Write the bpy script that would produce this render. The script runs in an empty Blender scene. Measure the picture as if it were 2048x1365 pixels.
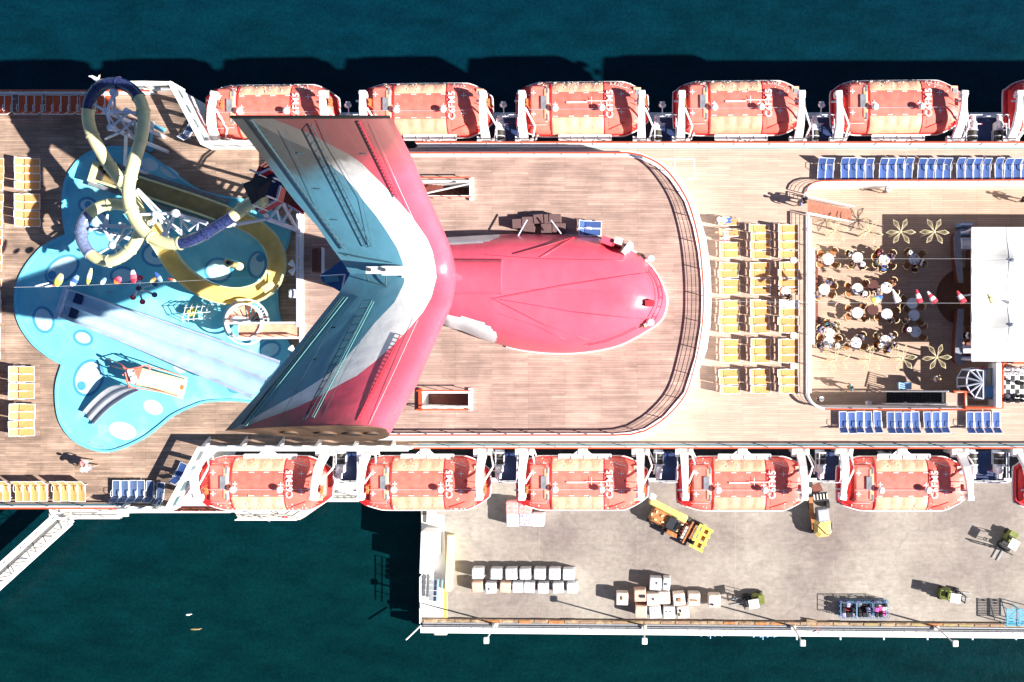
import bpy, math, random
from mathutils import Vector, Matrix
from mathutils.geometry import tessellate_polygon
from mathutils.bvhtree import BVHTree
R = math.radians
random.seed(7)
SC = bpy.context.scene
COL = SC.collection

# ---------------------------------------------------------------- camera, world, sun, exposure
HC, FP, NX, NY = 74.0, 2000.0, 1275.0, 697.0     # camera height over the pool deck; focal length and foot point in photo pixels
cam = bpy.data.cameras.new('camera')
camo = bpy.data.objects.new('camera', cam); COL.objects.link(camo)
camo.location = (0, 0, HC)
cam.sensor_width = 36.0
cam.lens = FP/2048*36
cam.shift_x = (1024-NX)/2048
cam.shift_y = (NY-682.5)/2048
cam.clip_end = 500
cam.clip_start = 1
SC.camera = camo
EL, AZ = 34.0, 14.8
w = bpy.data.worlds.new('World'); SC.world = w; w.use_nodes = True
nt = w.node_tree
bg = nt.nodes['Background']
sky = nt.nodes.new('ShaderNodeTexSky'); sky.sky_type = 'NISHITA'; sky.sun_disc = False
sky.sun_elevation = R(EL); sky.air_density = .55; sky.dust_density = .1; sky.ozone_density = 2.5
sky.sun_rotation = R(90+AZ)          # sun stands towards +X and a little -Y
nt.links.new(sky.outputs[0], bg.inputs[0]); bg.inputs[1].default_value = 0.05
sl = bpy.data.lights.new('sun', 'SUN'); sl.energy = 5.0; sl.angle = R(0.5); sl.color = (1.0, 0.95, 0.88)
so = bpy.data.objects.new('sun', sl); COL.objects.link(so)
ld = Vector((-math.cos(R(AZ))*math.cos(R(EL)), math.sin(R(AZ))*math.cos(R(EL)), -math.sin(R(EL))))
so.rotation_euler = ld.to_track_quat('-Z', 'Y').to_euler(); so.location = (60, -20, 60)
vs = SC.view_settings
vs.view_transform = 'Standard'; vs.look = 'None'; vs.gamma = 1; vs.use_curve_mapping = False
vs.exposure = 1.38

# ---------------------------------------------------------------- helpers
def P(x, y, z=0.0):
    return Vector(((x-NX)/FP*(HC-z), -(y-NY)/FP*(HC-z), z))
def S(z): return FP/(HC-z)

def tag(o, label=None, cat=None, group=None, kind=None):
    if label: o['label'] = label
    if cat: o['category'] = cat
    if group: o['group'] = group
    if kind: o['kind'] = kind
    return o

def empty(name, loc=(0, 0, 0), rz=0.0, label=None, cat=None, group=None):
    o = bpy.data.objects.new(name, None); COL.objects.link(o)
    o.location = loc; o.rotation_euler = (0, 0, rz); o.empty_display_size = .3
    return tag(o, label, cat, group)

KIDS = {}
def setparent(c, p):
    c.parent = p; KIDS.setdefault(p.name, []).append(c)
def copy_tree(o, parent=None):
    c = o.copy(); COL.objects.link(c)
    if parent is not None: setparent(c, parent)
    for ch in KIDS.get(o.name, []): copy_tree(ch, c)
    return c
def put(proto, used, loc, rz=0.0, label=None, cat=None, group=None, scale=None):
    o = proto if not used[0] else copy_tree(proto)
    used[0] = True
    o.location = loc; o.rotation_euler = (0, 0, rz)
    if scale: o.scale = scale
    return tag(o, label, cat, group)

class MB:
    def __init__(s): s.v = []; s.f = []; s.m = []; s.sm = []
    def add(s, vs, fs, m=0, smooth=False):
        b = len(s.v); s.v += [tuple(v) for v in vs]
        for f in fs:
            s.f.append(tuple(i+b for i in f)); s.m.append(m); s.sm.append(smooth)
        return s
    def box(s, c, d, rz=0.0, m=0, ry=0.0, rx=0.0, taper=1.0):
        M = Matrix.Rotation(rz, 3, 'Z') @ Matrix.Rotation(ry, 3, 'Y') @ Matrix.Rotation(rx, 3, 'X')
        c = Vector(c); vs = []
        for z in (-.5, .5):
            k = 1.0 if z < 0 else taper
            for x, y in ((-.5, -.5), (.5, -.5), (.5, .5), (-.5, .5)):
                vs.append(c + M @ Vector((x*d[0]*k, y*d[1]*k, z*d[2])))
        return s.add(vs, [(0, 3, 2, 1), (4, 5, 6, 7), (0, 1, 5, 4), (1, 2, 6, 5), (2, 3, 7, 6), (3, 0, 4, 7)], m)
    def bbox(s, c, d, b=.05, rz=0.0, m=0, jit=0.0):       # box with chamfered top and upright edges
        M = Matrix.Rotation(rz, 3, 'Z'); c = Vector(c)
        x, y, h = d[0]/2, d[1]/2, d[2]/2
        def ring(ix, z):
            xx, yy = x-ix, y-ix
            return [(xx-b, -yy, z), (xx, -yy+b, z), (xx, yy-b, z), (xx-b, yy, z), (-xx+b, yy, z), (-xx, yy-b, z), (-xx, -yy+b, z), (-xx+b, -yy, z)]
        rr = [ring(0, -h), ring(0, h-b), ring(b, h)]
        vs = [c + M @ (Vector(p)+Vector([random.uniform(-jit, jit) for _ in range(3)])) for r in rr for p in r]
        fs = [tuple(range(7, -1, -1)), tuple(range(16, 24))]
        for k in range(2):
            for i in range(8):
                j = (i+1) % 8; fs.append((k*8+i, k*8+j, k*8+8+j, k*8+8+i))
        return s.add(vs, fs, m)
    def cyl(s, p0, p1, r0, r1=None, n=10, m=0, smooth=True, caps=True):
        p0, p1 = Vector(p0), Vector(p1); r1 = r0 if r1 is None else r1
        d = (p1-p0)
        if d.length < 1e-6: return s
        d.normalize()
        a = d.cross(Vector((0, 0, 1)))
        a = Vector((1, 0, 0)) if a.length < 1e-4 else a.normalized()
        b = d.cross(a)
        vs = [p0+(a*math.cos(t)+b*math.sin(t))*r0 for t in [2*math.pi*i/n for i in range(n)]]
        vs += [p1+(a*math.cos(t)+b*math.sin(t))*r1 for t in [2*math.pi*i/n for i in range(n)]]
        s.add(vs, [(i, n+i, n+(i+1) % n, (i+1) % n) for i in range(n)], m, smooth)
        if caps:
            s.add(vs[:n], [tuple(range(n))], m); s.add(vs[n:], [tuple(range(n-1, -1, -1))], m)
        return s
    def tube(s, pts, r, n=6, m=0):
        pts = [Vector(p) for p in pts]
        prof = [(r*math.cos(2*math.pi*i/n), r*math.sin(2*math.pi*i/n)) for i in range(n)]
        return s.sweep(pts, prof, True, m, True)
    def sweep(s, pts, prof, closed=True, m=0, smooth=True, caps=True, loop=False):
        pts = [Vector(p) for p in pts]; n = len(prof); rows = []; up0 = Vector((0, 0, 1)); N = len(pts)
        pa = None
        for i, p in enumerate(pts):
            if loop: t = pts[(i+1) % N]-pts[i-1]
            else: t = pts[min(i+1, N-1)]-pts[max(i-1, 0)]
            if t.length < 1e-7: t = Vector((1, 0, 0))
            t.normalize()
            a = t.cross(up0)
            if a.length < .05: a = pa if pa is not None else Vector((1, 0, 0))
            a.normalize(); pa = a
            b = a.cross(t)
            rows.append([p+a*x+b*y for x, y in prof])
        vs = [v for r in rows for v in r]; fs = []
        k = n if closed else n-1
        for i in range(N if loop else N-1):
            j0 = i*n; j1 = ((i+1) % N)*n
            for q in range(k):
                fs.append((j0+q, j0+(q+1) % n, j1+(q+1) % n, j1+q))
        s.add(vs, fs, m, smooth)
        if closed and caps and not loop:
            s.add(rows[0], [tuple(range(n-1, -1, -1))], m); s.add(rows[-1], [tuple(range(n))], m)
        return s
    def prism(s, outer, z0, z1, holes=(), m=0, mside=None, bottom=False):
        loops = [[Vector((p[0], p[1], z1)) for p in outer]] + [[Vector((p[0], p[1], z1)) for p in h] for h in holes]
        def area(l): return sum(l[i].x*l[(i+1) % len(l)].y-l[(i+1) % len(l)].x*l[i].y for i in range(len(l)))
        if area(loops[0]) < 0: loops[0].reverse()
        for l in loops[1:]:
            if area(l) > 0: l.reverse()
        flat = [v for l in loops for v in l]
        tris = tessellate_polygon(loops)
        ft = []
        for t in tris:
            a, b, c = [flat[i] for i in t]
            if (b-a).cross(c-a).z < 0: t = (t[0], t[2], t[1])
            ft.append(tuple(t))
        s.add(flat, ft, m)
        if bottom: s.add([(v.x, v.y, z0) for v in flat], [tuple(reversed(t)) for t in ft], m)
        ms = m if mside is None else mside
        for l in loops:
            n = len(l)
            vs = [(v.x, v.y, z0) for v in l]+[tuple(v) for v in l]
            s.add(vs, [(i, (i+1) % n, n+(i+1) % n, n+i) for i in range(n)], ms)
        return s
    def ell(s, c, r, n=12, k=8, m=0, rz=0.0, half=False):
        c = Vector(c); M = Matrix.Rotation(rz, 3, 'Z'); vs = []; fs = []
        lo = 0.0 if half else -math.pi/2
        for i in range(k+1):
            a = lo+(math.pi/2-lo)*i/k
            for j in range(n):
                b = 2*math.pi*j/n
                vs.append(c+M @ Vector((r[0]*math.cos(a)*math.cos(b), r[1]*math.cos(a)*math.sin(b), r[2]*math.sin(a))))
        for i in range(k):
            for j in range(n): fs.append((i*n+j, i*n+(j+1) % n, (i+1)*n+(j+1) % n, (i+1)*n+j))
        return s.add(vs, fs, m, True)
    def disc(s, c, rx, ry=None, rz=0.0, n=28, h=.004, m=0):
        ry = rx if ry is None else ry
        pts = []
        for i in range(n):
            a = 2*math.pi*i/n; x, y = rx*math.cos(a), ry*math.sin(a)
            pts.append((c[0]+x*math.cos(rz)-y*math.sin(rz), c[1]+x*math.sin(rz)+y*math.cos(rz)))
        return s.prism(pts, c[2]-h, c[2], m=m)
    def ring(s, c, r0, r1, z0, z1, n=32, m=0):
        o = [(c[0]+r1*math.cos(2*math.pi*i/n), c[1]+r1*math.sin(2*math.pi*i/n)) for i in range(n)]
        i_ = [(c[0]+r0*math.cos(2*math.pi*i/n), c[1]+r0*math.sin(2*math.pi*i/n)) for i in range(n)]
        return s.prism(o, z0, z1, holes=[i_], m=m)
    def grid(s, rows, m=0, smooth=True, closed=False, mats=None):
        n = len(rows[0]); vs = [v for r in rows for v in r]; b = len(s.v)
        s.v += [tuple(v) for v in vs]
        for i in range(len(rows)-1):
            for j in range(n if closed else n-1):
                j2 = (j+1) % n
                s.f.append((b+i*n+j, b+i*n+j2, b+(i+1)*n+j2, b+(i+1)*n+j))
                s.m.append(mats(i, j) if mats else m); s.sm.append(smooth)
        return s
    def build(s, name, mats, parent=None, label=None, cat=None, group=None, kind=None, loc=None):
        me = bpy.data.meshes.new(name)
        me.from_pydata(s.v, [], s.f); 
        if not isinstance(mats, (list, tuple)): mats = [mats]
        for mt in mats: me.materials.append(mt)
        me.polygons.foreach_set('material_index', s.m)
        me.polygons.foreach_set('use_smooth', s.sm)
        me.update()
        o = bpy.data.objects.new(name, me); COL.objects.link(o)
        if loc is not None: o.location = loc
        if parent is not None: setparent(o, parent)
        return tag(o, label, cat, group, kind)

def cr(pts, k=8, loop=False):       # Catmull-Rom through points of any dimension
    n = len(pts); out = []
    rng = range(n if loop else n-1)
    for i in rng:
        if loop: p0, p1, p2, p3 = pts[i-1], pts[i], pts[(i+1) % n], pts[(i+2) % n]
        else: p0, p1, p2, p3 = pts[max(i-1, 0)], pts[i], pts[i+1], pts[min(i+2, n-1)]
        for q in range(k):
            t = q/k
            out.append(tuple(.5*((2*b)+(-a+c)*t+(2*a-5*b+4*c-d)*t*t+(-a+3*b-3*c+d)*t**3) for a, b, c, d in zip(p0, p1, p2, p3)))
    if not loop: out.append(tuple(pts[-1]))
    return out
def interp(x, xs, ys):
    if x <= xs[0]: return ys[0]
    for i in range(1, len(xs)):
        if x <= xs[i]:
            t = (x-xs[i-1])/(xs[i]-xs[i-1]); return ys[i-1]+(ys[i]-ys[i-1])*t
    return ys[-1]
ORD = ['first', 'second', 'third', 'fourth', 'fifth', 'sixth', 'seventh', 'eighth', 'ninth', 'tenth', 'eleventh', 'twelfth', 'thirteenth',
       'fourteenth', 'fifteenth', 'sixteenth', 'seventeenth', 'eighteenth', 'nineteenth', 'twentieth', 'twenty-first', 'twenty-second', 'twenty-third', 'twenty-fourth', 'twenty-fifth',
       'twenty-sixth', 'twenty-seventh', 'twenty-eighth', 'twenty-ninth', 'thirtieth', 'thirty-first']

# ---------------------------------------------------------------- materials
def mat(name, c, rough=.5, noise=.08, scale=3.0, metal=0.0, spec=.5, bump=0.0, bscale=20.0, coat=0.0, det=4.0, vary=0.0):
    m = bpy.data.materials.new(name); m.use_nodes = True; t = m.node_tree; b = t.nodes['Principled BSDF']
    b.inputs['Roughness'].default_value = rough; b.inputs['Metallic'].default_value = metal
    b.inputs['Specular IOR Level'].default_value = spec
    if coat: b.inputs['Coat Weight'].default_value = coat; b.inputs['Coat Roughness'].default_value = .15
    tc = t.nodes.new('ShaderNodeTexCoord')
    nz = t.nodes.new('ShaderNodeTexNoise'); nz.inputs['Scale'].default_value = scale; nz.inputs['Detail'].default_value = det
    t.links.new(tc.outputs['Object'], nz.inputs['Vector'])
    mx = t.nodes.new('ShaderNodeMix'); mx.data_type = 'RGBA'
    mr = t.nodes.new('ShaderNodeMapRange'); mr.inputs[1].default_value = .3; mr.inputs[2].default_value = .7
    t.links.new(nz.outputs[0], mr.inputs[0]); t.links.new(mr.outputs[0], mx.inputs[0])
    mx.inputs[6].default_value = (*[max(0, k*(1-noise)) for k in c], 1); mx.inputs[7].default_value = (*[min(1, k*(1+noise)) for k in c], 1)
    if vary:
        oi = t.nodes.new('ShaderNodeObjectInfo'); vr = t.nodes.new('ShaderNodeMapRange'); vr.inputs[3].default_value = 1-vary; vr.inputs[4].default_value = 1+vary
        t.links.new(oi.outputs['Random'], vr.inputs[0]); vv = t.nodes.new('ShaderNodeVectorMath'); vv.operation = 'SCALE'
        t.links.new(mx.outputs[2], vv.inputs[0]); t.links.new(vr.outputs[0], vv.inputs['Scale']); t.links.new(vv.outputs[0], b.inputs['Base Color'])
    else: t.links.new(mx.outputs[2], b.inputs['Base Color'])
    if bump:
        n2 = t.nodes.new('ShaderNodeTexNoise'); n2.inputs['Scale'].default_value = bscale; n2.inputs['Detail'].default_value = 3
        t.links.new(tc.outputs['Object'], n2.inputs['Vector'])
        bp = t.nodes.new('ShaderNodeBump'); bp.inputs['Strength'].default_value = bump; bp.inputs['Distance'].default_value = .05
        t.links.new(n2.outputs[0], bp.inputs['Height']); t.links.new(bp.outputs[0], b.inputs['Normal'])
    return m

def planks(name, c, dark, row=.17, length=2.6, contrast=.22, rot=False, stain=.25):
    m = bpy.data.materials.new(name); m.use_nodes = True; t = m.node_tree; b = t.nodes['Principled BSDF']
    b.inputs['Roughness'].default_value = .75
    L = t.links.new; N = t.nodes.new
    tc = N('ShaderNodeTexCoord'); mp = N('ShaderNodeMapping')
    if rot: mp.inputs['Rotation'].default_value = (0, 0, R(90))
    L(tc.outputs['Object'], mp.inputs['Vector'])
    br = N('ShaderNodeTexBrick'); br.offset = .37; br.offset_frequency = 3
    br.inputs['Scale'].default_value = 1.0; br.inputs['Brick Width'].default_value = length; br.inputs['Row Height'].default_value = row
    br.inputs['Mortar Size'].default_value = .008; br.inputs['Mortar Smooth'].default_value = .3; br.inputs['Bias'].default_value = -.1
    br.inputs['Color1'].default_value = (*[k*(1-contrast) for k in c], 1); br.inputs['Color2'].default_value = (*[min(1, k*(1+contrast)) for k in c], 1)
    br.inputs['Mortar'].default_value = (*dark, 1)
    L(mp.outputs[0], br.inputs['Vector'])
    m2 = N('ShaderNodeMapping'); m2.inputs['Scale'].default_value = (.55, 9, 1); L(mp.outputs[0], m2.inputs['Vector'])
    nz = N('ShaderNodeTexNoise'); nz.inputs['Scale'].default_value = 1.0; nz.inputs['Detail'].default_value = 5; L(m2.outputs[0], nz.inputs['Vector'])
    n3 = N('ShaderNodeTexNoise'); n3.inputs['Scale'].default_value = .35; n3.inputs['Detail'].default_value = 5; n3.inputs['Roughness'].default_value = .65
    L(mp.outputs[0], n3.inputs['Vector'])
    r1 = N('ShaderNodeMapRange'); r1.inputs[1].default_value = .3; r1.inputs[2].default_value = .7; r1.inputs[3].default_value = 1-contrast*1.1; r1.inputs[4].default_value = 1+contrast*1.1
    L(nz.outputs[0], r1.inputs[0])
    r2 = N('ShaderNodeMapRange'); r2.inputs[1].default_value = .35; r2.inputs[2].default_value = .65; r2.inputs[3].default_value = 1-stain; r2.inputs[4].default_value = 1+stain*.45
    L(n3.outputs[0], r2.inputs[0])
    mm = N('ShaderNodeMath'); mm.operation = 'MULTIPLY'; L(r1.outputs[0], mm.inputs[0]); L(r2.outputs[0], mm.inputs[1])
    vm = N('ShaderNodeVectorMath'); vm.operation = 'SCALE'; L(br.outputs['Color'], vm.inputs[0]); L(mm.outputs[0], vm.inputs['Scale'])
    L(vm.outputs[0], b.inputs['Base Color'])
    return m

M = {}
M['deck'] = planks('weathered_teak', (.40, .275, .205), (.15, .10, .08), stain=.36)
M['deck2'] = planks('pale_teak', (.50, .36, .285), (.26, .18, .13), contrast=.10, stain=.1)  # paler planking with little staining
M['updeck'] = planks('pink_teak', (.42, .285, .235), (.20, .12, .10), contrast=.16, stain=.28)
M['lowdeck'] = planks('pool_teak', (.45, .32, .24), (.12, .06, .05), contrast=.08, stain=.1)
M['white'] = mat('white_paint', (.82, .82, .83), .4, .04, 1.5)
M['white2'] = mat('grimy_white_paint', (.66, .66, .66), .5, .18, 1.1)
M['offwhite'] = mat('cream_concrete', (.62, .57, .50), .8, .12, .8)
M['navy'] = mat('navy_deck_paint', (.018, .035, .11), .45, .25, 1.5)
M['dark'] = mat('dark_steel', (.02, .022, .03), .5, .3, 2)  # very dark blue-grey steel shared by many parts
M['black'] = mat('black_rubber', (.012, .012, .014), .5, .2, 6)
M['drum'] = mat('greased_rope_drum', (.035, .028, .02), .6, .3, 8, bump=.3)
M['redrail'] = mat('varnished_red_rail', (.55, .09, .035), .35, .15, 2)
M['teal'] = mat('teal_gutter_paint', (.12, .30, .36), .4, .1, 2)
M['glass'] = mat('tinted_pane', (.03, .10, .12), .1, .1, 1)
M['boat'] = mat('canopy_shade_red', (.72, .03, .025), .5, .16, 1.8)  # deeper red for the painted shade on the canopy ends and edges
M['boatroof'] = mat('pale_coral_roof', (.82, .17, .13), .5, .2, 1.6, vary=.12)
M['boatdark'] = mat('deep_red_seam_shade', (.50, .012, .02), .5, .15, 2)  # seams, slots and numbers; also painted shade on the left end
M['salmon'] = mat('salmon_panel', (.85, .38, .25), .5, .14, 2)
M['tarp'] = mat('orange_tarpaulin', (.84, .42, .27), .6, .16, 2, vary=.12, bump=.5, bscale=3.5)
M['grey'] = mat('grey_hatch', (.22, .23, .26), .3, .2, 3)
M['steel'] = mat('bright_steel', (.55, .57, .6), .3, .1, 4, metal=.5)
M['sling_y'] = mat('amber_sling', (.64, .33, .115), .7, .12, 5, vary=.12)
M['sling_b'] = mat('blue_sling', (.04, .095, .30), .7, .1, 5, vary=.18)
M['sling_o'] = mat('vermilion_sling', (.62, .10, .03), .7, .1, 5, vary=.15)
M['sling_s'] = mat('slate_blue_sling', (.08, .13, .26), .7, .1, 5)
M['sling_w'] = mat('towel_white', (.75, .72, .70), .9, .1, 5)
M['bin'] = mat('mauve_brown_plastic', (.13, .075, .075), .6, .12, 4)
M['yellow'] = mat('pale_yellow_fibreglass', (.70, .66, .36), .32, .12, 1.3)
M['ochre'] = mat('ochre_fibreglass', (.80, .58, .17), .35, .12, 1.2)
M['tan'] = mat('worn_tan_liner', (.30, .23, .10), .5, .25, 1.5)
M['bluetube'] = mat('navy_translucent_tube', (.025, .035, .11), .15, .6, 7, coat=.6)
M['paleblue'] = mat('pale_blue_tube', (.16, .20, .34), .2, .3, 4, coat=.5)
M['racer'] = mat('blue_racer_liner', (.50, .74, .88), .18, .12, 1.0)
M['racerdk'] = mat('navy_racer_rim', (.50, .60, .74), .4, .2, 1.0)
M['poolrim'] = mat('sky_blue_rim', (.16, .55, .74), .5, .08, 1)
M['poolring'] = mat('royal_blue_paint', (.07, .32, .56), .5, .1, 1)
M['poollight'] = mat('ice_blue_paint', (.45, .72, .82), .5, .1, 1)
M['poolpale'] = mat('pale_spot_blue', (.60, .80, .84), .35, .1, 1)  # pale blue of the plain discs on the pool floor
M['truss'] = mat('white_truss_paint', (.62, .66, .76), .45, .08, 2)
M['crimson'] = mat('crimson_paint', (.42, .03, .05), .45, .15, 3)
M['navycloth'] = mat('navy_shade_cloth', (.006, .009, .02), .8, .2, 3)
M['coralpipe'] = mat('coral_play_pipe', (.75, .20, .14), .45, .1, 3)
M['cream'] = mat('cream_plastic', (.75, .62, .35), .4, .08, 2)
M['concrete'] = None
M['wood_dk'] = mat('dark_mahogany', (.16, .045, .03), .5, .25, 4)
M['brown'] = mat('brown_rattan', (.30, .12, .04), .6, .2, 8)
M['gold'] = mat('pale_gold_metal', (.60, .50, .30), .4, .1, 4)
M['tabletop'] = mat('white_tabletop', (.80, .80, .80), .35, .06, 5)
M['tabledk'] = mat('dark_tabletop', (.10, .035, .03), .4, .2, 5)
M['bluebox'] = mat('steel_blue_lid', (.14, .28, .48), .4, .1, 2)
M['greycounter'] = mat('grey_counter', (.24, .26, .32), .35, .1, 2)
M['stage'] = mat('brown_stage_boards', (.12, .045, .02), .5, .2, 2)
M['canvas'] = mat('white_canvas', (.66, .65, .62), .8, .10, .7, bump=.3, bscale=1.2)
M['wrap'] = mat('white_shrink_wrap', (.64, .65, .67), .3, .14, 5, vary=.12, bump=.5, bscale=9)
M['card'] = mat('peach_cardboard', (.62, .40, .30), .8, .12, 3)
M['card2'] = mat('pale_cardboard', (.72, .60, .52), .8, .1, 3)
M['pallet'] = mat('pallet_wood', (.30, .19, .12), .8, .25, 6)
M['machyel'] = mat('machine_yellow', (.70, .50, .16), .4, .18, 2)
M['lemon'] = mat('lemon_yellow_paint', (.78, .70, .10), .4, .12, 3)
M['olive'] = mat('olive_machine_paint', (.16, .18, .03), .45, .25, 3)
M['rust'] = mat('rusty_orange_steel', (.42, .16, .05), .7, .35, 3)
M['tyre'] = mat('tyre_black', (.02, .02, .02), .8, .2, 5)
M['pink'] = mat('hot_pink_nylon', (.75, .08, .35), .6, .1, 5)
M['redcloth'] = mat('red_cloth', (.60, .03, .06), .6, .1, 5)
M['cyan'] = mat('cyan_gate_paint', (.05, .40, .62), .4, .15, 3)
M['stonetimber'] = mat('timber_fender_beam', (.34, .24, .15), .85, .5, 1.6)
M['whitestuc'] = mat('white_coated_steel', (.85, .84, .82), .5, .03, 1)
M['skin'] = mat('skin_tone', (.52, .28, .19), .5, .06, 5)
M['skin2'] = mat('brown_skin_tone', (.24, .11, .07), .5, .06, 5)
M['hair_dk'] = mat('black_hair', (.012, .010, .010), .5, .3, 30)
M['hair_br'] = mat('brown_hair', (.09, .045, .02), .5, .3, 30)
M['hair_bl'] = mat('blond_hair', (.45, .30, .13), .5, .2, 30)
M['hat'] = mat('white_hat', (.80, .79, .76), .8, .04, 5)
for nm_, c_ in (('cl_white', (.78, .78, .78)), ('cl_black', (.015, .015, .02)), ('cl_teal', (.04, .30, .34)), ('cl_pink', (.62, .13, .20)), ('cl_grey', (.20, .20, .23)),
                ('cl_blue', (.05, .14, .48)), ('cl_lilac', (.35, .33, .52)), ('cl_yel', (.62, .55, .25)), ('cl_orange', (.65, .22, .05)), ('cl_khaki', (.30, .24, .15)), ('cl_lblue', (.25, .42, .66))):
    M[nm_] = mat(nm_.replace('cl_', 'cotton_'), c_, .85, .08, 12)

# funnel paints: soot stain follows the wing tips in object space
def funnel_paint(name, c, soot=.8):
    m = mat(name, c, .36, .07, .9, coat=.25); t = m.node_tree; b = t.nodes['Principled BSDF']; N = t.nodes.new; L = t.links.new
    src = b.inputs['Base Color'].links[0].from_socket
    tc = N('ShaderNodeTexCoord'); sp = N('ShaderNodeSeparateXYZ'); L(tc.outputs['Object'], sp.inputs[0])
    nz = N('ShaderNodeTexNoise'); nz.inputs['Scale'].default_value = .55; nz.inputs['Detail'].default_value = 6; nz.inputs['Roughness'].default_value = .6; L(tc.outputs['Object'], nz.inputs['Vector'])
    # height above the deck plus distance from the leading edge
    a = N('ShaderNodeMath'); a.operation = 'MULTIPLY_ADD'; L(sp.outputs[2], a.inputs[0]); a.inputs[1].default_value = .27; a.inputs[2].default_value = -4.20
    bx = N('ShaderNodeMath'); bx.operation = 'MULTIPLY_ADD'; L(sp.outputs[0], bx.inputs[0]); bx.inputs[1].default_value = -.085; L(a.outputs[0], bx.inputs[2])
    cy_ = N('ShaderNodeMath'); cy_.operation = 'MULTIPLY_ADD'; L(sp.outputs[1], cy_.inputs[0]); cy_.inputs[1].default_value = .06; L(bx.outputs[0], cy_.inputs[2])
    ad = N('ShaderNodeMath'); ad.operation = 'MULTIPLY_ADD'; L(nz.outputs[0], ad.inputs[0]); ad.inputs[1].default_value = .9; L(cy_.outputs[0], ad.inputs[2])
    mr = N('ShaderNodeMapRange'); mr.inputs[1].default_value = .8; mr.inputs[2].default_value = 1.45; mr.inputs[4].default_value = soot; L(ad.outputs[0], mr.inputs[0])
    mx = N('ShaderNodeMix'); mx.data_type = 'RGBA'; L(mr.outputs[0], mx.inputs[0]); L(src, mx.inputs[6]); mx.inputs[7].default_value = (.085, .064, .05, 1)
    # welded plate seams and gentle plate ripple
    mpz = N('ShaderNodeMapping'); mpz.inputs['Rotation'].default_value = (0, 0, R(62)); L(tc.outputs['Object'], mpz.inputs['Vector'])
    bk = N('ShaderNodeTexBrick'); bk.offset = .5; bk.inputs['Scale'].default_value = 1; bk.inputs['Brick Width'].default_value = 3.2; bk.inputs['Row Height'].default_value = 1.55; bk.inputs['Mortar Size'].default_value = .012
    bk.inputs['Color1'].default_value = (1, 1, 1, 1); bk.inputs['Color2'].default_value = (.955, .955, .96, 1); bk.inputs['Mortar'].default_value = (.80, .80, .80, 1); L(mpz.outputs[0], bk.inputs['Vector'])
    ml = N('ShaderNodeVectorMath'); ml.operation = 'MULTIPLY'; L(mx.outputs[2], ml.inputs[0]); L(bk.outputs['Color'], ml.inputs[1])
    rp = N('ShaderNodeTexNoise'); rp.inputs['Scale'].default_value = .8; rp.inputs['Detail'].default_value = 2; L(tc.outputs['Object'], rp.inputs['Vector'])
    bm = N('ShaderNodeBump'); bm.inputs['Strength'].default_value = .35; bm.inputs['Distance'].default_value = .12; L(rp.outputs[0], bm.inputs['Height']); L(bm.outputs[0], b.inputs['Normal'])
    L(ml.outputs[0], b.inputs['Base Color']); return m
M['splat'] = mat('bird_dropping_white', (.72, .66, .58), .9, .2, 9)
M['f_red'] = funnel_paint('funnel_red_gloss', (.78, .095, .15), .85)
M['f_white'] = funnel_paint('funnel_white_gloss', (.88, .87, .84), .9)
M['f_blue'] = funnel_paint('funnel_blue_gloss', (.10, .28, .38), .9)
M['soot'] = mat('soot_black', (.006, .005, .005), 1.0, .3, 3)
M['sootbrown'] = mat('burnt_brown_metal', (.11, .06, .035), .7, .5, .9)

def pool_mat():
    m = mat('blue_rubber_pool_floor', (.17, .62, .77), .45, .12, .7)
    t = m.node_tree; b = t.nodes['Principled BSDF']; N = t.nodes.new; L = t.links.new
    src = b.inputs['Base Color'].links[0].from_socket
    tc = N('ShaderNodeTexCoord'); nz = N('ShaderNodeTexNoise'); nz.inputs['Scale'].default_value = .32; nz.inputs['Detail'].default_value = 5; nz.inputs['Roughness'].default_value = .55
    L(tc.outputs['Object'], nz.inputs['Vector'])
    mr = N('ShaderNodeMapRange'); mr.inputs[1].default_value = .52; mr.inputs[2].default_value = .60; mr.inputs[4].default_value = .55; L(nz.outputs[0], mr.inputs[0])
    mx = N('ShaderNodeMix'); mx.data_type = 'RGBA'; L(mr.outputs[0], mx.inputs[0]); L(src, mx.inputs[6]); mx.inputs[7].default_value = (.34, .76, .84, 1)
    L(mx.outputs[2], b.inputs['Base Color']); return m
M['pool'] = pool_mat()

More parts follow.
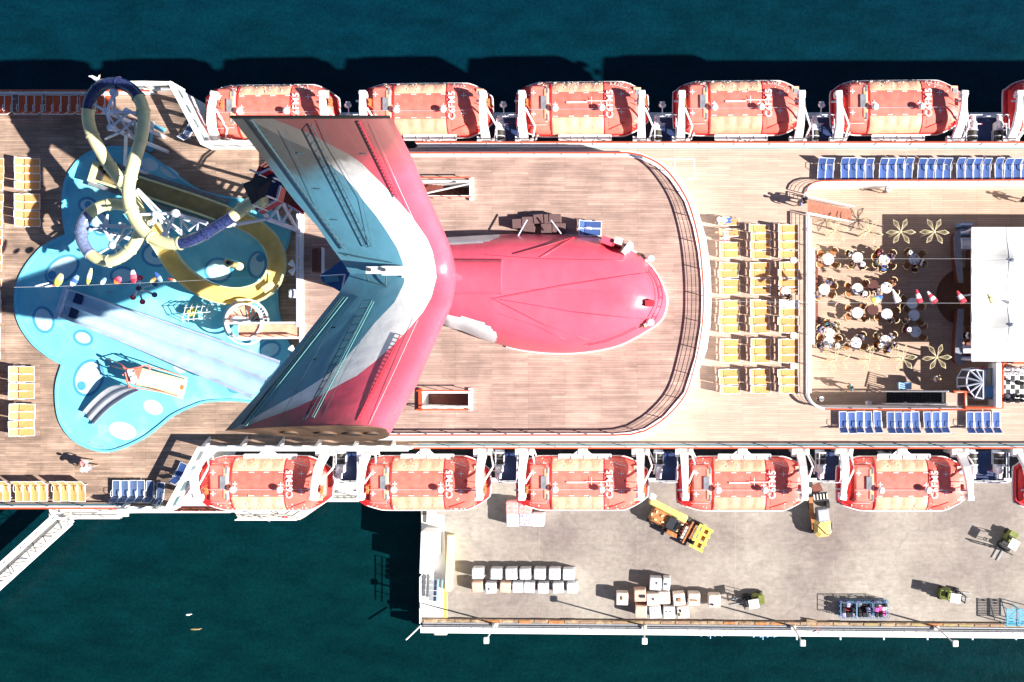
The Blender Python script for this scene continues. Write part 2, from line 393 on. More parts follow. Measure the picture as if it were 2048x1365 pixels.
def concrete_mat():
    m = bpy.data.materials.new('stained_pier_concrete'); m.use_nodes = True; t = m.node_tree; b = t.nodes['Principled BSDF']; N = t.nodes.new; L = t.links.new
    b.inputs['Roughness'].default_value = .85
    tc = N('ShaderNodeTexCoord')
    def nz(s, d, r=.6, sc=None):
        n = N('ShaderNodeTexNoise'); n.inputs['Scale'].default_value = s; n.inputs['Detail'].default_value = d; n.inputs['Roughness'].default_value = r
        if sc:
            mp = N('ShaderNodeMapping'); mp.inputs['Scale'].default_value = sc; L(tc.outputs['Object'], mp.inputs['Vector']); L(mp.outputs[0], n.inputs['Vector'])
        else: L(tc.outputs['Object'], n.inputs['Vector'])
        return n
    a = nz(.13, 6, .6); c = nz(2.2, 6, .7); d = nz(.9, 8, .75, (1, 3.5, 1)); w_ = nz(.25, 3)
    r = N('ShaderNodeValToRGB'); e = r.color_ramp.elements
    e[0].position = .34; e[0].color = (.215, .175, .16, 1); e[1].position = .62; e[1].color = (.36, .32, .275, 1)
    k = e.new(.47); k.color = (.285, .245, .215, 1)
    L(a.outputs[0], r.inputs[0])
    m1 = N('ShaderNodeMapRange'); m1.inputs[1].default_value = .3; m1.inputs[2].default_value = .7; m1.inputs[3].default_value = .84; m1.inputs[4].default_value = 1.16; L(c.outputs[0], m1.inputs[0])
    m2 = N('ShaderNodeMapRange'); m2.inputs[1].default_value = .35; m2.inputs[2].default_value = .7; m2.inputs[3].default_value = .84; m2.inputs[4].default_value = 1.12; L(d.outputs[0], m2.inputs[0])
    mm = N('ShaderNodeMath'); mm.operation = 'MULTIPLY'; L(m1.outputs[0], mm.inputs[0]); L(m2.outputs[0], mm.inputs[1])
    # tyre arcs
    wv = N('ShaderNodeTexVoronoi'); wv.feature = 'DISTANCE_TO_EDGE'; wv.inputs['Scale'].default_value = .16
    vm0 = N('ShaderNodeVectorMath'); vm0.operation = 'MULTIPLY_ADD'; L(w_.outputs[1], vm0.inputs[0]); vm0.inputs[1].default_value = (7, 7, 0); L(tc.outputs['Object'], vm0.inputs[2]); L(vm0.outputs[0], wv.inputs['Vector'])
    m3 = N('ShaderNodeMapRange'); m3.inputs[1].default_value = .0; m3.inputs[2].default_value = .03; m3.inputs[3].default_value = .88; L(wv.outputs[0], m3.inputs[0])
    m4 = N('ShaderNodeMath'); m4.operation = 'MULTIPLY'; L(mm.outputs[0], m4.inputs[0]); L(m3.outputs[0], m4.inputs[1])
    # slab joints
    br = N('ShaderNodeTexBrick'); br.offset = 0; br.inputs['Scale'].default_value = 1; br.inputs['Brick Width'].default_value = 9.2; br.inputs['Row Height'].default_value = 6.1; br.inputs['Mortar Size'].default_value = .018
    br.inputs['Color1'].default_value = (1, 1, 1, 1); br.inputs['Color2'].default_value = (.94, .94, .95, 1); br.inputs['Mortar'].default_value = (1.25, 1.2, 1.15, 1); L(tc.outputs['Object'], br.inputs['Vector'])
    vm = N('ShaderNodeVectorMath'); vm.operation = 'SCALE'; L(r.outputs[0], vm.inputs[0]); L(m4.outputs[0], vm.inputs['Scale'])
    v2 = N('ShaderNodeVectorMath'); v2.operation = 'MULTIPLY'; L(vm.outputs[0], v2.inputs[0]); L(br.outputs['Color'], v2.inputs[1])
    L(v2.outputs[0], b.inputs['Base Color']); return m
M['concrete'] = concrete_mat()

def water_mat():
    m = bpy.data.materials.new('harbour_water'); m.use_nodes = True; t = m.node_tree; b = t.nodes['Principled BSDF']; N = t.nodes.new; L = t.links.new
    b.inputs['Roughness'].default_value = .22; b.inputs['IOR'].default_value = 1.33; b.inputs['Specular IOR Level'].default_value = .35
    tc = N('ShaderNodeTexCoord'); a = N('ShaderNodeTexNoise'); a.inputs['Scale'].default_value = .06; a.inputs['Detail'].default_value = 7; a.inputs['Roughness'].default_value = .6; L(tc.outputs['Object'], a.inputs['Vector'])
    sp = N('ShaderNodeSeparateXYZ'); L(tc.outputs['Object'], sp.inputs[0])
    ad = N('ShaderNodeMath'); ad.operation = 'MULTIPLY_ADD'; L(sp.outputs[1], ad.inputs[0]); ad.inputs[1].default_value = .012; L(a.outputs[0], ad.inputs[2])
    r = N('ShaderNodeValToRGB'); e = r.color_ramp.elements; e[0].position = .2; e[0].color = (.0006, .0165, .019, 1); e[1].position = .95; e[1].color = (.0006, .0185, .032, 1)
    L(ad.outputs[0], r.inputs[0])
    g = N('ShaderNodeTexNoise'); g.inputs['Scale'].default_value = 3.2; g.inputs['Detail'].default_value = 5; g.inputs['Roughness'].default_value = .8; L(tc.outputs['Object'], g.inputs['Vector'])
    m1 = N('ShaderNodeMapRange'); m1.inputs[1].default_value = .3; m1.inputs[2].default_value = .7; m1.inputs[3].default_value = .66; m1.inputs[4].default_value = 1.4; L(g.outputs[0], m1.inputs[0])
    g2 = N('ShaderNodeTexNoise'); g2.inputs['Scale'].default_value = .22; g2.inputs['Detail'].default_value = 6; g2.inputs['Roughness'].default_value = .62; mg = N('ShaderNodeMapping'); mg.inputs['Rotation'].default_value = (0, 0, .5); mg.inputs['Scale'].default_value = (1, 2.6, 1); L(tc.outputs['Object'], mg.inputs['Vector']); L(mg.outputs[0], g2.inputs['Vector'])
    m5 = N('ShaderNodeMapRange'); m5.inputs[1].default_value = .3; m5.inputs[2].default_value = .7; m5.inputs[3].default_value = .72; m5.inputs[4].default_value = 1.3; L(g2.outputs[0], m5.inputs[0])
    m6 = N('ShaderNodeMath'); m6.operation = 'MULTIPLY'; L(m1.outputs[0], m6.inputs[0]); L(m5.outputs[0], m6.inputs[1])
    vm = N('ShaderNodeVectorMath'); vm.operation = 'SCALE'; L(r.outputs[0], vm.inputs[0]); L(m6.outputs[0], vm.inputs['Scale']); L(vm.outputs[0], b.inputs['Base Color'])
    h = N('ShaderNodeTexNoise'); h.inputs['Scale'].default_value = .9; h.inputs['Detail'].default_value = 6; h.inputs['Roughness'].default_value = .6; L(tc.outputs['Object'], h.inputs['Vector'])
    bp = N('ShaderNodeBump'); bp.inputs['Strength'].default_value = .4; bp.inputs['Distance'].default_value = .2; L(h.outputs[0], bp.inputs['Height']); L(bp.outputs[0], b.inputs['Normal'])
    return m
M['water'] = water_mat()

def text_mesh(name, body, size, m, parent, loc, rz, extrude=.008, offset=0.0, spacing=1.0):
    cv = bpy.data.curves.new(name, 'FONT'); cv.body = body; cv.size = size; cv.align_x = 'CENTER'; cv.align_y = 'CENTER'; cv.extrude = extrude; cv.offset = offset; cv.space_character = spacing
    t = bpy.data.objects.new('tmp_text', cv); COL.objects.link(t)
    dg = bpy.context.evaluated_depsgraph_get(); me = bpy.data.meshes.new_from_object(t.evaluated_get(dg)); me.name = name
    bpy.data.objects.remove(t); me.materials.clear(); me.materials.append(m)
    o = bpy.data.objects.new(name, me); COL.objects.link(o); o.location = loc; o.rotation_euler = (0, 0, rz); setparent(o, parent); return o
# ================================================================ SETTING
WZ, PZ, LZ, UZ = -22.5, -20.0, -2.6, 2.6
MB().box((0, 0, WZ-.5), (900, 900, 1)).build('water', M['water'], kind='structure')

# ---- quay and pier
pier_px = [(842, 925), (842, 1246), (2300, 1262), (2300, 925)]
pb = MB().prism([P(x, y, PZ)[:2] for x, y in pier_px], PZ-1.6, PZ)
for k in range(12):     # piles under the deck
    for yy in (985, 1225):
        c = P(870+k*120, yy, PZ); pb.cyl((c.x, c.y, WZ-1), (c.x, c.y, PZ-1.5), .45)
pb.build('pier', M['concrete'], kind='structure')
q = [(150, 930), (150, 1016), (205, 1025), (470, 1025), (478, 1040), (600, 1040), (640, 1012), (640, 1002), (842, 1002), (842, 930)]
MB().prism([P(x, y, PZ)[:2] for x, y in q], PZ-1.2, PZ+.05).build('quay', M['offwhite'], kind='structure')
MB().prism([P(x, y, PZ)[:2] for x, y in [(843, 1030), (843, 1242), (896, 1243), (888, 1030)]], PZ-.2, PZ+.03).build('pier_apron', mat('white_apron_concrete', (.70, .68, .64), .8, .1, .6), kind='structure')
MB().prism([P(x, y, PZ)[:2] for x, y in [(888, 1170), (888, 1243), (894, 1243), (894, 1170)]], PZ, PZ+.05).build('yellow_line', mat('yellow_line_paint', (.75, .62, .10), .6), kind='structure')

# ---- ship hull and decks
def rectw(x0, y0, x1, y1): return [(x0, y0), (x1, y0), (x1, y1), (x0, y1)]
XL, XR = P(-260, 0).x, P(2320, 0).x+34
hull = empty('ship_hull', (0, 0, -24), label='white steel hull of the cruise ship below the lifeboats', cat='ship')
MB().prism(rectw(XL, -10.5, XR, 18.7), -1, 17.6).build('hull_side', M['whitestuc'], hull)
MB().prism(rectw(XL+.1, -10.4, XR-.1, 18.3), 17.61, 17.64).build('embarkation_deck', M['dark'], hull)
MB().box(((XL+XR)/2, 18.85, 17.2), (XR-XL, .3, .5)).box(((XL+XR)/2, -10.6, 17.2), (XR-XL, .3, .5)).build('fender_strake', M['whitestuc'], hull)
xo = P(2250, 0).x  # unseen block added beyond the frame to lengthen the shadow on the water
MB().box(((xo+XR)/2, 16.9, 20.2), (XR-xo, 5.6, 5.4)).build('shadow_caster_block', M['whitestuc'], hull)

deck_px = [(-260, 184), (366, 183), (428, 297), (830, 297), (836, 289), (3200, 289), (3200, 898), (830, 898), (826, 893), (419, 893), (356, 1015), (-260, 1017)]
hole = [(1615, 388), (1619, 376), (1628, 369), (1640, 367), (2250, 366), (2250, 727), (2001, 727), (2001, 814), (1641, 814), (1628, 807), (1618, 795), (1615, 780)]
MB().prism([P(x, y)[:2] for x, y in deck_px], -6.3, 0, holes=[[P(x, y)[:2] for x, y in hole]], m=0, mside=1).build('pool_deck', [M['deck2'], M['whitestuc']], kind='structure')
# older, greyer planking of the left half lies as its own sheet
dl = [(-260, 190), (362, 190), (424, 301), (1100, 301), (1100, 890), (421, 890), (352, 1008), (-260, 1008)]
MB().prism([P(x, y)[:2] for x, y in dl], 0, .008).build('slide_deck', M['deck'], kind='structure')
MB().prism([P(x, y)[:2] for x, y in rectw(1600, 340, 2290, 830)], LZ-.2, LZ).build('lower_deck', M['lowdeck'], kind='structure')

OUT = [(600, 303), (1262, 303), (1287, 309), (1328, 327), (1362, 359), (1394, 415), (1412, 477), (1421, 540), (1423, 602), (1421, 650), (1414, 700), (1391, 759), (1358, 819), (1325, 859), (1300, 873), (1275, 881), (1240, 882), (660, 880), (636, 874), (600, 873)]
INN = [(608, 315), (1255, 315), (1280, 319), (1312, 334), (1340, 360), (1369, 404), (1386, 455), (1396, 505), (1402, 560), (1403, 602), (1401, 650), (1390, 715), (1368, 785), (1328, 832), (1290, 857), (1262, 864), (1230, 867), (608, 867)]
def crp(l, k=4): return cr(l, k, True)
# keep corners on the left square, curve on the right
def upx(l): return [P(x, y, UZ)[:2] for x, y in l]
hatchA = [(832, 366), (940, 366), (940, 392), (832, 392)]
hatchB = [(845, 787), (938, 787), (938, 812), (845, 812)]
MB().prism(upx(OUT), .012, UZ, holes=[upx(hatchA), upx(hatchB)], m=0).build('funnel_deck_house', M['whitestuc'], kind='structure')
MB().prism(upx(INN), UZ, UZ+.008, holes=[upx(hatchA), upx(hatchB)]).build('funnel_deck', M['updeck'], kind='structure')
crb = empty('deck_coaming', P(1410, 590, UZ), label='wide white painted coaming curving round the outer edge of the funnel deck', cat='coaming')
def loc_prism(mb, pts, z0, z1, o, holes=(), m=0):
    return mb.prism([(p[0]-o.location.x, p[1]-o.location.y) for p in pts], z0-o.location.z, z1-o.location.z, holes=[[(p[0]-o.location.x, p[1]-o.location.y) for p in h] for h in holes], m=m)
loc_prism(MB(), upx(OUT), UZ+.01, UZ+.14, crb, holes=[upx(INN)]).build('coaming_top', M['white'], crb)

# ---- railings
def railing(px, z, h, label, posts=1.5, wires=4, mtop=None, foot=True, rtop=.055, mwire=None, cat='railing', name='deck_railing'):
    W = [P(x, y, z) for x, y in px]
    o = empty(name, W[0], label=label, cat=cat)
    W = [p-W[0] for p in W]
    up = Vector((0, 0, h))
    MB().sweep([p+up for p in W], [(-rtop, -.03), (rtop, -.03), (rtop, .03), (-rtop, .03)], True).build('handrail', mtop or M['redrail'], o)
    wb = MB()
    for k in range(wires): wb.tube([p+Vector((0, 0, h*(k+.6)/(wires+.4))) for p in W], .017, 4)
    wb.build('rail_wires', mwire or M['white'], o)
    pos = []; acc = 0
    for a, b in zip(W, W[1:]):
        l = (b-a).length; t = -acc
        while t+posts <= l:
            t += posts; pos.append(a+(b-a)*(t/l))
        acc = l-t
    pos = [W[0]]+pos
    pm = None
    for p in pos[:95]:
        if pm is None:
            pm = MB().box((0, 0, h/2), (.05, .05, h)).build('post', M['white'], o); pm.location = p
        else:
            c = pm.copy(); COL.objects.link(c); setparent(c, o); c.location = p
    if foot:
        MB().sweep([p+Vector((0, 0, .05)) for p in W], [(-.07, -.05), (.07, -.05), (.07, .05), (-.07, .05)], True).build('kick_strip', M['white'], o)
    return o
RL = [(x, y) for x, y in INN[1:17]]
railing([(700, 311)] + [(1255, 311), (1264, 312)] + cr([(1283, 316), (1315, 331), (1343, 357), (1372, 402), (1389, 453), (1399, 505), (1404, 560), (1405, 602), (1403, 650), (1392, 715), (1370, 787), (1330, 834), (1290, 860)], 4) + [(1262, 867), (1230, 868.5), (1000, 868.5), (772, 868.5)],
        UZ, .92, 'red topped wire railing curving round the funnel deck', posts=1.9)
railing([(603, 432), (603, 560), (603, 655)], UZ, .95, 'white topped railing along the left edge of the funnel deck', mtop=M['truss'], rtop=.07)
railing([(836, 290), (1300, 290), (1800, 290), (2100, 290)], 0, .95, 'red topped railing along the upper ship edge behind the lifeboats', posts=2.6)
railing([(832, 894), (1400, 894), (2100, 894)], 0, .95, 'red topped railing along the lower ship edge beside the pier', posts=2.6)
railing([(-40, 188), (160, 188), (312, 188)], 0, .95, 'weathered railing along the upper left ship edge above the orange loungers', posts=2.6)
railing([(-40, 1013), (130, 1013), (262, 1013)], 0, .95, 'red topped railing along the lower left ship edge by the gangway', posts=2.6)
railing([(1608, 388), (1612, 378), (1622, 370), (1636, 366), (1700, 365), (1900, 365), (2100, 364)], 0, .9, 'red topped railing along the upper edge of the sunken dining deck', posts=2.2)
railing([(1608, 392), (1608, 402)], 0, .9, 'short railing beside the top of the brown stairs', posts=1, mtop=M['white'])
railing([(1612, 432), (1612, 600), (1612, 780)] + cr([(1612, 790), (1618, 802), (1630, 812), (1645, 817)], 4), 0, .9, 'white topped railing between the yellow loungers and the sunken deck', posts=2.2, mtop=M['whitestuc'], rtop=.09)
railing([(1645, 817), (1780, 818), (1925, 818)], 0, .9, 'orange topped railing along the lower edge of the sunken deck', posts=2.2)
def edge_strip(px, z, wdt, h, m, name, label, cat='trim'):
    W = [P(x, y, z) for x, y in px]; o = W[0].copy()
    MB().sweep([p-o+Vector((0, 0, h/2)) for p in W], [(-wdt/2, -h/2), (wdt/2, -h/2), (wdt/2, h/2), (-wdt/2, h/2)], True).build(name, m, loc=o, label=label, cat=cat)
edge_strip([(836, 296), (2100, 296)], 0, .11, .02, M['teal'], 'drain_gutter', 'teal deck gutter inside the upper railing behind the lifeboats', 'gutter')
edge_strip([(836, 292.5), (2100, 292.5)], 0, .2, .10, M['whitestuc'], 'white_kerb', 'white kerb at the foot of the upper railing', 'kerb')
edge_strip([(-40, 186), (310, 186)], 0, .11, .02, M['teal'], 'drain_gutter', 'teal gutter along the upper left ship edge', 'gutter')
edge_strip([(-40, 1009.6), (262, 1009.6)], 0, .11, .02, M['teal'], 'drain_gutter', 'teal gutter along the lower left ship edge', 'gutter')
edge_strip([(836, 889), (2100, 889)], 0, .09, .02, M['teal'], 'drain_gutter', 'thin teal gutter inside the lower railing near the pier', 'gutter')
edge_strip([(1619, 440), (1619, 786)], 0, .25, .12, M['whitestuc'], 'white_kerb', 'white kerb along the left rim of the sunken deck', 'kerb')
edge_strip([(1640, 369.5), (2100, 369.5)], 0, .22, .12, M['whitestuc'], 'white_kerb', 'white kerb along the upper rim of the sunken deck', 'kerb')
for px_, lab in (([(1929, 814), (1929, 784), (1906, 784)], 'orange coping round the head of the black stairs'), ([(1929, 815.5), (2002.5, 815.5), (2002.5, 727), (2010, 727)], 'orange coping round the glass dome corner'), ([(2024, 725), (2100, 725)], 'orange coping beside the chess board')):
    edge_strip(px_, 0, .22, .3, M['redrail'], 'coping', lab, 'coping')

# ---- windscreens with window openings
def windscreen(px, h, label, pitch=1.35, fins=False):
    W = [P(x, y) for x, y in px]
    o = empty('windscreen', W[0], label=label, cat='windscreen'); O = W[0].copy(); W = [p-O for p in W]
    MB().sweep([p+Vector((0, 0, h-.12)) for p in W], [(-.16, -.13), (.16, -.13), (.16, .13), (-.16, .13)], True, smooth=False).build('top_rail', M['whitestuc'], o)
    MB().sweep([p+Vector((0, 0, .22)) for p in W], [(-.10, -.22), (.10, -.22), (.10, .22), (-.10, .22)], True, smooth=False).build('sill', M['whitestuc'], o)
    for a, b in zip(W, W[1:]):
        l = (b-a).length; n = max(1, round(l/pitch)); d = (b-a)/l; ang = math.atan2(d.y, d.x); base = None
        for k in range(n+1):
            p = a+(b-a)*(k/n)
            MB().box((0, 0, h/2), (.34, .12, h-.06), rz=ang).build('mullion', M['whitestuc'], o, loc=p)
            if k < n:
                c = a+(b-a)*((k+.5)/n)
                MB().box((0, 0, h/2), (l/n-.3, .02, h-.7), rz=ang).build('pane', M['pane'], o, loc=c)
            if fins and k % 2 == 0 and k < n:
                nn = Vector((-d.y, d.x, 0))
                if nn.y < 0 and fins == 'up': nn = -nn
                if nn.y > 0 and fins == 'down': nn = -nn
                q = [p+nn*.08, p+nn*.75, p+nn*.08+Vector((0, 0, h-.2))]
                q2 = [v+d*.05 for v in q]
                MB().add(q+q2, [(0, 1, 2), (5, 4, 3), (0, 3, 4, 1), (1, 4, 5, 2), (2, 5, 3, 0)]).build('buttress', M['whitestuc'], o)
    return o
gm = bpy.data.materials.new('teal_safety_glass'); gm.use_nodes = True; t_ = gm.node_tree; b_ = t_.nodes['Principled BSDF']
b_.inputs['Base Color'].default_value = (.25, .42, .44, 1); b_.inputs['Roughness'].default_value = .1
n_ = t_.nodes.new('ShaderNodeTexNoise'); n_.inputs['Scale'].default_value = 1.5; mr_ = t_.nodes.new('ShaderNodeMapRange'); mr_.inputs[3].default_value = .12; mr_.inputs[4].default_value = .35
t_.links.new(n_.outputs[0], mr_.inputs[0]); t_.links.new(mr_.outputs[0], b_.inputs['Alpha']); M['pane'] = gm
windscreen([(230, 182), (312, 181), (366, 181), (427, 297), (560, 297)], 2.0, 'white framed windscreen stepping round the upper left corner above the slides')
windscreen([(262, 1014), (357, 1013), (420, 893), (828, 893)], 2.0, 'white framed windscreen stepping round the lower left corner by the gangway', fins='up')

# painted court lines on the deck right of the coaming
pc = MB()
for a, b in (((1325, 318), (1389, 318)), ((1389, 318), (1389, 358)), ((1372, 358), (1389, 358)), ((1350, 318), (1350, 350))):
    pa, pb_ = P(*a), P(*b); c = (pa+pb_)/2; d = pb_-pa
    pc.box((c.x, c.y, .004), (max(.05, abs(d.x)), max(.05, abs(d.y)), .008))
pc.build('court_lines', M['white'], kind='structure')

# ================================================================ FUNNEL
FO = P(900, 560, UZ)
fun = empty('ship_funnel', FO, label='huge winged ship funnel in red, white and blue with sooty tips', cat='funnel')
def L_(v): return Vector(v)-FO
TT = [(462, 235), (525, 315), (586, 398), (635, 454), (665, 498), (686, 526), (700, 548)]
LT = [(777, 233), (821, 317), (860, 405), (885, 460), (901, 500), (908, 530), (912, 548)]
BWT = [(480, 236), (513, 247), (577, 281), (611, 295), (635, 310), (660, 330), (684, 349), (704, 371), (728, 403), (752, 432), (774, 464), (794, 496), (806, 527), (808, 548)]
WRT = [(540, 236), (591, 256), (635, 276), (662, 291), (696, 308), (721, 325), (745, 349), (770, 374), (794, 400), (821, 430), (840, 457), (855, 479), (865, 503), (872, 540), (872, 548)]
TB = [(700, 548), (688, 570), (679, 585), (647, 625), (594, 692), (515, 789), (450, 862)]
LB = [(912, 548), (908, 575), (901, 610), (878, 657), (829, 764), (773, 860)]
BWB = [(808, 548), (809, 565), (789, 605), (749, 647), (714, 692), (689, 719), (659, 749), (614, 779), (560, 809), (502, 841), (466, 860)]
WRB = [(872, 548), (873, 555), (863, 595), (846, 625), (819, 657), (789, 689), (751, 724), (714, 754), (677, 774), (639, 797), (589, 821), (515, 846), (480, 861)]
def xat(tab, y):
    tab = sorted(tab, key=lambda p: p[1]); return interp(y, [p[1] for p in tab], [p[0] for p in tab])
def af(c):
    c = min(1, max(0, c)); return (5*(.2969*math.sqrt(c)-.126*c-.3516*c*c+.2843*c**3-.1036*c**4))*2/1.0
def wing_rows(top):
    ya, yb = (234.5, 548) if top else (861, 548)
    tabs = (TT, BWT, WRT, LT) if top else (TB, BWB, WRB, LB)
    U, Lw = [], []
    NR = 44; nc = (14, 8, 14)
    cols = None
    for i in range(NR+1):
        t = 1-i/NR                      # 1 at the cap, 0 at the hub
        y = yb+(ya-yb)*t
        xs = [xat(tb, y) for tb in tabs]
        xs[1] = min(max(xs[1], xs[0]+1), xs[3]-3); xs[2] = min(max(xs[2], xs[1]+1), xs[3]-2)
        px = []
        for k in range(3):
            for q in range(nc[k]):
                s = q/nc[k]
                if k == 2: s = 1-(1-s)**2.2
                px.append(xs[k]+(xs[k+1]-xs[k])*s)
        px.append(xs[3])
        tt = math.sqrt(t*t+.012)-.02
        zm = 11.5+9.4*tt; th = (2.6+.9*t)
        if cols is None: cols = len(px)
        ur, lr = [], []
        for x in px:
            c = 1-(x-xs[0])/(xs[3]-xs[0])
            f = af(c)
            zu = zm+th/2*f; zl = zm-th/2*f
            p = P(x, y if top else y-9*f*t**3, zu)
            ur.append(L_(p))
            sg = 1 if top else -1
            lr.append(L_((p.x, p.y+sg*(zu-zl)*(.2 if top else .32)*t, zl)))
        U.append(ur); Lw.append(lr)
    return U, Lw, nc, tabs
def wz(px, py):      # height of the wing's upper skin at a photo position
    top = py < 548
    tabs = (TT, LT) if top else (TB, LB)
    ya, yb = (234.5, 548) if top else (861, 548)
    t = (py-yb)/(ya-yb); x0, x1 = xat(tabs[0], py), xat(tabs[1], py)
    c = 1-(px-x0)/(x1-x0); tt = math.sqrt(t*t+.012)-.02
    return 11.5+9.4*tt+(2.6+.9*t)/2*af(c)
for top in (True, False):
    U, Lw, nc, tabs = wing_rows(top)
    wm = MB()
    def mi(i, j): return 2 if j < nc[0] else (1 if j < nc[0]+nc[1] else 0)
    wm.grid(U if not top else [list(r) for r in U], mats=mi)
    wm.grid(Lw, mats=mi)
    wo = wm.build('wing', [M['f_red'], M['f_white'], M['f_blue']], fun, label='upper wing with blackened tip' if top else 'lower wing with exhaust pipes in its tip')
    cp = MB(); cp.grid([U[0], Lw[0]], smooth=False)
    cp.build('exhaust_cap', M['sootbrown'], wo)
    MB().tube(U[0], .09 if top else .03, 6).build('cap_rim', M['soot'] if top else M['sootbrown'], wo)
    for (xa, wd) in ((600, 15), (652, 19), (706, 17), (744, 13)):
        yy = 240 if top else 862
        i0 = min(range(len(U[0])), key=lambda i: abs((U[0][i].x+FO.x)-P(xa, yy, 20).x))
        c = (U[0][i0]+Lw[0][i0])/2; hh = (U[0][i0]-Lw[0][i0]).length
        nrm = Vector((0, 1 if top else -1, .2)).normalized()
        r = min(hh*.36, wd/34.0)
        pp = MB().cyl(c-nrm*.1, c+nrm*.06, r, r, 20).build('exhaust_pipe', M['sootbrown'], wo)
        MB().cyl(c+nrm*.02, c+nrm*.072, r*.82, r*.82, 20).build('pipe_mouth', M['soot'], pp)
# lines, rails and ladders on the wings
def on_wing(pts, k=10, lift=.12):
    out = []
    for a, b in zip(pts, pts[1:]):
        for q in range(k): 
            x = a[0]+(b[0]-a[0])*q/k; y = a[1]+(b[1]-a[1])*q/k
            z = wz(x, y)+lift; out.append(L_(P(x, y, z)))
    x, y = pts[-1]; out.append(L_(P(x, y, wz(x, y)+lift))); return out
def ladder(a0, a1, b0, b1, n, m, lift=.22, r=.026):
    A = on_wing([a0, a1], 16, lift); B = on_wing([b0, b1], 16, lift)
    mb = MB().tube(A, r, 5).tube(B, r, 5)
    for k in range(n+1):
        t = k/n*16; i = min(15, int(t)); f = t-i
        mb.tube([A[i].lerp(A[i+1], f), B[i].lerp(B[i+1], f)], r*.7, 4)
    mb.build('ladder', m, fun)
lm = mat('dark_teal_ladder', (.03, .07, .09), .5, .1, 2); lp = mat('mint_ladder', (.16, .40, .38), .5, .1, 2)
ladder((614, 261), (732, 495), (624, 249), (742, 492), 15, lm)
ladder((603, 846), (726, 601), (612, 838), (743, 600), 15, lm)
ladder((624, 834), (744, 602), (628, 835), (748, 604), 44, lp, .3, .02)
ladder((487, 851), (689, 594), (493, 852), (695, 595), 40, lp, .25, .02)
def wing_rail(pts, r=.035, ticks=0, m=None):
    A = on_wing(pts, 12, .22); mb = MB().tube(A, r, 5)
    if ticks:
        for k in range(ticks):
            t = k/ticks*(len(A)-1); i = int(t); p = A[i].lerp(A[min(i+1, len(A)-1)], t-i)
            mb.box(p-Vector((-.05, 0, .08)), (.12, .04, .12))
    mb.build('safety_rail', m or lm, fun)
wing_rail([(502, 239), (690, 500)], .045, 26)
wing_rail([(718, 243), (793, 397)], .04, 22, M['crimson'])
wing_rail([(800, 671), (713, 842)], .04, 22, M['crimson'])
wing_rail([(484, 848), (684, 594)], .06)
wing_rail([(640, 242), (660, 290), (724, 400), (745, 497)], .012)
wing_rail([(641, 843), (690, 740), (744, 640)], .012)
wing_rail([(566, 262), (607, 345), (640, 420)], .010)
wing_rail([(560, 838), (620, 730), (668, 640)], .010)
wing_rail([(742, 248), (800, 380), (846, 480)], .010, 0, M['f_white'])
wing_rail([(836, 640), (790, 740), (738, 850)], .010, 0, M['f_white'])
for (x, y) in ((601, 307), (636, 378), (670, 440), (727, 308), (667, 655), (632, 719), (595, 783), (722, 780)):
    MB().box(L_(P(x, y, wz(x, y)+.05)), (.28, .06, .06)).build('lifting_eye', lm, fun)
# junction of the wings: small machinery platform and cross rails
pf = MB()
pf.box(L_(P(752, 541, 13.9)), (1.15, .42, .25)).box(L_(P(786, 542, 13.85)), (1.3, .55, .2)).box(L_(P(820, 545, 13.6)), (.9, .7, .2), rz=R(-4))
pf.build('machinery_platform', M['whitestuc'], fun)
for x in (739, 768): MB().cyl(L_(P(x, 540, 14.0)), L_(P(x, 540, 14.25)), .12).build('floodlight', M['dark'], fun)
hr = MB()
for a, b in (((700, 511), (742, 519)), ((742, 519), (802, 528)), ((676, 505), (694, 512)), ((733, 549), (737, 562)), ((737, 562), (775, 574)), ((772, 554), (772, 573))):
    hr.tube([L_(P(a[0], a[1], 13.6)), L_(P(b[0], b[1], 13.6))], .045, 5)
hr.build('cross_rail', lm, fun)
# tail fin behind the junction
fin = MB()
fo = [(684, 520), (660, 538), (643, 549), (641, 556), (646, 564), (680, 584), (710, 575), (722, 548), (712, 522)]
fin.prism([(P(x, y, 10)-FO)[:2] for x, y in fo], .02, 10-UZ)
fin.build('tail_fin', mat('deep_funnel_blue', (.03, .12, .30), .35, .1, 1), fun)
MB().prism([(P(x, y, 10.3)-FO)[:2] for x, y in [(648, 552), (672, 549), (676, 562), (650, 565)]], 10-UZ, 10.3-UZ).build('fin_hatch', M['f_blue'], fun)
MB().tube([L_(P(690, 549, 12)), L_(P(683, 583, 12))], .05, 6).tube([L_(P(640, 552, 10.8)), L_(P(690, 549, 12))], .03, 5).build('stay_wire', M['truss'], fun)
# upright stem under the wings
stem = MB(); rings = []
for k in range(9):
    s = k/8; z = UZ+.02+(12.4-UZ)*s
    out = []
    for i in range(40):
        a = 2*math.pi*i/40
        x = 812+100*math.cos(a)*(1-.04*s); y = 549+(30-6*s)*math.sin(a)*(1 if math.cos(a) > -.6 else (1+math.cos(a))/.4)
        out.append(Vector((P(x, y, 10).x-FO.x, P(x, y, 10).y-FO.y, z-UZ)))
    rings.append(out)
stem.grid(rings, closed=True); stem.build('stem', [M['f_red']], fun)
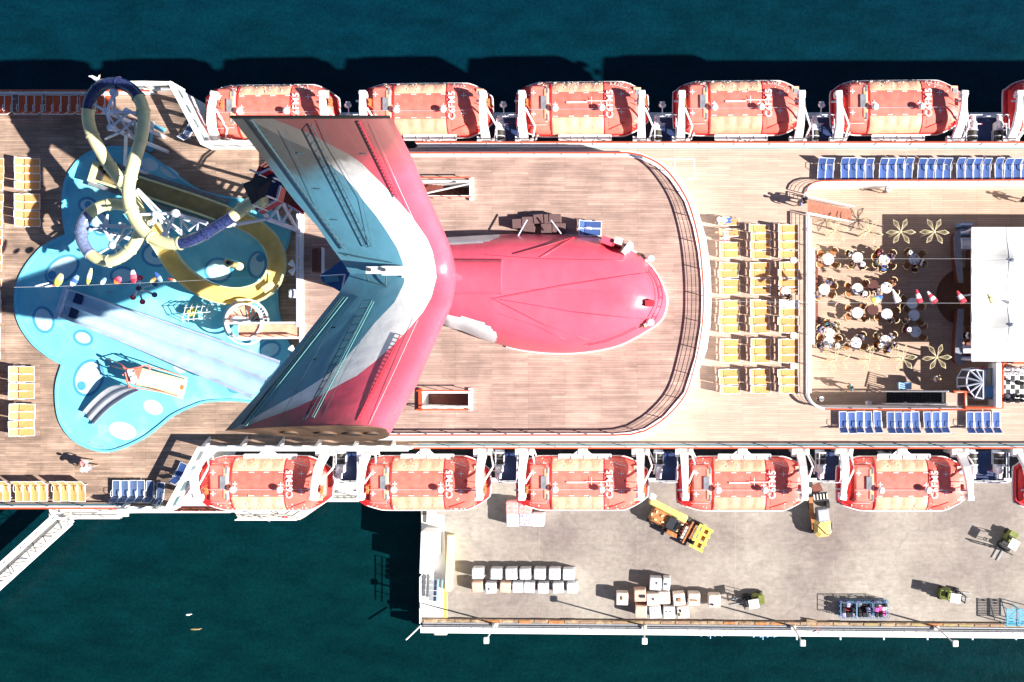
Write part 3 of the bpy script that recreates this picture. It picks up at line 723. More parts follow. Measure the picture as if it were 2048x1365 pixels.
# base cowl
CO = [(884, 480), (930, 475), (980, 472), (1040, 470), (1100, 471), (1160, 474), (1210, 482), (1255, 498), (1290, 522), (1315, 552), (1330, 585), (1333, 610), (1322, 640), (1290, 664), (1245, 688), (1200, 700), (1150, 706), (1100, 706), (1050, 701), (1010, 692), (970, 680), (930, 664), (890, 648), (868, 600), (866, 550), (872, 505)]
CS = cr(CO, 12, True)
prof = cr([(1.0, .0), (1.0, .55), (.985, 1.0), (.95, 1.5), (.90, 2.05), (.83, 2.65), (.73, 3.2), (.60, 3.65), (.45, 3.9), (.28, 4.02), (.12, 4.08), (.001, 4.1)], 3)
rings = []
for sc_, hz in prof:
    r = []
    for (x, y) in CS:
        bx, by = P(x, y, UZ)[:2]; c0 = P(1010+(x-1010)*.55, 585, UZ)
        # slightly higher towards the stem
        xx = c0.x+(bx-c0.x)*sc_; yy = c0.y+(by-c0.y)*sc_
        k = interp(x, [870, 1000, 1333], [1.0, 1.0, .82])
        r.append(Vector((xx-FO.x, yy-FO.y, hz*k)))
    rings.append(r)
def inpoly(x, y, pl):
    c = False; j = len(pl)-1
    for i in range(len(pl)):
        if (pl[i][1] > y) != (pl[j][1] > y) and x < (pl[j][0]-pl[i][0])*(y-pl[i][1])/(pl[j][1]-pl[i][1])+pl[i][0]: c = not c
        j = i
    return c
WPL = [(860, 628), (900, 632), (945, 640), (980, 655), (996, 671), (994, 684), (975, 700), (860, 660)]
WPU = [(860, 465), (1003, 465), (996, 474), (975, 482), (940, 487), (860, 490)]
def cowl_mat(i, j):
    v = rings[i][j]; z = v.z+UZ; x = NX+(v.x+FO.x)/(HC-z)*FP; y = NY-(v.y+FO.y)/(HC-z)*FP
    return 1 if inpoly(x, y, WPL) or inpoly(x, y, WPU) else 0
cw = MB().grid(rings, closed=True, mats=cowl_mat)
cowl = cw.build('base_cowl', [M['f_red'], M['f_white']], fun)
MB().sweep([r_*1.0+Vector((0, 0, .1)) for r_ in [Vector(v) for v in rings[0]]][int(4*12):int(19*12)], [(-.10, -.1), (.10, -.1), (.10, .1), (-.10, .1)], True).build('cowl_skirt', M['white2'], fun)
# neck box from stem to cowl
nb = MB(); n0 = [(905, 516), (1003, 518), (1003, 591), (905, 596)]
a_ = [L_(P(x, y, 7.3)) for x, y in n0]; rr_ = []
nr = []
for sx in range(7):
    s = sx/6; row = []
    for q in range(15):
        a = math.pi*q/14
        yy = 554+ (37*math.cos(math.pi-a)); zz = (6.0+1.35*math.sin(a)**.6)
        xx = 880+(1003-880)*s
        base = P(xx, yy, 7.0); row.append(Vector((base.x-FO.x, base.y-FO.y, zz-UZ if 0 < q < 14 else 3.0)))
    nr.append(row)
nb.grid(nr); nb.add(nr[-1], [tuple(range(15))]); nb.build('neck', M['f_red'], fun)
# equipment on the cowl
def cz(px, py): return 6.4
bvh = BVHTree.FromPolygons([Vector(v) for v in cw.v], cw.f)
def cowl_pt(px, py, lift=.05):
    z = 5.5
    for _ in range(4):
        p = L_(P(px, py, z)); h = bvh.ray_cast(Vector((p.x, p.y, 20)), Vector((0, 0, -1)))
        if h[0] is None: z = UZ+.1; break
        z = h[0].z+UZ
    return L_(P(px, py, z+lift))
def on_cowl(pts, k=8, lift=.06):
    o = []
    for a, b in zip(pts, pts[1:]):
        for q in range(k): o.append(cowl_pt(a[0]+(b[0]-a[0])*q/k, a[1]+(b[1]-a[1])*q/k, lift))
    o.append(cowl_pt(*pts[-1], lift)); return o
rim = mat('rose_handrail', (.55, .06, .12), .4, .1, 2)
MB().tube(on_cowl(cr([(1303, 535), (1318, 560), (1325, 590), (1322, 615), (1310, 640)], 4), 2, .55), .04, 5).tube(on_cowl(cr([(1297, 540), (1311, 563), (1317, 590), (1315, 613), (1303, 636)], 4), 2, .5), .04, 5).build('nose_rail', rim, cowl)
for k in range(6):
    t = cr([(1303, 535), (1318, 560), (1325, 590), (1322, 615), (1310, 640)], 4)[k*3]
    q = cowl_pt(*t, 0); MB().cyl(q, q+Vector((0, 0, .55)), .03, n=5).build('rail_post', rim, cowl)
MB().tube(on_cowl([(1175, 691), (1210, 684), (1245, 671), (1275, 656)], 4, .3), .04, 5).build('side_rail', rim, cowl)
for nm, pts, mm, r in (('stay_cable', [(1155, 472), (1082, 516)], M['f_red'], .018), ('stay_cable', [(975, 511), (1090, 519), (1270, 522)], M['f_red'], .014), ('stay_cable', [(985, 597), (1090, 650), (1210, 692)], M['f_red'], .016), ('stay_cable', [(990, 598), (1120, 573), (1300, 545)], rim, .02),
                   ('panel_seam', [(1003, 600), (1150, 625), (1290, 640)], rim, .02), ('panel_seam', [(1000, 628), (1080, 655), (1150, 690)], M['f_red'], .012), ('ladder_cable', [(1030, 509), (1095, 491), (1150, 474)], M['crimson'], .035)):
    MB().tube(on_cowl(pts, 8, .14), r, 5).build(nm, mm, cowl)
def spotlight(px, py):
    q = cowl_pt(px, py, 0)
    o = empty('floodlight', q, label=None); setparent(o, fun)
    MB().box((0, 0, .25), (.55, .45, .25), rz=.5).box((0, 0, .07), (.2, .2, .3)).build('bracket', M['rust'], o)
    MB().ell((.3, .12, .45), (.3, .26, .2)).cyl((.2, .1, .4), (-.1, -.1, .4), .14).build('lamp_head', M['whitestuc'], o)
spotlight(1292, 522); spotlight(1291, 649)
MB().box(cowl_pt(1299, 607, .25), (.62, .42, .5)).build('vent_box', M['crimson'], cowl)
MB().box(cowl_pt(1303, 607, .53), (.3, .4, .06)).build('vent_lid', M['f_red'], cowl)
# side equipment recess at the upper shoulder of the cowl
for (x, y, d, rz, m, nm) in ((1216, 488, (.8, .5, .9), -.35, 'f_red', 'locker'), (1226, 491, (.35, .45, .8), -.35, 'crimson', 'locker'), (1238, 488, (.55, .45, 1.1), -.3, 'offwhite', 'cabinet'), (1255, 501, (.28, .95, 1.0), -.65, 'whitestuc', 'locker_door')):
    c = P(x, y, UZ+d[2]); MB().box((c.x-FO.x, c.y-FO.y, d[2]/2+.01+1.0), (d[0], d[1], d[2]+2.0), rz=rz).build(nm, M[m], fun)
wq = [cowl_pt(1252, 508, .03), cowl_pt(1284, 507, .03), cowl_pt(1277, 514, .03), cowl_pt(1266, 523, .03)]
MB().add(wq+[v-Vector((0, 0, .05)) for v in wq], [(0, 1, 2, 3), (7, 6, 5, 4), (0, 4, 5, 1), (1, 5, 6, 2), (2, 6, 7, 3), (3, 7, 4, 0)]).build('recess', M['wood_dk'], cowl)
# ================================================================ LIFEBOATS
BO = [(-4.95, -1.2), (-4.95, 1.05), (-4.75, 1.35), (-4.2, 1.75), (-3.4, 2.0), (-2.8, 2.04), (0, 2.05), (2.6, 2.05), (3.3, 1.98), (4.1, 1.62), (4.75, 1.15), (4.95, .8), (4.95, -.75), (4.8, -1.1), (4.2, -1.55), (3.3, -1.98), (2.6, -2.05), (0, -2.05), (-2.8, -2.04), (-3.5, -1.95), (-4.3, -1.7), (-4.75, -1.45)]
def inset(d, f=1.0):       # boat outline drawn in by d metres
    out = []
    for x, y in BO:
        sx = (4.95-d)/4.95; sy = (2.05-d*f)/2.05
        out.append((x*sx, y*sy))
    return out
def boat_rings(rs): return [[Vector((x, y, z)) for x, y in cr(inset(d), 3, True)] for d, z in rs]
roofp = [(.02, .12), (.10, .45), (.28, .78), (.55, 1.02), (.95, 1.2), (1.35, 1.28), (1.7, 1.31), (2.04, 1.32)]
def make_boat():
    o = empty('lifeboat')
    b = MB().grid(boat_rings([(1.6, -2.0), (1.0, -1.75), (.45, -1.2), (.12, -.5), (.02, .0)]), closed=True)
    b.build('hull', M['whitestuc'], o)
    g = MB().sweep([Vector((x, y, .07)) for x, y in cr(BO, 3, True)], [(-.04, -.09), (.04, -.09), (.04, .09), (-.04, .09)], True, loop=True)
    g.build('gunwale', M['whitestuc'], o)
    br_ = boat_rings(roofp); rm = MB().grid(br_, closed=True, mats=lambda i, j: 1 if (i < 1 or br_[i][j].x < -3.72 or (i < 2 and br_[i][j].x > 3.9)) else 0)  # left end and steep low edges painted redder to stand for shade
    canopy = rm.build('canopy', [M['boatroof'], M['boat']], o)
    bv = BVHTree.FromPolygons([Vector(v) for v in rm.v], rm.f)
    def zz(x, y):
        h = bv.ray_cast(Vector((x, y, 9)), Vector((0, 0, -1))); return h[0].z if h[0] is not None else .1
    def patch(x0, x1, y0, y1, lift=.02, n=14, k=8, puff=0.0, skew=0.0):
        rows = []
        for i in range(n+1):
            r = []
            for j in range(k+1):
                x = x0+(x1-x0)*i/n+skew*(j/k-.5); y = y0+(y1-y0)*j/k
                e = abs(math.sin(math.pi*4*i/n))**.5*math.sin(math.pi*min(1, max(0, j/k)))**.5 if puff else 0
                r.append(Vector((x, y, zz(x, y)+lift+puff*e)))
            rows.append(r)
        return rows
    def edged(rows, d=.03):
        mb = MB().grid(rows)
        lo = [[v-Vector((0, 0, d)) for v in r] for r in rows]
        mb.grid([rows[0], lo[0]]).grid([rows[-1], lo[-1]]).grid([[r[0] for r in rows], [r[0] for r in lo]]).grid([[r[-1] for r in rows], [r[-1] for r in lo]])
        return mb
    edged(patch(-2.2, 1.62, 1.04, 1.98, .05, 24, 8, .07)).build('tarpaulin', M['tarp'], o)
    edged(patch(-2.2, 1.62, -1.98, -.86, .05, 24, 8, .07)).build('tarpaulin', M['tarp'], o)
    edged(patch(-2.2, 1.62, -.84, 1.02, .035, 8, 6)).build('roof_panel', M['boatroof'], o)
    edged(patch(2.0, 4.0, -1.5, 1.35, .02, 8, 10)).build('bow_panel', M['boatroof'], o)
    for x in (-2.29, 1.68):
        sm = MB()
        for k in range(16): 
            y = -1.95+3.9*k/16; y2 = y+3.9/16
            a = Vector((x, y, zz(x, y)+.05)); b_ = Vector((x, y2, zz(x, y2)+.05)); sm.tube([a, b_], .04, 4)
        sm.build('canopy_seam', M['boatdark'], o)
    # cockpit block
    cb = MB().bbox((-3.15, .12, 1.18), (1.35, 2.75, .5), .12); ck = cb.build('cockpit', M['boatroof'], o)
    MB().bbox((-2.62, .12, 1.3), (.42, 2.5, .42), .1).build('cockpit_ridge', M['salmon'], ck)
    MB().box((-2.78, .22, 1.53), (.42, .95, .05)).build('roof_hatch', M['grey'], ck)
    for y in (1.15, -.9): MB().box((-2.5, y, 1.53), (.13, .5, .04)).build('window', M['grey'], ck)
    MB().box((-3.95, .25, 1.02), (.35, .8, .08)).box((-4.0, .5, 1.1), (.5, .06, .06)).build('front_hatch', M['grey'], o)
    MB().box((4.18, 1.0, .98), (.36, .42, .1), ry=.2).build('hatch', M['grey'], o)
    MB().box((4.18, -.75, .98), (.3, .5, .1), ry=.2).build('hatch', M['grey'], o)
    MB().box((4.15, .1, .95), (.55, 2.6, .05), ry=.17).build('stern_panel', M['salmon'], o)
    rd = MB()
    for y in (0.0, .22): rd.box((4.68, y-.1, .72), (.06, .34, .06), ry=.5)
    rd.build('vent_slot', M['boatdark'], o)
    for x in (-1.95, 1.5):
        mb = MB().cyl((x, -.28, 1.25), (x, -.28, 1.7), .14).ell((x, -.28, 1.78), (.26, .26, .2), 14, 8)
        mb.build('lifting_dome', M['whitestuc'], o)
    MB().tube([(-3.9, -.3, 1.6), (4.0, -.3, 1.5)], .012, 4).build('guy_wire', M['truss'], o)
    # reflective marks
    mk = MB()
    for x in (-1.95, -.75, .35, 1.45):
        for y in (.96, -.78): mk.box((x, y, zz(x, y)+.065), (.38, .05, .02))
    def cross(x, y, s=.36, dz=.07):
        z = zz(x, y)+dz; mk.box((x, y, z), (s, .055, .02)); mk.box((x, y, z+.003), (.055, s, .02))
    cross(-1.95, .1); cross(1.45, .05); cross(2.95, .85, .4, .05); cross(2.95, -.5, .4, .05)
    for y in (.95, -.62): mk.box((-3.55, y, 1.44), (.36, .055, .02)); mk.box((-3.55, y, 1.443), (.055, .36, .02))
    for a, b_ in (((2.1, 1.7), (3.3, 1.35)), ((-3.9, -1.35), (-2.6, -1.35)), ((-3.9, 1.55), (-2.6, 1.6))):
        mk.tube([Vector((a[0]+(b_[0]-a[0])*t/5, a[1]+(b_[1]-a[1])*t/5, zz(a[0]+(b_[0]-a[0])*t/5, a[1]+(b_[1]-a[1])*t/5)+.04)) for t in range(6)], .02, 4)
    mk.build('reflective_mark', M['white'], o)
    MB().tube([Vector((2.0+1.2*t/5, -1.7+.45*t/5, zz(2.0+1.2*t/5, -1.7+.45*t/5)+.05)) for t in range(6)], .03, 4).build('panel_line', M['boatdark'], o)
    # left end block; shade of the sloping end is put into its dark red
    fe = MB(); e0 = [(-4.93, -1.2), (-4.93, 1.05), (-4.2, 1.72), (-4.05, 1.3), (-4.3, .9), (-4.35, -1.0), (-4.1, -1.4), (-4.3, -1.68)]
    fe.prism(e0, .1, .62); fe.build('shaded_end', M['boatdark'], o)
    text_mesh('call_sign', 'C6FM5', .68, M['white'], o, (2.12, .08, zz(2.12, .08)+.10), R(90), offset=.008, spacing=1.08)
    o['_'] = 0; del o['_']; global boat_zz; boat_zz = zz
    return o
def digits(o, s):
    text_mesh('boat_number', s, .55, M['boatdark'], o, (3.35, .15, 1.32), R(90))
def mast_part(o):
    MB().box((-.35, .22, 1.42), (1.5, .1, .08)).tube([(.4, .3, 1.5), (1.9, .28, 1.5)], .03, 5).tube([(.75, .6, 1.5), (.75, .05, 1.5)], .02, 4).build('folded_mast', M['whitestuc'], o)
bz = -1.5
top_b = [(549, 226, 0), (855, 223, 0), (1165, 220, 1), (1477, 218, 1), (1791, 217, 0), (2136, 214, 0)]
bot_b = [(536, 966, 0), (850, 966, 0), (1165, 966, 1), (1484, 967, 1), (1803, 967, 0), (2156, 967, 0)]
bproto = make_boat(); used = [False]; protos = []
names = ['leftmost', 'second from the left', 'third from the left', 'fourth from the left', 'fifth from the left', 'rightmost, half out of view,']
sideinfo = {0: ['whose corner is hidden by the funnel tip', 'just right of the funnel tip', 'with a folded white mast on its roof', 'with a folded mast, fourth from the left', 'at the far right end of the full boats', 'cut off by the photo edge'],
            1: ['beside the slanted windscreen and gangway quay', 'over the open water left of the pier', 'above the red and white pallet stacks', 'above the yellow loader', 'right of the orange excavator', 'cut off by the photo edge']}
bpos = []
nums = {(1, 0): '21', (1, 1): '19', (1, 2): '17', (1, 3): '15', (1, 4): '11'}
bprotos = copy_tree(bproto)
boats = []
for row, lst in ((0, top_b), (1, bot_b)):
    for i, (px, py, ms) in enumerate(lst):
        o = bproto if not boats else (bprotos if len(boats) == 1 else copy_tree(bprotos))
        boats.append(o)
        o.location = P(px, py, bz); o.rotation_euler = (0, 0, R(.6) if row == 0 else 0)
        if ms: mast_part(o)
        rs = random.Random(i*7+row*31); sp = MB(); nsp = (70, 60, 60, 40, 34, 20)[i] if row == 0 else (90, 60, 34, 14, 40, 10)[i]
        for k in range(nsp):
            x = rs.uniform(-4.0, 3.9); yy = (1 if row == 0 else -1)*(1.95-abs(rs.gauss(0, .45)))
            if abs(yy) > 1.93: continue
            z_ = boat_zz(x, yy)+(.13 if -2.2 < x < 1.62 else .03); r_ = rs.uniform(.015, .06)
            sp.box((x, yy, z_), (r_*rs.uniform(1, 3.5), r_*rs.uniform(.8, 2), .015), rz=rs.uniform(0, 3))
        tag(sp.build('bird_droppings', M['splat'], o), kind='stuff')
        if (row, i) in nums: digits(o, nums[(row, i)])
        tag(o, f"orange lifeboat in the {'upper' if row == 0 else 'lower'} row, {sideinfo[row][i]}", 'lifeboat', 'lifeboats hanging along both sides of the ship')

# ---- davits: local y points outboard
def make_davit():
    o = empty('davit')
    MB().bbox((0, -.35, -1.2), (1.0, 1.1, 2.4), .08).box((.55, -.2, -.2), (.25, .8, .7)).box((-.5, 0, .1), (.3, .6, .6)).build('base', M['whitestuc'], o)
    a = MB(); pts = [(0, .0, .0), (0, .9, 1.3), (0, 2.0, 1.85), (0, 3.05, 1.9)]
    wd = [(.32, .3), (.27, .27), (.22, .22), (.17, .18)]
    rows = [[Vector(p)+Vector((x, 0, z)) for x, z in ((-w_, -h_), (w_, -h_), (w_, h_), (-w_, h_))] for p, (w_, h_) in zip(pts, wd)]
    a.grid(rows, smooth=False, closed=True); a.add(rows[-1], [(0, 1, 2, 3)]); a.build('arm', M['whitestuc'], o)
    MB().bbox((0, 3.15, 1.85), (.55, .35, .45), .06).cyl((-.3, 3.0, 1.65), (.3, 3.0, 1.65), .18).build('sheave_head', M['whitestuc'], o)
    MB().tube([(.5, -.1, -.4), (.85, 1.0, .6), (.25, 2.1, 1.7)], .07, 6).tube([(.62, -.1, -.8), (1.15, .9, .1), (1.0, 1.6, .3)], .06, 6).build('strut', M['whitestuc'], o)
    MB().tube([(.2, 3.0, 1.7), (.32, 2.6, 1.0), (.3, 2.9, .3)], .03, 5).tube([(.3, 2.4, 1.6), (.45, 2.3, .9)], .03, 5).box((.28, 2.7, .9), (.18, .5, .25)).build('hook_tackle', M['rust'], o)
    MB().box((-.34, 2.6, 1.7), (.4, .12, .1)).build('cleat', M['whitestuc'], o)
    return o
dav = make_davit(); used = [False]
PRI = ['first', 'second', 'third', 'fourth', 'fifth', 'last']
for row, lst in ((0, top_b), (1, bot_b)):
    for i, (px, py, ms) in enumerate(lst):
        for sd, dx in (('left', -116), ('right', 118)):
            if row == 0 and i == 5 and sd == 'right': continue
            if row == 1 and i == 5 and sd == 'right': continue
            if row == 0 and i == 0 and sd == 'right': pass
            lean = {(0, 4): .10, (1, 4): -.14, (0, 0): -.2, (1, 0): .28}.get((row, i), 0)
            if row == 0: base = P(px+dx, 283, -1.0); rz = 0
            else: base = P(px+dx-(0 if sd == 'left' else 2), 905, -1.0); rz = R(180)
            if row == 1 and i == 0 and sd == 'left': base = P(396, 912, -1.0)
            side = 'upper' if row == 0 else 'lower'
            lab = f"white davit arm over the {sd} end of the {PRI[i]} lifeboat in the {side} row"
            o = put(dav, used, base, rz+(lean if sd == 'left' else -lean*.4), lab, 'davit', 'davits carrying the lifeboats')
            if row == 1: o.scale = (-1, 1, 1)
# ---- platforms, winches and searchlights between the boats
plat = []
for row, gaps in ((0, [(703, 1), (1008, 1), (1320, 1), (1632, 1), (1966, 2)]), (1, [(691, 1), (1006, 1), (1323, 1), (1645, 1), (1966, 2)])):
    for gi, (gx, nw) in enumerate(gaps):
        y0, y1 = ((236, 287) if row == 0 else (903, 962))
        wd = 21 if nw == 1 else 42
        ox = 10 if nw == 1 else 0
        side = 'upper' if row == 0 else 'lower'
        z = -1.6
        c = P(gx+ox, (y0+y1)/2, z)
        sz = abs(P(gx+ox+wd, 0, z).x-P(gx+ox-wd, 0, z).x); hy = abs(P(0, y0, z).y-P(0, y1, z).y)
        o = empty('winch_platform', c, label=f"navy floored winch platform in the {PRI[gi]} gap between {side} row lifeboats", cat='platform', group='winch platforms between the lifeboats')
        MB().box((0, 0, -.06), (sz, hy, .12)).box((0, 0, -1.6), (sz*.5, hy*.5, 3.0)).build('floor', M['navy'], o)
        rb = MB(); sy = 1 if row == 0 else -1
        for h in (.5, 1.0):
            rb.tube([(-sz/2, -sy*hy/2, h), (-sz/2, sy*hy*.35, h), (-sz/2+.3, sy*hy/2, h), (sz/2-.1, sy*hy/2, h), (sz/2, sy*hy*.35, h), (sz/2, -sy*hy/2, h)], .04, 5)
        for p in ((-sz/2, 0), (-sz/2+.3, sy*hy/2), (sz/2, 0), (sz/2, sy*hy/2), (0, sy*hy/2)): rb.tube([(p[0], p[1], 0), (p[0], p[1], 1.0)], .035, 5)
        rb.build('guard_rail', M['truss'], o)
        for k in range(nw):
            wx = gx-6 if nw == 1 else gx-26+52*k
            wc = P(wx, 262 if row == 0 else 930, z)
            wo = empty('boat_winch', wc, rz=0 if row == 0 else R(180), label=f"white boat winch with dark rope drum in the {PRI[gi]} {side} gap" + ('' if nw == 1 else (', left of the pair' if k == 0 else ', right of the pair')), cat='winch', group='boat winches')
            MB().bbox((0, .25, .45), (.55, .65, .8), .08).cyl((0, .55, .7), (0, .95, .7), .2).box((.35, .35, .75), (.5, .06, .06)).ell((.02, .3, .9), (.22, .3, .18)).build('motor', M['whitestuc'], wo)
            MB().cyl((0, -.95, .55), (0, -.12, .55), .33, n=18).build('drum', M['drum'], wo)
            MB().cyl((0, -1.02, .55), (0, -.95, .55), .40, n=18).cyl((0, -.56, .55), (0, -.52, .55), .37, n=18).cyl((0, -.12, .55), (0, -.05, .55), .40, n=18).box((0, -.6, .08), (.7, 1.1, .15)).build('flange', M['truss'], wo)
            MB().ell((.62, .35, .75), (.06, .06, .06)).build('valve_wheel', M['redcloth'], wo)
        if gi < 4 and row == 0:
            lo = P(gx+2, 222, -1); o2 = empty('searchlight', P(gx+4, 236, z), label=f"small white searchlight on a pole at the {PRI[gi]} gap of the upper row", cat='searchlight')
            MB().tube([(0, 0, 0), (0, .05, 1.2), (0, .55, 1.4)], .04, 6).build('pole', M['truss'], o2)
            MB().ell((0, .6, 1.45), (.28, .22, .18)).cyl((0, .62, 1.4), (0, .85, 1.4), .14, .2).build('lamp_head', M['steel'], o2)
# boarding brackets between boats and ship edge
for row, lst in ((0, top_b), (1, bot_b)):
    for i, (px, py, ms) in enumerate(lst[:5]):
        y = 282 if row == 0 else 908
        side = 'upper' if row == 0 else 'lower'
        o = empty('boarding_rack', P(px+5, y, -.9), rz=0 if row == 0 else R(180), label=f"white boarding rack between the {PRI[i]} {side} lifeboat and the ship edge", cat='rack', group='boarding racks beside the lifeboats')
        MB().box((0, .05, 0), (3.9, .08, .1)).box((0, .42, 0), (3.9, .08, .1)).box((-1.95, .23, 0), (.08, .4, .1)).box((1.95, .23, 0), (.08, .4, .1)).box((0, .23, 0), (.08, .4, .1)).box((-1.0, .23, 0), (.05, .4, .1)).box((1.0, .23, 0), (.05, .4, .1)).build('frame', M['whitestuc'], o)
        MB().box((0, .23, -.04), (3.8, .34, .04)).build('grating', M['white2'], o)
        MB().box((.15, -.28, .1), (.7, .55, .12)).box((.35, -.3, .2), (.3, .3, .1)).box((-.3, -.1, .05), (.5, .1, .1), rz=-.7).box((.65, -.1, .05), (.5, .1, .1), rz=.7).build('control_box', M['whitestuc'], o)
# ================================================================ SPLASH POOL AND SLIDES
PO = [(226, 293), (267, 296), (291, 304), (328, 329), (359, 353), (402, 380), (450, 392), (505, 402), (550, 424), (575, 447), (582, 465), (578, 490), (568, 512), (560, 540), (557, 575), (558, 610), (563, 640), (573, 672), (584, 700), (582, 740), (560, 785), (520, 806), (470, 803), (418, 805), (390, 813), (349, 832), (320, 855), (287, 879), (246, 898), (215, 905), (185, 900), (154, 886), (131, 863), (117, 834), (112, 795), (114, 763), (124, 730)]
PO2 = [(124, 730), (98, 715), (68, 691), (45, 660), (33, 630), (30, 600), (34, 570), (49, 537), (72, 507), (96, 486), (132, 469)]
PO3 = [(132, 469), (127, 441), (125, 400), (131, 361), (144, 337), (164, 314), (195, 298), (226, 293)]
pool_out = cr(PO, 4)[:-1]+cr(PO2, 4)[:-1]+cr(PO3, 4)[:-1]
pcx, pcy = 300, 590
def shrink(pts, d):
    n = len(pts); out = []
    for i in range(n):
        a, b, c = pts[i-1], pts[i], pts[(i+1) % n]
        t = Vector((c[0]-a[0], c[1]-a[1])); t.normalize(); nn = Vector((-t.y, t.x))
        out.append((b[0]+nn.x*d, b[1]+nn.y*d))
    return out
pin = shrink(pool_out, 4.5); 
PLO = P(300, 590)
pool = empty('splash_pool', PLO, label='cloud shaped blue splash pool floor with painted rings and eyes', cat='splash pool')
def lp(pts): return [((P(x, y)-PLO)[0], (P(x, y)-PLO)[1]) for x, y in pts]
MB().prism(lp(pool_out), .0, .16, holes=[lp(pin)]).build('rim', M['poolrim'], pool)
MB().prism(lp(pin), .0, .05).build('floor', M['pool'], pool)
def ell_px(x, y, rx, ry, rz, z, m, name):
    c = P(x, y)-PLO; k = 1/27.03
    MB().disc((c.x, c.y, z), rx*k, ry*k, R(rz)).build(name, m, pool)
for (x, y, rx, ry, rz, eye) in ((125, 539, 39, 25, 35, (105, 551, 9)), (88, 640, 22, 28, 20, None), (167, 676, 21, 16, -20, None), (178, 756, 30, 39, -25, (164, 772, 9)), (246, 552, 26, 19, 0, None),
                                (316, 509, 33, 26, 5, (313, 507, 9)), (437, 541, 29, 26, 0, None), (515, 530, 20, 28, -8, (521, 517, 8)), (176, 411, 20, 17, -10, (177, 410, 7)), (201, 447, 21, 26, 10, None), (540, 700, 24, 18, 20, None), (475, 770, 22, 17, 20, (470, 772, 5))):
    ell_px(x, y, rx, ry, rz, .056, M['poolring'], 'painted_ring'); ell_px(x, y, rx-5.5, ry-5.5, rz, .062, M['poollight'], 'painted_spot')
    if eye: ell_px(eye[0], eye[1], eye[2], eye[2], 0, .068, M['poolring'], 'painted_eye')
for (x, y, rx, ry, rz) in ((363, 735, 15, 11, -10), (307, 815, 20, 14, -25), (246, 862, 28, 17, -15), (405, 470, 10, 12, 0), (300, 330, 18, 14, 0), (340, 345, 22, 9, -30)):
    ell_px(x, y, rx, ry, rz, .056, M['poolpale'], 'pale_spot')
for (x, y) in ((180, 886), (205, 893), (241, 893), (220, 585)):
    c = P(x, y)-PLO; MB().box((c.x, c.y, .06), (.38, .09, .03), rz=.1).build('drain_grate', M['steel'], pool)

# ---- enclosed tube slide
tub = empty('tube_slide', P(392, 307, 0), label='twisting enclosed yellow and navy tube slide on white trusses', cat='water slide')
TO = tub.location.copy()
pth = [(524, 402, 8.9), (500, 408, 8.8), (470, 430, 8.6), (435, 452, 8.45), (398, 474, 8.3), (360, 487, 8.15), (322, 484, 8.0), (287, 462, 7.85), (264, 425, 7.7), (257, 380, 7.55), (267, 330, 7.4), (281, 282, 7.25), (288, 240, 7.1), (282, 205, 6.95), (262, 178, 6.8), (232, 166, 6.65), (203, 172, 6.5), (183, 194, 6.35), (176, 225, 6.2), (181, 260, 6.05), (198, 297, 5.9), (225, 340, 5.7), (255, 382, 5.5), (277, 420, 5.3), (281, 455, 5.1), (268, 490, 4.9), (243, 514, 4.7), (214, 523, 4.5), (185, 512, 4.3), (166, 486, 4.15), (164, 457, 4.0), (176, 431, 3.85), (200, 414, 3.7), (228, 409, 3.6), (256, 414, 3.5), (279, 430, 3.4), (296, 447, 3.3)]
fp = cr(pth, 6)
def seg_idx(x, y):
    return min(range(len(fp)), key=lambda i: (fp[i][0]-x)**2+(fp[i][1]-y)**2)
cutn = [0, 2, 5.25, 12.75-0.2, 17.8, 27.3, 31.0, len(pth)-1]      # in control point units
cols = ['yellow', 'bluetube', 'yellow', 'bluetube', 'yellow', 'paleblue', 'yellow']
cutn = [0, 2.2, 5.0, 13.3, 17.8, 28.2, 31.2, len(pth)-1]
rt = .40
for a, b, cname in zip(cutn, cutn[1:], cols):
    seg = fp[int(round(a*6)):int(round(b*6))+1]
    W = [P(*p)-TO for p in seg]
    n = 14; prof_ = [(rt*math.cos(2*math.pi*i/n), rt*math.sin(2*math.pi*i/n)) for i in range(n)]
    sec = MB().sweep(W, prof_, True, caps=False).sweep(W, [(x*.93, y*.93) for x, y in prof_], True, caps=False).build('tube_section', M[cname], tub)
    step = 9
    for i in range(0, len(W)-1, step):
        j = min(i+1, len(W)-1); d = (W[j]-W[i]).normalized()*.045
        MB().cyl(W[i]-d, W[i]+d, rt+.055, n=16, caps=True).build('joint_flange', M[cname], sec)
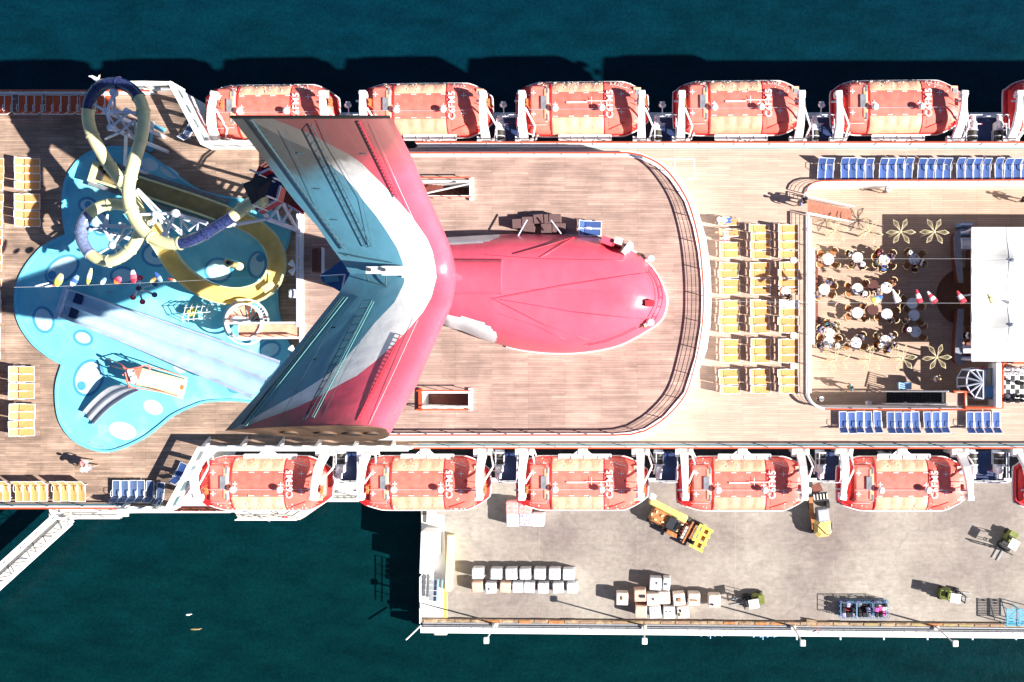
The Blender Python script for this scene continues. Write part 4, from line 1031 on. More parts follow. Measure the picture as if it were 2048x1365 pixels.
# ---- trusses carrying the tube
def truss(name, label, base, segs, cat='truss', m='truss', knobs=()):
    o = empty(name, P(*base), label=label, cat=cat); B = P(*base)
    for k, sg in enumerate(segs):
        a, b, r = sg
        MB().cyl(P(*a)-B, P(*b)-B, r, n=8).build('post' if r > .12 else 'brace', M[m], o)
    for kx in knobs: MB().ell(P(*kx[:3])-B, (kx[3],)*3, 10, 6).build('node', M[m], o)
    return o
truss('slide_truss', 'white lattice truss inside the big upper loop of the tube slide', (335, 304, 0), [
    ((335, 304, 0), (221, 256, 8.0), .15), ((327, 274, 0), (212, 223, 8.0), .15), ((296, 330, 0), (250, 331, 1.0), .08),
    ((221, 256, 8), (212, 223, 8), .07), ((228, 186, 6.8), (214, 224, 7.6), .11), ((228, 186, 6.8), (231, 230, 7.2), .08),
    ((212, 223, 7.6), (190, 210, 6.7), .09), ((213, 223, 7.6), (273, 226, 7.4), .10), ((220, 256, 7.4), (262, 222, 7.3), .08),
    ((212, 223, 7.8), (236, 262, 6.9), .07), ((233, 228, 7.4), (272, 282, 6.6), .09), ((238, 266, 7.2), (270, 240, 7.2), .08), ((238, 266, 7.2), (211, 278, 6.1), .09),
    ((250, 218, 7.4), (290, 240, 6.7), .12), ((273, 287, 6.8), (269, 240, 7), .08), ((252, 268, 6.9), (250, 330, 3.6), .11), ((272, 286, 6.6), (252, 328, 3.6), .08), ((250, 330, 3.6), (300, 350, 0), .12),
    ((268, 206, 7.2), (285, 192, 7.0), .05), ((240, 240, 7.3), (258, 222, 7.3), .07)], knobs=((228, 186, 6.8, .3), (212, 223, 7.8, .22), (221, 256, 8.0, .24), (252, 222, 7.4, .18)))
truss('slide_truss', 'white lattice truss right of the tube crossing above the tan flume', (372, 470, 0), [
    ((372, 470, 0), (311, 429, 6.4), .15), ((400, 452, 0), (350, 428, 6.6), .16), ((272, 381, 6.9), (313, 428, 6.4), .11), ((275, 378, 7.0), (325, 428, 6.2), .08),
    ((273, 430, 6.6), (350, 427, 6.4), .10), ((311, 429, 6.4), (296, 460, 5.6), .11), ((318, 430, 6.4), (301, 458, 5.8), .07), ((316, 430, 6.3), (333, 468, 6.2), .11), ((350, 430, 6.3), (331, 468, 6.2), .11), ((322, 432, 6.3), (360, 468, 5.6), .08),
    ((350, 428, 6.4), (415, 446, 6.9), .10), ((356, 427, 6.0), (412, 450, 6.4), .07), ((357, 430, 6.2), (378, 462, 6.4), .08), ((378, 462, 6.4), (395, 444, 6.6), .08), ((336, 430, 6.2), (336, 466, 5.6), .07), ((362, 440, 6.2), (362, 470, 5.6), .07), ((396, 446, 6.6), (394, 460, 6.2), .06), ((366, 438, 6.1), (400, 441, 6.4), .05)],
    knobs=((311, 429, 6.5, .26), (351, 427, 6.7, .30), (330, 469, 6.2, .25)))
truss('slide_truss', 'white truss inside the small lower loop of the tube slide', (290, 488, 0), [
    ((290, 488, 0), (225, 492-25, 4.6), .15), ((203, 452, 4.4), (264, 455, 4.4), .12), ((206, 454, 4.4), (226, 491, 4.4), .12), ((212, 460, 4.3), (238, 488, 4.1), .10), ((226, 491, 4.4), (248, 458, 4.4), .11), ((233, 485, 4.2), (262, 463, 4.3), .09),
    ((203, 454, 4.4), (181, 460, 4.2), .08), ((208, 450, 4.4), (215, 430, 3.9), .08), ((215, 450, 4.3), (215, 430, 3.9), .06), ((226, 491, 4.4), (196, 509, 4.3), .08), ((228, 494, 4.2), (234, 510, 4.0), .08), ((226, 492, 4.3), (243, 496, 4.1), .09), ((238, 448, 4.5), (250, 452, 4.4), .14)],
    knobs=((225, 491, 4.5, .28), (203, 452, 4.4, .16), (181, 460, 4.2, .14)))

# ---- open flume
flu = empty('open_flume', P(450, 430), label='open ochre water flume curling round the pool into a tan run-out trough', cat='water slide')
FO2 = flu.location.copy()
fl_pts = [(290, 436, 3.0), (308, 462, 2.9), (330, 494, 2.7), (353, 532, 2.45), (386, 563, 2.2), (430, 586, 2.0), (480, 594, 1.8), (524, 582, 1.65), (549, 556, 1.5), (556, 522, 1.35), (545, 488, 1.2), (518, 460, 1.1), (484, 442, 1.0), (450, 429, .9)]
ro_pts = [(450, 429, .9), (400, 411, .8), (330, 388, .7), (260, 366, .65), (200, 347, .6)]
def usweep(pts, w_, h, m_in, m_rim, name, k=6, wt=.10):
    W = [P(*p)-FO2 for p in cr(pts, k)]
    pr = []
    for i in range(11):
        a = math.pi*i/10; pr.append((-w_*math.cos(a), -h*math.sin(a)**.6+h*.9))
    inner = MB().sweep(W, pr, False).sweep(W, [(x*1.04, y-.05) for x, y in pr], False)
    o = inner.build(name, m_in, flu)
    for sg in (-1, 1):
        MB().sweep(W, [(sg*w_-wt/2, h*.9-.35), (sg*w_+wt/2, h*.9-.35), (sg*w_+wt/2, h*.9+.04), (sg*w_-wt/2, h*.9+.04)], True, smooth=False).build('trough_edge', m_rim, o)
    return o
usweep(fl_pts, .60, .40, M['ochre'], M['yellow'], 'curved_trough')
usweep(ro_pts, .62, .38, M['tan'], M['yellow'], 'runout_trough', wt=.16)
e = P(197, 346, .6)-FO2
MB().box(e+Vector((-.15, 0, .2)), (.35, 1.55, .7), rz=R(-17)).build('end_wall', M['yellow'], flu)
MB().box(e+Vector((.25, -.05, .02)), (.35, 1.15, .5), rz=R(-17)).build('water_intake', M['dark'], flu)
for sg, off in ((1, .95), (-1, -.95)):
    a = P(450, 429, 0)-FO2; b = P(192, 344, 0)-FO2; d = (b-a).normalized(); nn = Vector((-d.y, d.x, 0))*off
    MB().sweep([a+nn+Vector((0, 0, .25)), b+nn+Vector((0, 0, .25))], [(-.14, -.25), (.14, -.25), (.14, .25), (-.14, .25)], True, smooth=False).build('splash_kerb', M['grey'], flu)
for (x, y, z) in ((352, 532, 2.2), (430, 586, 1.8), (520, 582, 1.4), (553, 522, 1.1), (515, 458, .9)):
    p = P(x, y, z)-FO2; MB().cyl((p.x, p.y, .05), p, .10).build('support_post', M['truss'], flu)
MB().box(P(537, 574, 2.2)-FO2, (.9, .5, .06), rz=.6).build('joint_cover', M['cream'], flu)

# ---- twin racer slide
rac = empty('racer_slide', P(350, 670), label='twin lane blue racer slide running down from under the funnel wing', cat='water slide')
RO = rac.location.copy()
def strip(a0, b0, a1, b1, m, name, lift=0):
    pass
A0, A1 = (139, 577, .35), (566, 722, 3.6); B0, B1 = (121, 634, .35), (505, 796, 3.6)
def lerp3(a, b, t): return tuple(a[i]+(b[i]-a[i])*t for i in range(3))
rows = []; NRR = 30
profr = [(0, .32), (.02, .34), (.05, .34), (.07, .05), (.12, -.12), (.24, -.18), (.36, -.14), (.44, .08), (.47, .18), (.53, .18), (.56, .08), (.64, -.14), (.76, -.18), (.88, -.12), (.93, .05), (.95, .34), (.98, .34), (1, .32), (1.0, -.2)]
for i in range(NRR+1):
    t = i/NRR; a = P(*lerp3(A0, A1, t)); b = P(*lerp3(B0, B1, t)); zc = .35+3.4*t**1.3
    rows.append([Vector((a.x+(b.x-a.x)*s-RO.x, a.y+(b.y-a.y)*s-RO.y, zc+dz)) for s, dz in profr])
rm_ = MB().grid(rows, mats=lambda i, j: 1 if (j < 3 or j in (8,) or j > 13) else 0)
rm_.build('lane_trough', [M['racer'], M['racerdk']], rac)
for s in (.03, .5, .97):
    MB().tube([rows[i][0].lerp(rows[i][-1], s)+Vector((0, 0, .1 if s != .5 else 0))*1 + Vector((0, 0, 0)) for i in range(0, NRR+1, 2)], .035, 5).build('guide_rail', M['truss'], rac)
a = P(*A0)-RO; b = P(*B0)-RO
MB().box((a+b)/2+Vector((-.1, 0, .1)), (.3, (a-b).length+.3, .6), rz=R(-18)).build('end_wall', M['racerdk'], rac)
for k in (.24, .74):
    c = a.lerp(b, k)+Vector((.85, -.25, -.02)); MB().box(c, (.6, .75, .25), rz=R(-18)).build('water_sump', M['navy'], rac)
for k in range(4):
    t = .3+.2*k; c = (P(*lerp3(A0, A1, t))+P(*lerp3(B0, B1, t)))/2-RO
    MB().cyl((c.x, c.y, .05), (c.x, c.y, .35+3.4*t**1.3-.25), .12).build('support_post', M['truss'], rac)

# ---- children's play frame with grey twin chute
pl = empty('play_slide', P(300, 770), label='coral pipe play platform with a cream chute and grey twin slide', cat='play slide')
PO_ = pl.location.copy()
def pp(x, y, z): return P(x, y, z)-PO_
ch = MB(); rows = []
for i in range(9):
    t = i/8; z = 1.5-1.2*t; a = pp(285+90*t, 736+24*t, z); b = pp(273+94*t, 771+22*t, z); rows.append([a+Vector((0, 0, .2)), a, a.lerp(b, .5)-Vector((0, 0, .04)), b, b+Vector((0, 0, .2))])
ch.grid(rows); ch.build('chute', M['cream'], pl)
MB().box(pp(364, 775, .42), (.25, .32, .03), rz=-.25).build('warning_plate', M['rust'], pl)
MB().add([pp(258, 742, 1.5), pp(285, 735, 1.5), pp(272, 772, 1.5), pp(250, 760, 1.5), pp(258, 742, 1.42), pp(285, 735, 1.42), pp(272, 772, 1.42), pp(250, 760, 1.42)], [(3, 2, 1, 0), (4, 5, 6, 7), (0, 1, 5, 4), (1, 2, 6, 5), (2, 3, 7, 6), (3, 0, 4, 7)]).build('platform', M['coralpipe'], pl)
for pts in ([(213, 717, .1), (240, 728, 1.9), (256, 738, 2.3), (284, 733, 2.4)], [(287, 731, 2.3), (330, 742, 1.7), (374, 757, .5)], [(273, 776, 2.2), (320, 784, 1.6), (366, 797, .5)], [(250, 760, 2.3), (262, 775, 2.3), (273, 776, 2.3)],
            [(248, 752, .05), (246, 750, 2.3)], [(262, 775, .05), (259, 773, 2.3)], [(287, 733, .05), (284, 732, 2.4)], [(222, 732, .05), (256, 742, 2.3)], [(296, 730, 2.2), (300, 740, 1.6)], [(250, 745, 2.3), (258, 775, 2.3)], [(240, 728, 1.9), (258, 745, 1.8), (270, 742, 2.0)]):
    MB().tube([pp(*p) for p in cr(pts, 4)], .05, 6).build('guard_pipe', M['coralpipe'], pl)
for x, y in ((262, 745), (268, 760)): MB().box(pp(x, y, 1.9), (.45, .5, .06), rz=.3).build('roof_plate', M['poollight'], pl)
tw = []
for i in range(15):
    t = i/14; x = 266-88*t; y = 776+(12*t+50*t*t)*1.0; z = 1.45-1.25*t**.8
    a = pp(x, y, z); d = Vector((.42, -.55, 0)) if t > .4 else Vector((.6, -.2, 0)).lerp(Vector((.42, -.55, 0)), t/.4)
    tw.append([a-d*.9+Vector((0, 0, dz)) + d*1.8*s for s, dz in ((0, .2), (.04, .0), (.25, -.06), (.46, .0), (.5, .16), (.54, 0), (.75, -.06), (.96, 0), (1, .2))])
MB().grid(tw).build('twin_chute', M['steel'], pl)
for c in (1, 4, 7): MB().tube([r_[{1: 0, 4: 4, 7: 8}[c]] for r_ in tw], .035, 5).build('chute_rail', M['steel'], pl)

# ---- tipping bucket tree
tb = empty('spray_tree', P(290, 582), label='grey spray tree with buckets on radiating arms', cat='spray tree'); TBO = tb.location.copy()
def tp(x, y, z): return P(x, y, z)-TBO
MB().cyl((0, 0, .05), tp(277, 577, 2.2), .10).build('trunk_pipe', M['steel'], tb)
for (x, y) in ((280, 556), (310, 568), (309, 590), (285, 604), (266, 595)):
    MB().cyl(tp(277, 577, 2.2), tp(x, y, 2.3), .075, n=8).build('arm', M['steel'], tb)
    MB().cyl(tp(x, y, 2.0), tp(x, y, 2.35), .12, .2, n=12).build('bucket', M['sling_s'] if x > 290 else M['redcloth'], tb)
MB().ell(tp(277, 577, 2.3), (.2, .2, .15)).build('hub_cap', M['navy'], tb)
# ---- twin drum water jet
wj = empty('water_drum', P(466, 529), label='short olive water drum with two round end caps standing in the pool', cat='water feature')
WO = wj.location.copy()
MB().cyl(P(458, 527, .9)-WO, P(479, 533, .3)-WO, .24).build('barrel', M['tan'], wj)
MB().cyl(P(457, 527, .7)-WO, P(456, 526, 1.0)-WO, .33).build('cap', M['cream'], wj); MB().cyl(P(456, 526, 1.0)-WO, P(456, 526, 1.02)-WO, .16).build('nozzle', M['dark'], wj); MB().cyl(P(480, 534, .1)-WO, P(479, 533, .55)-WO, .3).build('cap', M['cream'], wj)
# ---- arched spray net
an = empty('spray_arch', P(393, 632), label='arched white pipe spray cage between the racer slide and the flume', cat='spray arch'); AO = an.location.copy()
for k in range(6):
    x0 = 366+11*k; MB().tube([P(x0, 645-4*k*.3, .05)-AO, P(x0-2, 640-3*k*.3, 1.2)-AO, P(x0+2, 626, 1.7)-AO, P(x0+6, 612, 1.2)-AO, P(x0+8, 608, .05)-AO], .03, 5).build('hoop', M['white'], an)
for q in range(3): MB().tube([P(364+2*q, 640-12*q, [1.2, 1.7, 1.2][q])-AO, P(421+3*q, 636-12*q, [1.2, 1.7, 1.2][q])-AO], .03, 5).build('cross_pipe', M['white'], an)
MB().bbox(P(383, 625, .6)-AO, (.6, .5, .6), .1, rz=.4).build('yellow_jet', M['lemon'], an)
bp_ = empty('shower_post', P(303, 296), label='bright blue pipe shower post beside the tube slide', cat='shower post'); BP = bp_.location.copy()
MB().tube([P(301, 297, .02)-BP, P(302, 280, .8)-BP, P(305, 252, 1.4)-BP], .10, 8).build('upright', M['poolrim'], bp_)
MB().cyl(P(305, 251, 1.4)-BP, P(329, 262, 1.3)-BP, .17).build('cross_arm', M['poolrim'], bp_); MB().ell(P(302, 250, 1.5)-BP, (.3, .3, .3)).build('joint_ball', M['white'], bp_)
MB().cyl(P(300, 297, .02)-BP, P(300, 297, .3)-BP, .25).build('foot', M['poolring'], bp_)

# ---- slide tower
twr = empty('slide_tower', P(560, 420), label='slide tower with navy star canopy, crimson railings and white trusses', cat='slide tower'); SO = twr.location.copy()
def tq(x, y, z): return P(x, y, z)-SO
def slab(pts, z, th=.12): 
    mb = MB(); mb.prism([tq(x, y, z)[:2] for x, y in pts], z-th, z); return mb
fl_px = [(503, 411), (493, 385), (512, 347), (531, 354), (550, 345), (572, 378), (565, 405), (527, 426)]
slab(fl_px, 7.6).build('floor', M['navy'], twr)
star = cr([(485, 368), (500, 363), (517, 350), (530, 356), (546, 356), (537, 373), (533, 391), (519, 398), (504, 409), (498, 392)], 1, True)
cvs = MB(); c0 = tq(515, 378, 11.2); ring = [tq(x, y, 10.4 if i % 2 == 0 else 10.6) for i, (x, y) in enumerate([(485, 368), (501, 362), (517, 350), (531, 356), (547, 356), (538, 373), (533, 392), (518, 399), (504, 410), (495, 390)])]
cvs.add([c0]+ring, [(0, (i+1) % 10+1, i+1) for i in range(10)], smooth=False).add([c0-Vector((0, 0, .04))]+[v-Vector((0, 0, .04)) for v in ring], [(0, i+1, (i+1) % 10+1) for i in range(10)]); cvs.build('canopy', M['navycloth'], twr)
for x, y in ((485, 368), (517, 350), (547, 356), (533, 392), (504, 410)): MB().cyl(tq(x, y, 10.4)-Vector((0, 0, 2.8)), tq(x, y, 10.5), .06, n=6).build('canopy_pole', M['truss'], twr)
def panel_rail(pts, z, slots=True):
    W = [tq(x, y, z) for x, y in pts]
    for a, b in zip(W, W[1:]):
        d = b-a; ang = math.atan2(d.y, d.x); c = (a+b)/2; l = d.length
        MB().box(c+Vector((0, 0, .5)), (l, .10, 1.0), rz=ang).build('rail_panel', M['crimson'], twr)
        MB().box(c+Vector((0, 0, 1.05)), (l+.1, .12, .10), rz=ang).build('handrail', M['truss'], twr)
        nn = Vector((-d.y, d.x, 0)).normalized()
        MB().box(c+nn*.28+Vector((0, 0, .1)), (l*.95, .45, .05), rz=ang).build('walkway_edge', M['crimson'], twr)
        if slots:
            for k in range(4): MB().box(a.lerp(b, .25+.17*k)+nn*.28+Vector((0, 0, .14)), (.10, .34, .03), rz=ang).build('grating_bar', M['white'], twr)
panel_rail([(500, 412), (527, 427), (565, 405), (572, 378)], 7.6)
panel_rail([(513, 346), (530, 353), (549, 344)], 7.6, False)
panel_rail([(566, 405), (586, 415), (608, 429)], 5.4, False)
st = MB()
for k in range(9): st.box(tq(573+4.6*k, 388+3.4*k, 7.3-.42*k), (.9, .28, .05), rz=R(55))
st.build('stair_tread', M['wood_dk'], twr)
for a, b, r in (((598, 430, 2.7), (598, 465, 2.7), .12), ((533, 438, 6.4), (598, 462, 3.2), .15), ((565, 405, 7.2), (538, 438, 6.2), .10), ((565, 406, 7.2), (592, 456, 3.6), .11), ((584, 416, 5.6), (562, 448, 5.0), .10), ((553, 418, 7.2), (560, 445, 5.2), .08), ((533, 438, 6.4), (446, 452, 7.9), .08), ((533, 440, 6.0), (450, 455, 7.5), .06),
                ((595, 450, 3.2), (590, 460, 3.0), .1), ((540, 440, 0), (527, 426, 7.5), .14), ((600, 400, 2.6), (572, 378, 7.5), .14), ((525, 400, 0), (503, 388, 7.5), .12), ((560, 375, 0), (540, 350, 7.5), .12)):
    MB().cyl(tq(*a), tq(*b), r, n=8).build('support_beam', M['truss'], twr)
MB().cyl(tq(517, 400, 8.9), tq(528, 395, 9.0), .52, n=16).build('tube_mouth', M['yellow'], twr)
MB().tube([tq(x, y, 4) for x, y in ((540, 318), (520, 333), (506, 358))], .06, 6).tube([tq(x, y, 4) for x, y in ((545, 322), (526, 337), (512, 360))], .06, 6).build('hoop_rail', M['wood_dk'], twr)

# ---- spiral stair and bridge
sp_ = empty('spiral_stair', P(488, 645), label='white ringed spiral stair with wooden treads and a plank bridge', cat='stair'); so_ = sp_.location.copy(); cc = P(488, 644, UZ)-so_
MB().ring((cc.x, cc.y), 1.22, 1.34, UZ-.3, UZ+.15, 40).ring((cc.x, cc.y), 1.55, 1.66, UZ-.4, UZ-.3, 40).build('hoop', M['whitestuc'], sp_)
gr_ = MB()
for k in range(40):
    a = 2*math.pi*k/40
    if -.75 < math.sin(a) < .9 and abs(math.cos(a)) > .5: gr_.box((cc.x+1.45*math.cos(a), cc.y+1.45*math.sin(a), UZ-.36), (.26, .05, .04), rz=a)
gr_.build('grille', M['racerdk'], sp_)
MB().cyl((cc.x, cc.y, .02), (cc.x, cc.y, UZ+.4), .12).build('centre_post', M['whitestuc'], sp_)
for k in range(16):
    a = R(170)-k*R(21); z = UZ-.16*k
    q = [(.1*math.cos(a), .1*math.sin(a)), (1.2*math.cos(a-.16), 1.2*math.sin(a-.16)), (1.2*math.cos(a+.16), 1.2*math.sin(a+.16))]
    MB().prism([(cc.x+x, cc.y+y) for x, y in q], z-.05, z).build('tread', M['salmon'] if k < 6 else M['wood_dk'], sp_)
MB().ell((cc.x-.2, cc.y+.1, UZ+.1), (.75, .32, .25), rz=-.2).build('newel_cover', M['whitestuc'], sp_)
b0 = [P(x, y, UZ)-so_ for x, y in ((477, 649), (600, 649), (600, 675), (477, 675))]
MB().prism([v[:2] for v in b0], UZ-.15, UZ).build('bridge_deck', M['salmon'], sp_)
for (xa, ya, xb, yb) in ((455, 647, 601, 646), (470, 677, 601, 676)):
    a, b = P(xa, ya, UZ+.9)-so_, P(xb, yb, UZ+.9)-so_
    MB().box((a+b)/2, ((b-a).length, .14, .1), rz=math.atan2(b.y-a.y, b.x-a.x)).build('handrail', M['whitestuc'], sp_)
    for k in range(6): 
        p = a.lerp(b, k/5); MB().cyl(p-Vector((0, 0, .9)), p, .035, n=6).build('baluster', M['whitestuc'], sp_)

# ---- loudspeakers by the white rail
for (x, y, two, lab) in ((586, 536, True, 'pair of white horn loudspeakers above the dark planks'), (587, 588, False, 'single white loudspeaker box on the white rail'), (570, 706, True, 'white loudspeakers by the foot of the lower funnel wing')):
    o = empty('loudspeaker', P(600, y, UZ+.4), label=lab, cat='loudspeaker')
    MB().tube([(0, 0, 0), (-.4, 0, .1)], .05, 6).build('bracket', M['white'], o)
    if two:
        for s in (-1, 1): MB().cyl((-.35, s*.08, .1), (-.65, s*.38, .1), .08, .24, n=14).build('horn', M['white'], o)
    else: MB().bbox((-.5, 0, .1), (.5, .62, .4), .1).build('cabinet', M['white'], o)
# locker with white door on the funnel deck behind the wing
o = empty('deck_locker', P(638, 522, UZ), label='dark red locker with a white side panel on the shaded funnel deck', cat='locker')
MB().bbox((0, 0, .4), (.5, 1.75, .8), .03).build('cabinet', M['wood_dk'], o); MB().box((.37, 0, .3), (.08, 1.8, .6)).build('side_panel', M['white'], o)

# ---- cable with fish shaped pennants
cab = empty('pennant_cable', P(28, 575, 8), label='thin cable with flags strung from the funnel across the splash pool', cat='cable')
CO_ = cab.location.copy()
cpts = [(28, 575, 8.0), (120, 573, 7.4), (240, 568, 7.0), (360, 563, 7.2), (480, 556, 7.8), (560, 552, 8.4), (645, 549, 9.4)]
MB().tube([P(*p)-CO_ for p in cr(cpts, 4)], .007, 4).build('wire', M['white'], cab)
def fish(x, y, l, wd, cols, rz, lab):
    o = empty('fish_windsock', P(x, y, 7.2), rz=R(rz), label=lab, cat='windsock', group='fish windsocks along the cable')
    n = len(cols); prof2 = [(.0, .2), (.2, .5), (.5, .58), (.8, .45), (1.0, .25)]
    for k, cn in enumerate(cols):
        t0, t1 = k/n, (k+1)/n; rows = []
        for q in range(5):
            t = t0+(t1-t0)*q/4; r_ = interp(t, [p[0] for p in prof2], [p[1] for p in prof2])*wd
            rows.append([Vector((t*l, r_*math.cos(a), .35*r_*math.sin(a)-.1*t)) for a in [2*math.pi*i/10 for i in range(10)]])
        MB().grid(rows, closed=True).build('body_band', M[cn], o)
for a in ((70, 573, .9, .12, ('white', 'truss'), 15, 'small white windsock nearest the left end of the cable'), (90, 574, .9, .12, ('white', 'cl_pink'), 10, 'flat white and pink windsock, second along the cable'), (112, 573, .9, .5, ('lemon', 'cl_yel'), 70, 'yellow fish windsock over the blue eye'), (142, 572, .8, .42, ('white', 'cl_blue', 'cl_lblue'), 60, 'white and blue fish windsock above the racer slide'),
          (175, 569, 1.1, .3, ('lemon', 'white', 'yellow'), 80, 'tall yellow and white fish windsock'), (202, 569, .5, .3, ('white', 'cl_lblue'), 60, 'small white fish windsock over the pool'), (229, 567, .55, .45, ('cl_orange', 'redcloth', 'cl_pink'), 50, 'small red and orange fish windsock'), (268, 567, .9, .42, ('redcloth', 'cl_pink', 'white'), 100, 'red and white striped fish windsock by the spray tree'), (300, 565, .5, .22, ('cl_yel', 'cl_orange'), 40, 'tiny orange and yellow windsock right of the spray tree'), (324, 564, .8, .3, ('cl_lblue', 'cl_blue'), 130, 'blue fish windsock left of the flume'), (352, 563, .6, .18, ('white', 'cl_orange', 'redcloth'), 160, 'thin orange windsock over the flume')):
    fish(*a)

# ================================================================ SUN LOUNGERS
def make_lounger(sling, name='sun_lounger', back=.58):
    o = empty(name)
    W_ = .27
    f = MB()
    for s in (-1, 1):
        f.tube([(-.22, s*W_, .36), (.95, s*W_, .36)], .026, 6).tube([(-.22, s*W_, .36), (-.58, s*W_, .36+back)], .026, 6)
    f.tube([(.95, -W_, .36), (.95, W_, .36)], .026, 6).tube([(-.58, -W_, .36+back), (-.58, W_, .36+back)], .026, 6)
    f.build('frame', M['white'], o)
    def sheet(a, b, nm):
        a, b = Vector(a), Vector(b); rows = []
        for i in range(5):
            p = a.lerp(b, i/4); rows.append([p+Vector((0, y, -.02*(1-(y/.24)**2))) for y in (-.26, -.13, 0, .13, .26)])
        lo = [[v-Vector((0, 0, .015)) for v in r] for r in rows]
        MB().grid(rows).grid(lo).build(nm, sling, o)
    sheet((-.18, 0, .375), (.92, 0, .375), 'seat_sling')
    sheet((-.23, 0, .42), (-.56, 0, .37+back), 'back_sling')
    for s in (-1, 1):
        MB().tube([(-.3, s*.30, .42), (-.15, s*.30, .58), (.18, s*.30, .56), (.26, s*.30, .36)], .02, 5).build('armrest', M['white'], o)
        for x in (-.3, .7): MB().cyl((x, s*W_, 0), (x+.03, s*W_, .36), .022, n=5).build('leg', M['white'], o)
    return o
protos_l = {}
def lounger(x, y, rot, colr, label, group, z=0):
    key = colr
    if key not in protos_l: protos_l[key] = [make_lounger(M[colr]), [False]]
    o, u = protos_l[key]
    return put(o, u, P(x+random.uniform(-1, 1), y+random.uniform(-.6, .6), z), R(rot)+random.uniform(-.04, .04), label, 'sun lounger', group)
def seq(n): return ORD[n] if n < len(ORD) else f'{n+1}th'
# left yellow columns, heads to the left
ysB = [326, 342, 357, 374, 398, 414, 431, 448]
for i, y in enumerate(ysB): lounger(60, y, 0, 'sling_y', f"yellow sun lounger, {seq(i)} from the top, left of the pool's upper lobe", 'yellow loungers left of the pool')
for i, y in enumerate([741, 757, 774, 790, 815, 831, 848, 864]): lounger(49, y, 0, 'sling_y', f"yellow sun lounger, {seq(i)} from the top, left of the pool's lower lobe", 'yellow loungers left of the pool')
for i, y in enumerate([326, 342, 357, 374, 398, 414, 431, 448, 468, 486, 502, 519, 535, 566, 590, 606, 622, 639, 662, 678, 695, 711, 741, 757, 774, 790, 815, 831, 848, 864]):
    xx = interp(y, [326, 864], [-12, -24])
    lounger(xx, y, 0, 'sling_o' if i in (9, 17) else 'sling_y', f"sun lounger cut off by the left photo edge, {seq(i)} from the top", 'yellow loungers cut by the left edge')
# orange row under the top left railing, heads at the bottom
for i, x in enumerate([7, 22, 50, 67, 83, 104, 120, 136, 153, 172, 190, 207, 224]):
    lounger(x, 219, 90, 'sling_o', f"orange sun lounger, {seq(i)} from the left under the upper left railing", 'orange loungers in a row')
# lower left: yellow then slate blue
for i, x in enumerate([4, 19, 44, 59, 75, 92, 120, 136, 152, 168]):
    lounger(x, 976, -90, 'sling_y', f"yellow sun lounger, {seq(i)} from the left in the bottom left row", 'yellow loungers along the lower left rail')
for i, x in enumerate([238, 255, 271, 288, 305]):
    lounger(x, 986, 90, 'sling_s', f"slate blue sun lounger, {seq(i)} from the left, beside the windscreen", 'slate blue loungers beside the windscreen')
lounger(326, 990, 86, 'sling_s', 'slate blue sun lounger with a pale towel, tight against the slanted windscreen', 'slate blue loungers beside the windscreen')
lounger(379, 268, 60, 'sling_s', 'lone slate blue lounger in the shade of the upper windscreen', 'lone loungers')
lounger(362, 950, 65, 'sling_b', 'lone blue lounger in the shade of the lower windscreen', 'lone loungers')
# blue rows right, upper heads up, lower heads down
TX = [1642, 1658, 1686, 1703, 1719, 1737, 1763, 1780, 1796, 1814, 1840, 1858, 1875, 1891, 1917, 1935, 1951, 1968, 1994, 2012, 2029, 2046]
for i, x in enumerate(TX): lounger(x, 337, -90, 'sling_b', f"blue sun lounger, {seq(i)} from the left, row above the sunken deck", 'blue loungers above the sunken deck')
for i, x in enumerate([1683, 1701, 1717, 1734, 1752, 1778, 1795, 1811, 1829, 1853, 1870, 1886, 1936, 1954, 1971, 1988]):
    lounger(x, 849, 90, 'sling_b', f"blue sun lounger, {seq(i)} from the left, row below the sunken deck", 'blue loungers below the sunken deck')
for j, y in enumerate((452, 464)): lounger(1176, y+(1 if j else 0), 0, 'sling_b', ('upper' if j == 0 else 'lower')+' blue lounger of the pair beside the funnel cowl', 'blue pair beside the funnel', UZ)
# right yellow block: three columns
C1 = [445, 468, 494, 510, 534, 549, 567, 583, 609, 626, 643, 659, 686, 702, 718, 746, 762, 779]
C2 = [459, 476, 493, 510, 534, 549, 567, 583, 609, 626, 643, 659, 686, 702, 718, 746, 762, 779]
for ci, (xc, ys) in enumerate(((1452, C1), (1513, C2), (1569, C2))):
    for i, y in enumerate(ys):
        tw_ = ci == 2 and y == 609
        lounger(xc+(1 if i % 5 else -1), y, 0, 'sling_w' if tw_ else 'sling_y', f"{'towel covered' if tw_ else 'yellow'} lounger, {seq(i)} from the top, {['left', 'middle', 'right'][ci]} column beside the sunken deck", 'yellow loungers in the block beside the sunken deck')
# small white side tables in that block
stp = empty('side_table'); MB().bbox((0, 0, .42), (.42, .42, .05), .02).build('table_top', M['white'], stp)
for sx in (-.16, .16):
    for sy in (-.16, .16): MB().cyl((sx, sy, 0), (sx, sy, .4), .018, n=5).build('leg', M['white'], stp)
u_ = [False]
for i, (x, y) in enumerate(((1585, 522), (1585, 671), (1585, 732))): put(stp, u_, P(x, y), 0, f"small white side table, {ORD[i]} from the top beside the yellow lounger block", 'side table', 'side tables by the yellow loungers')
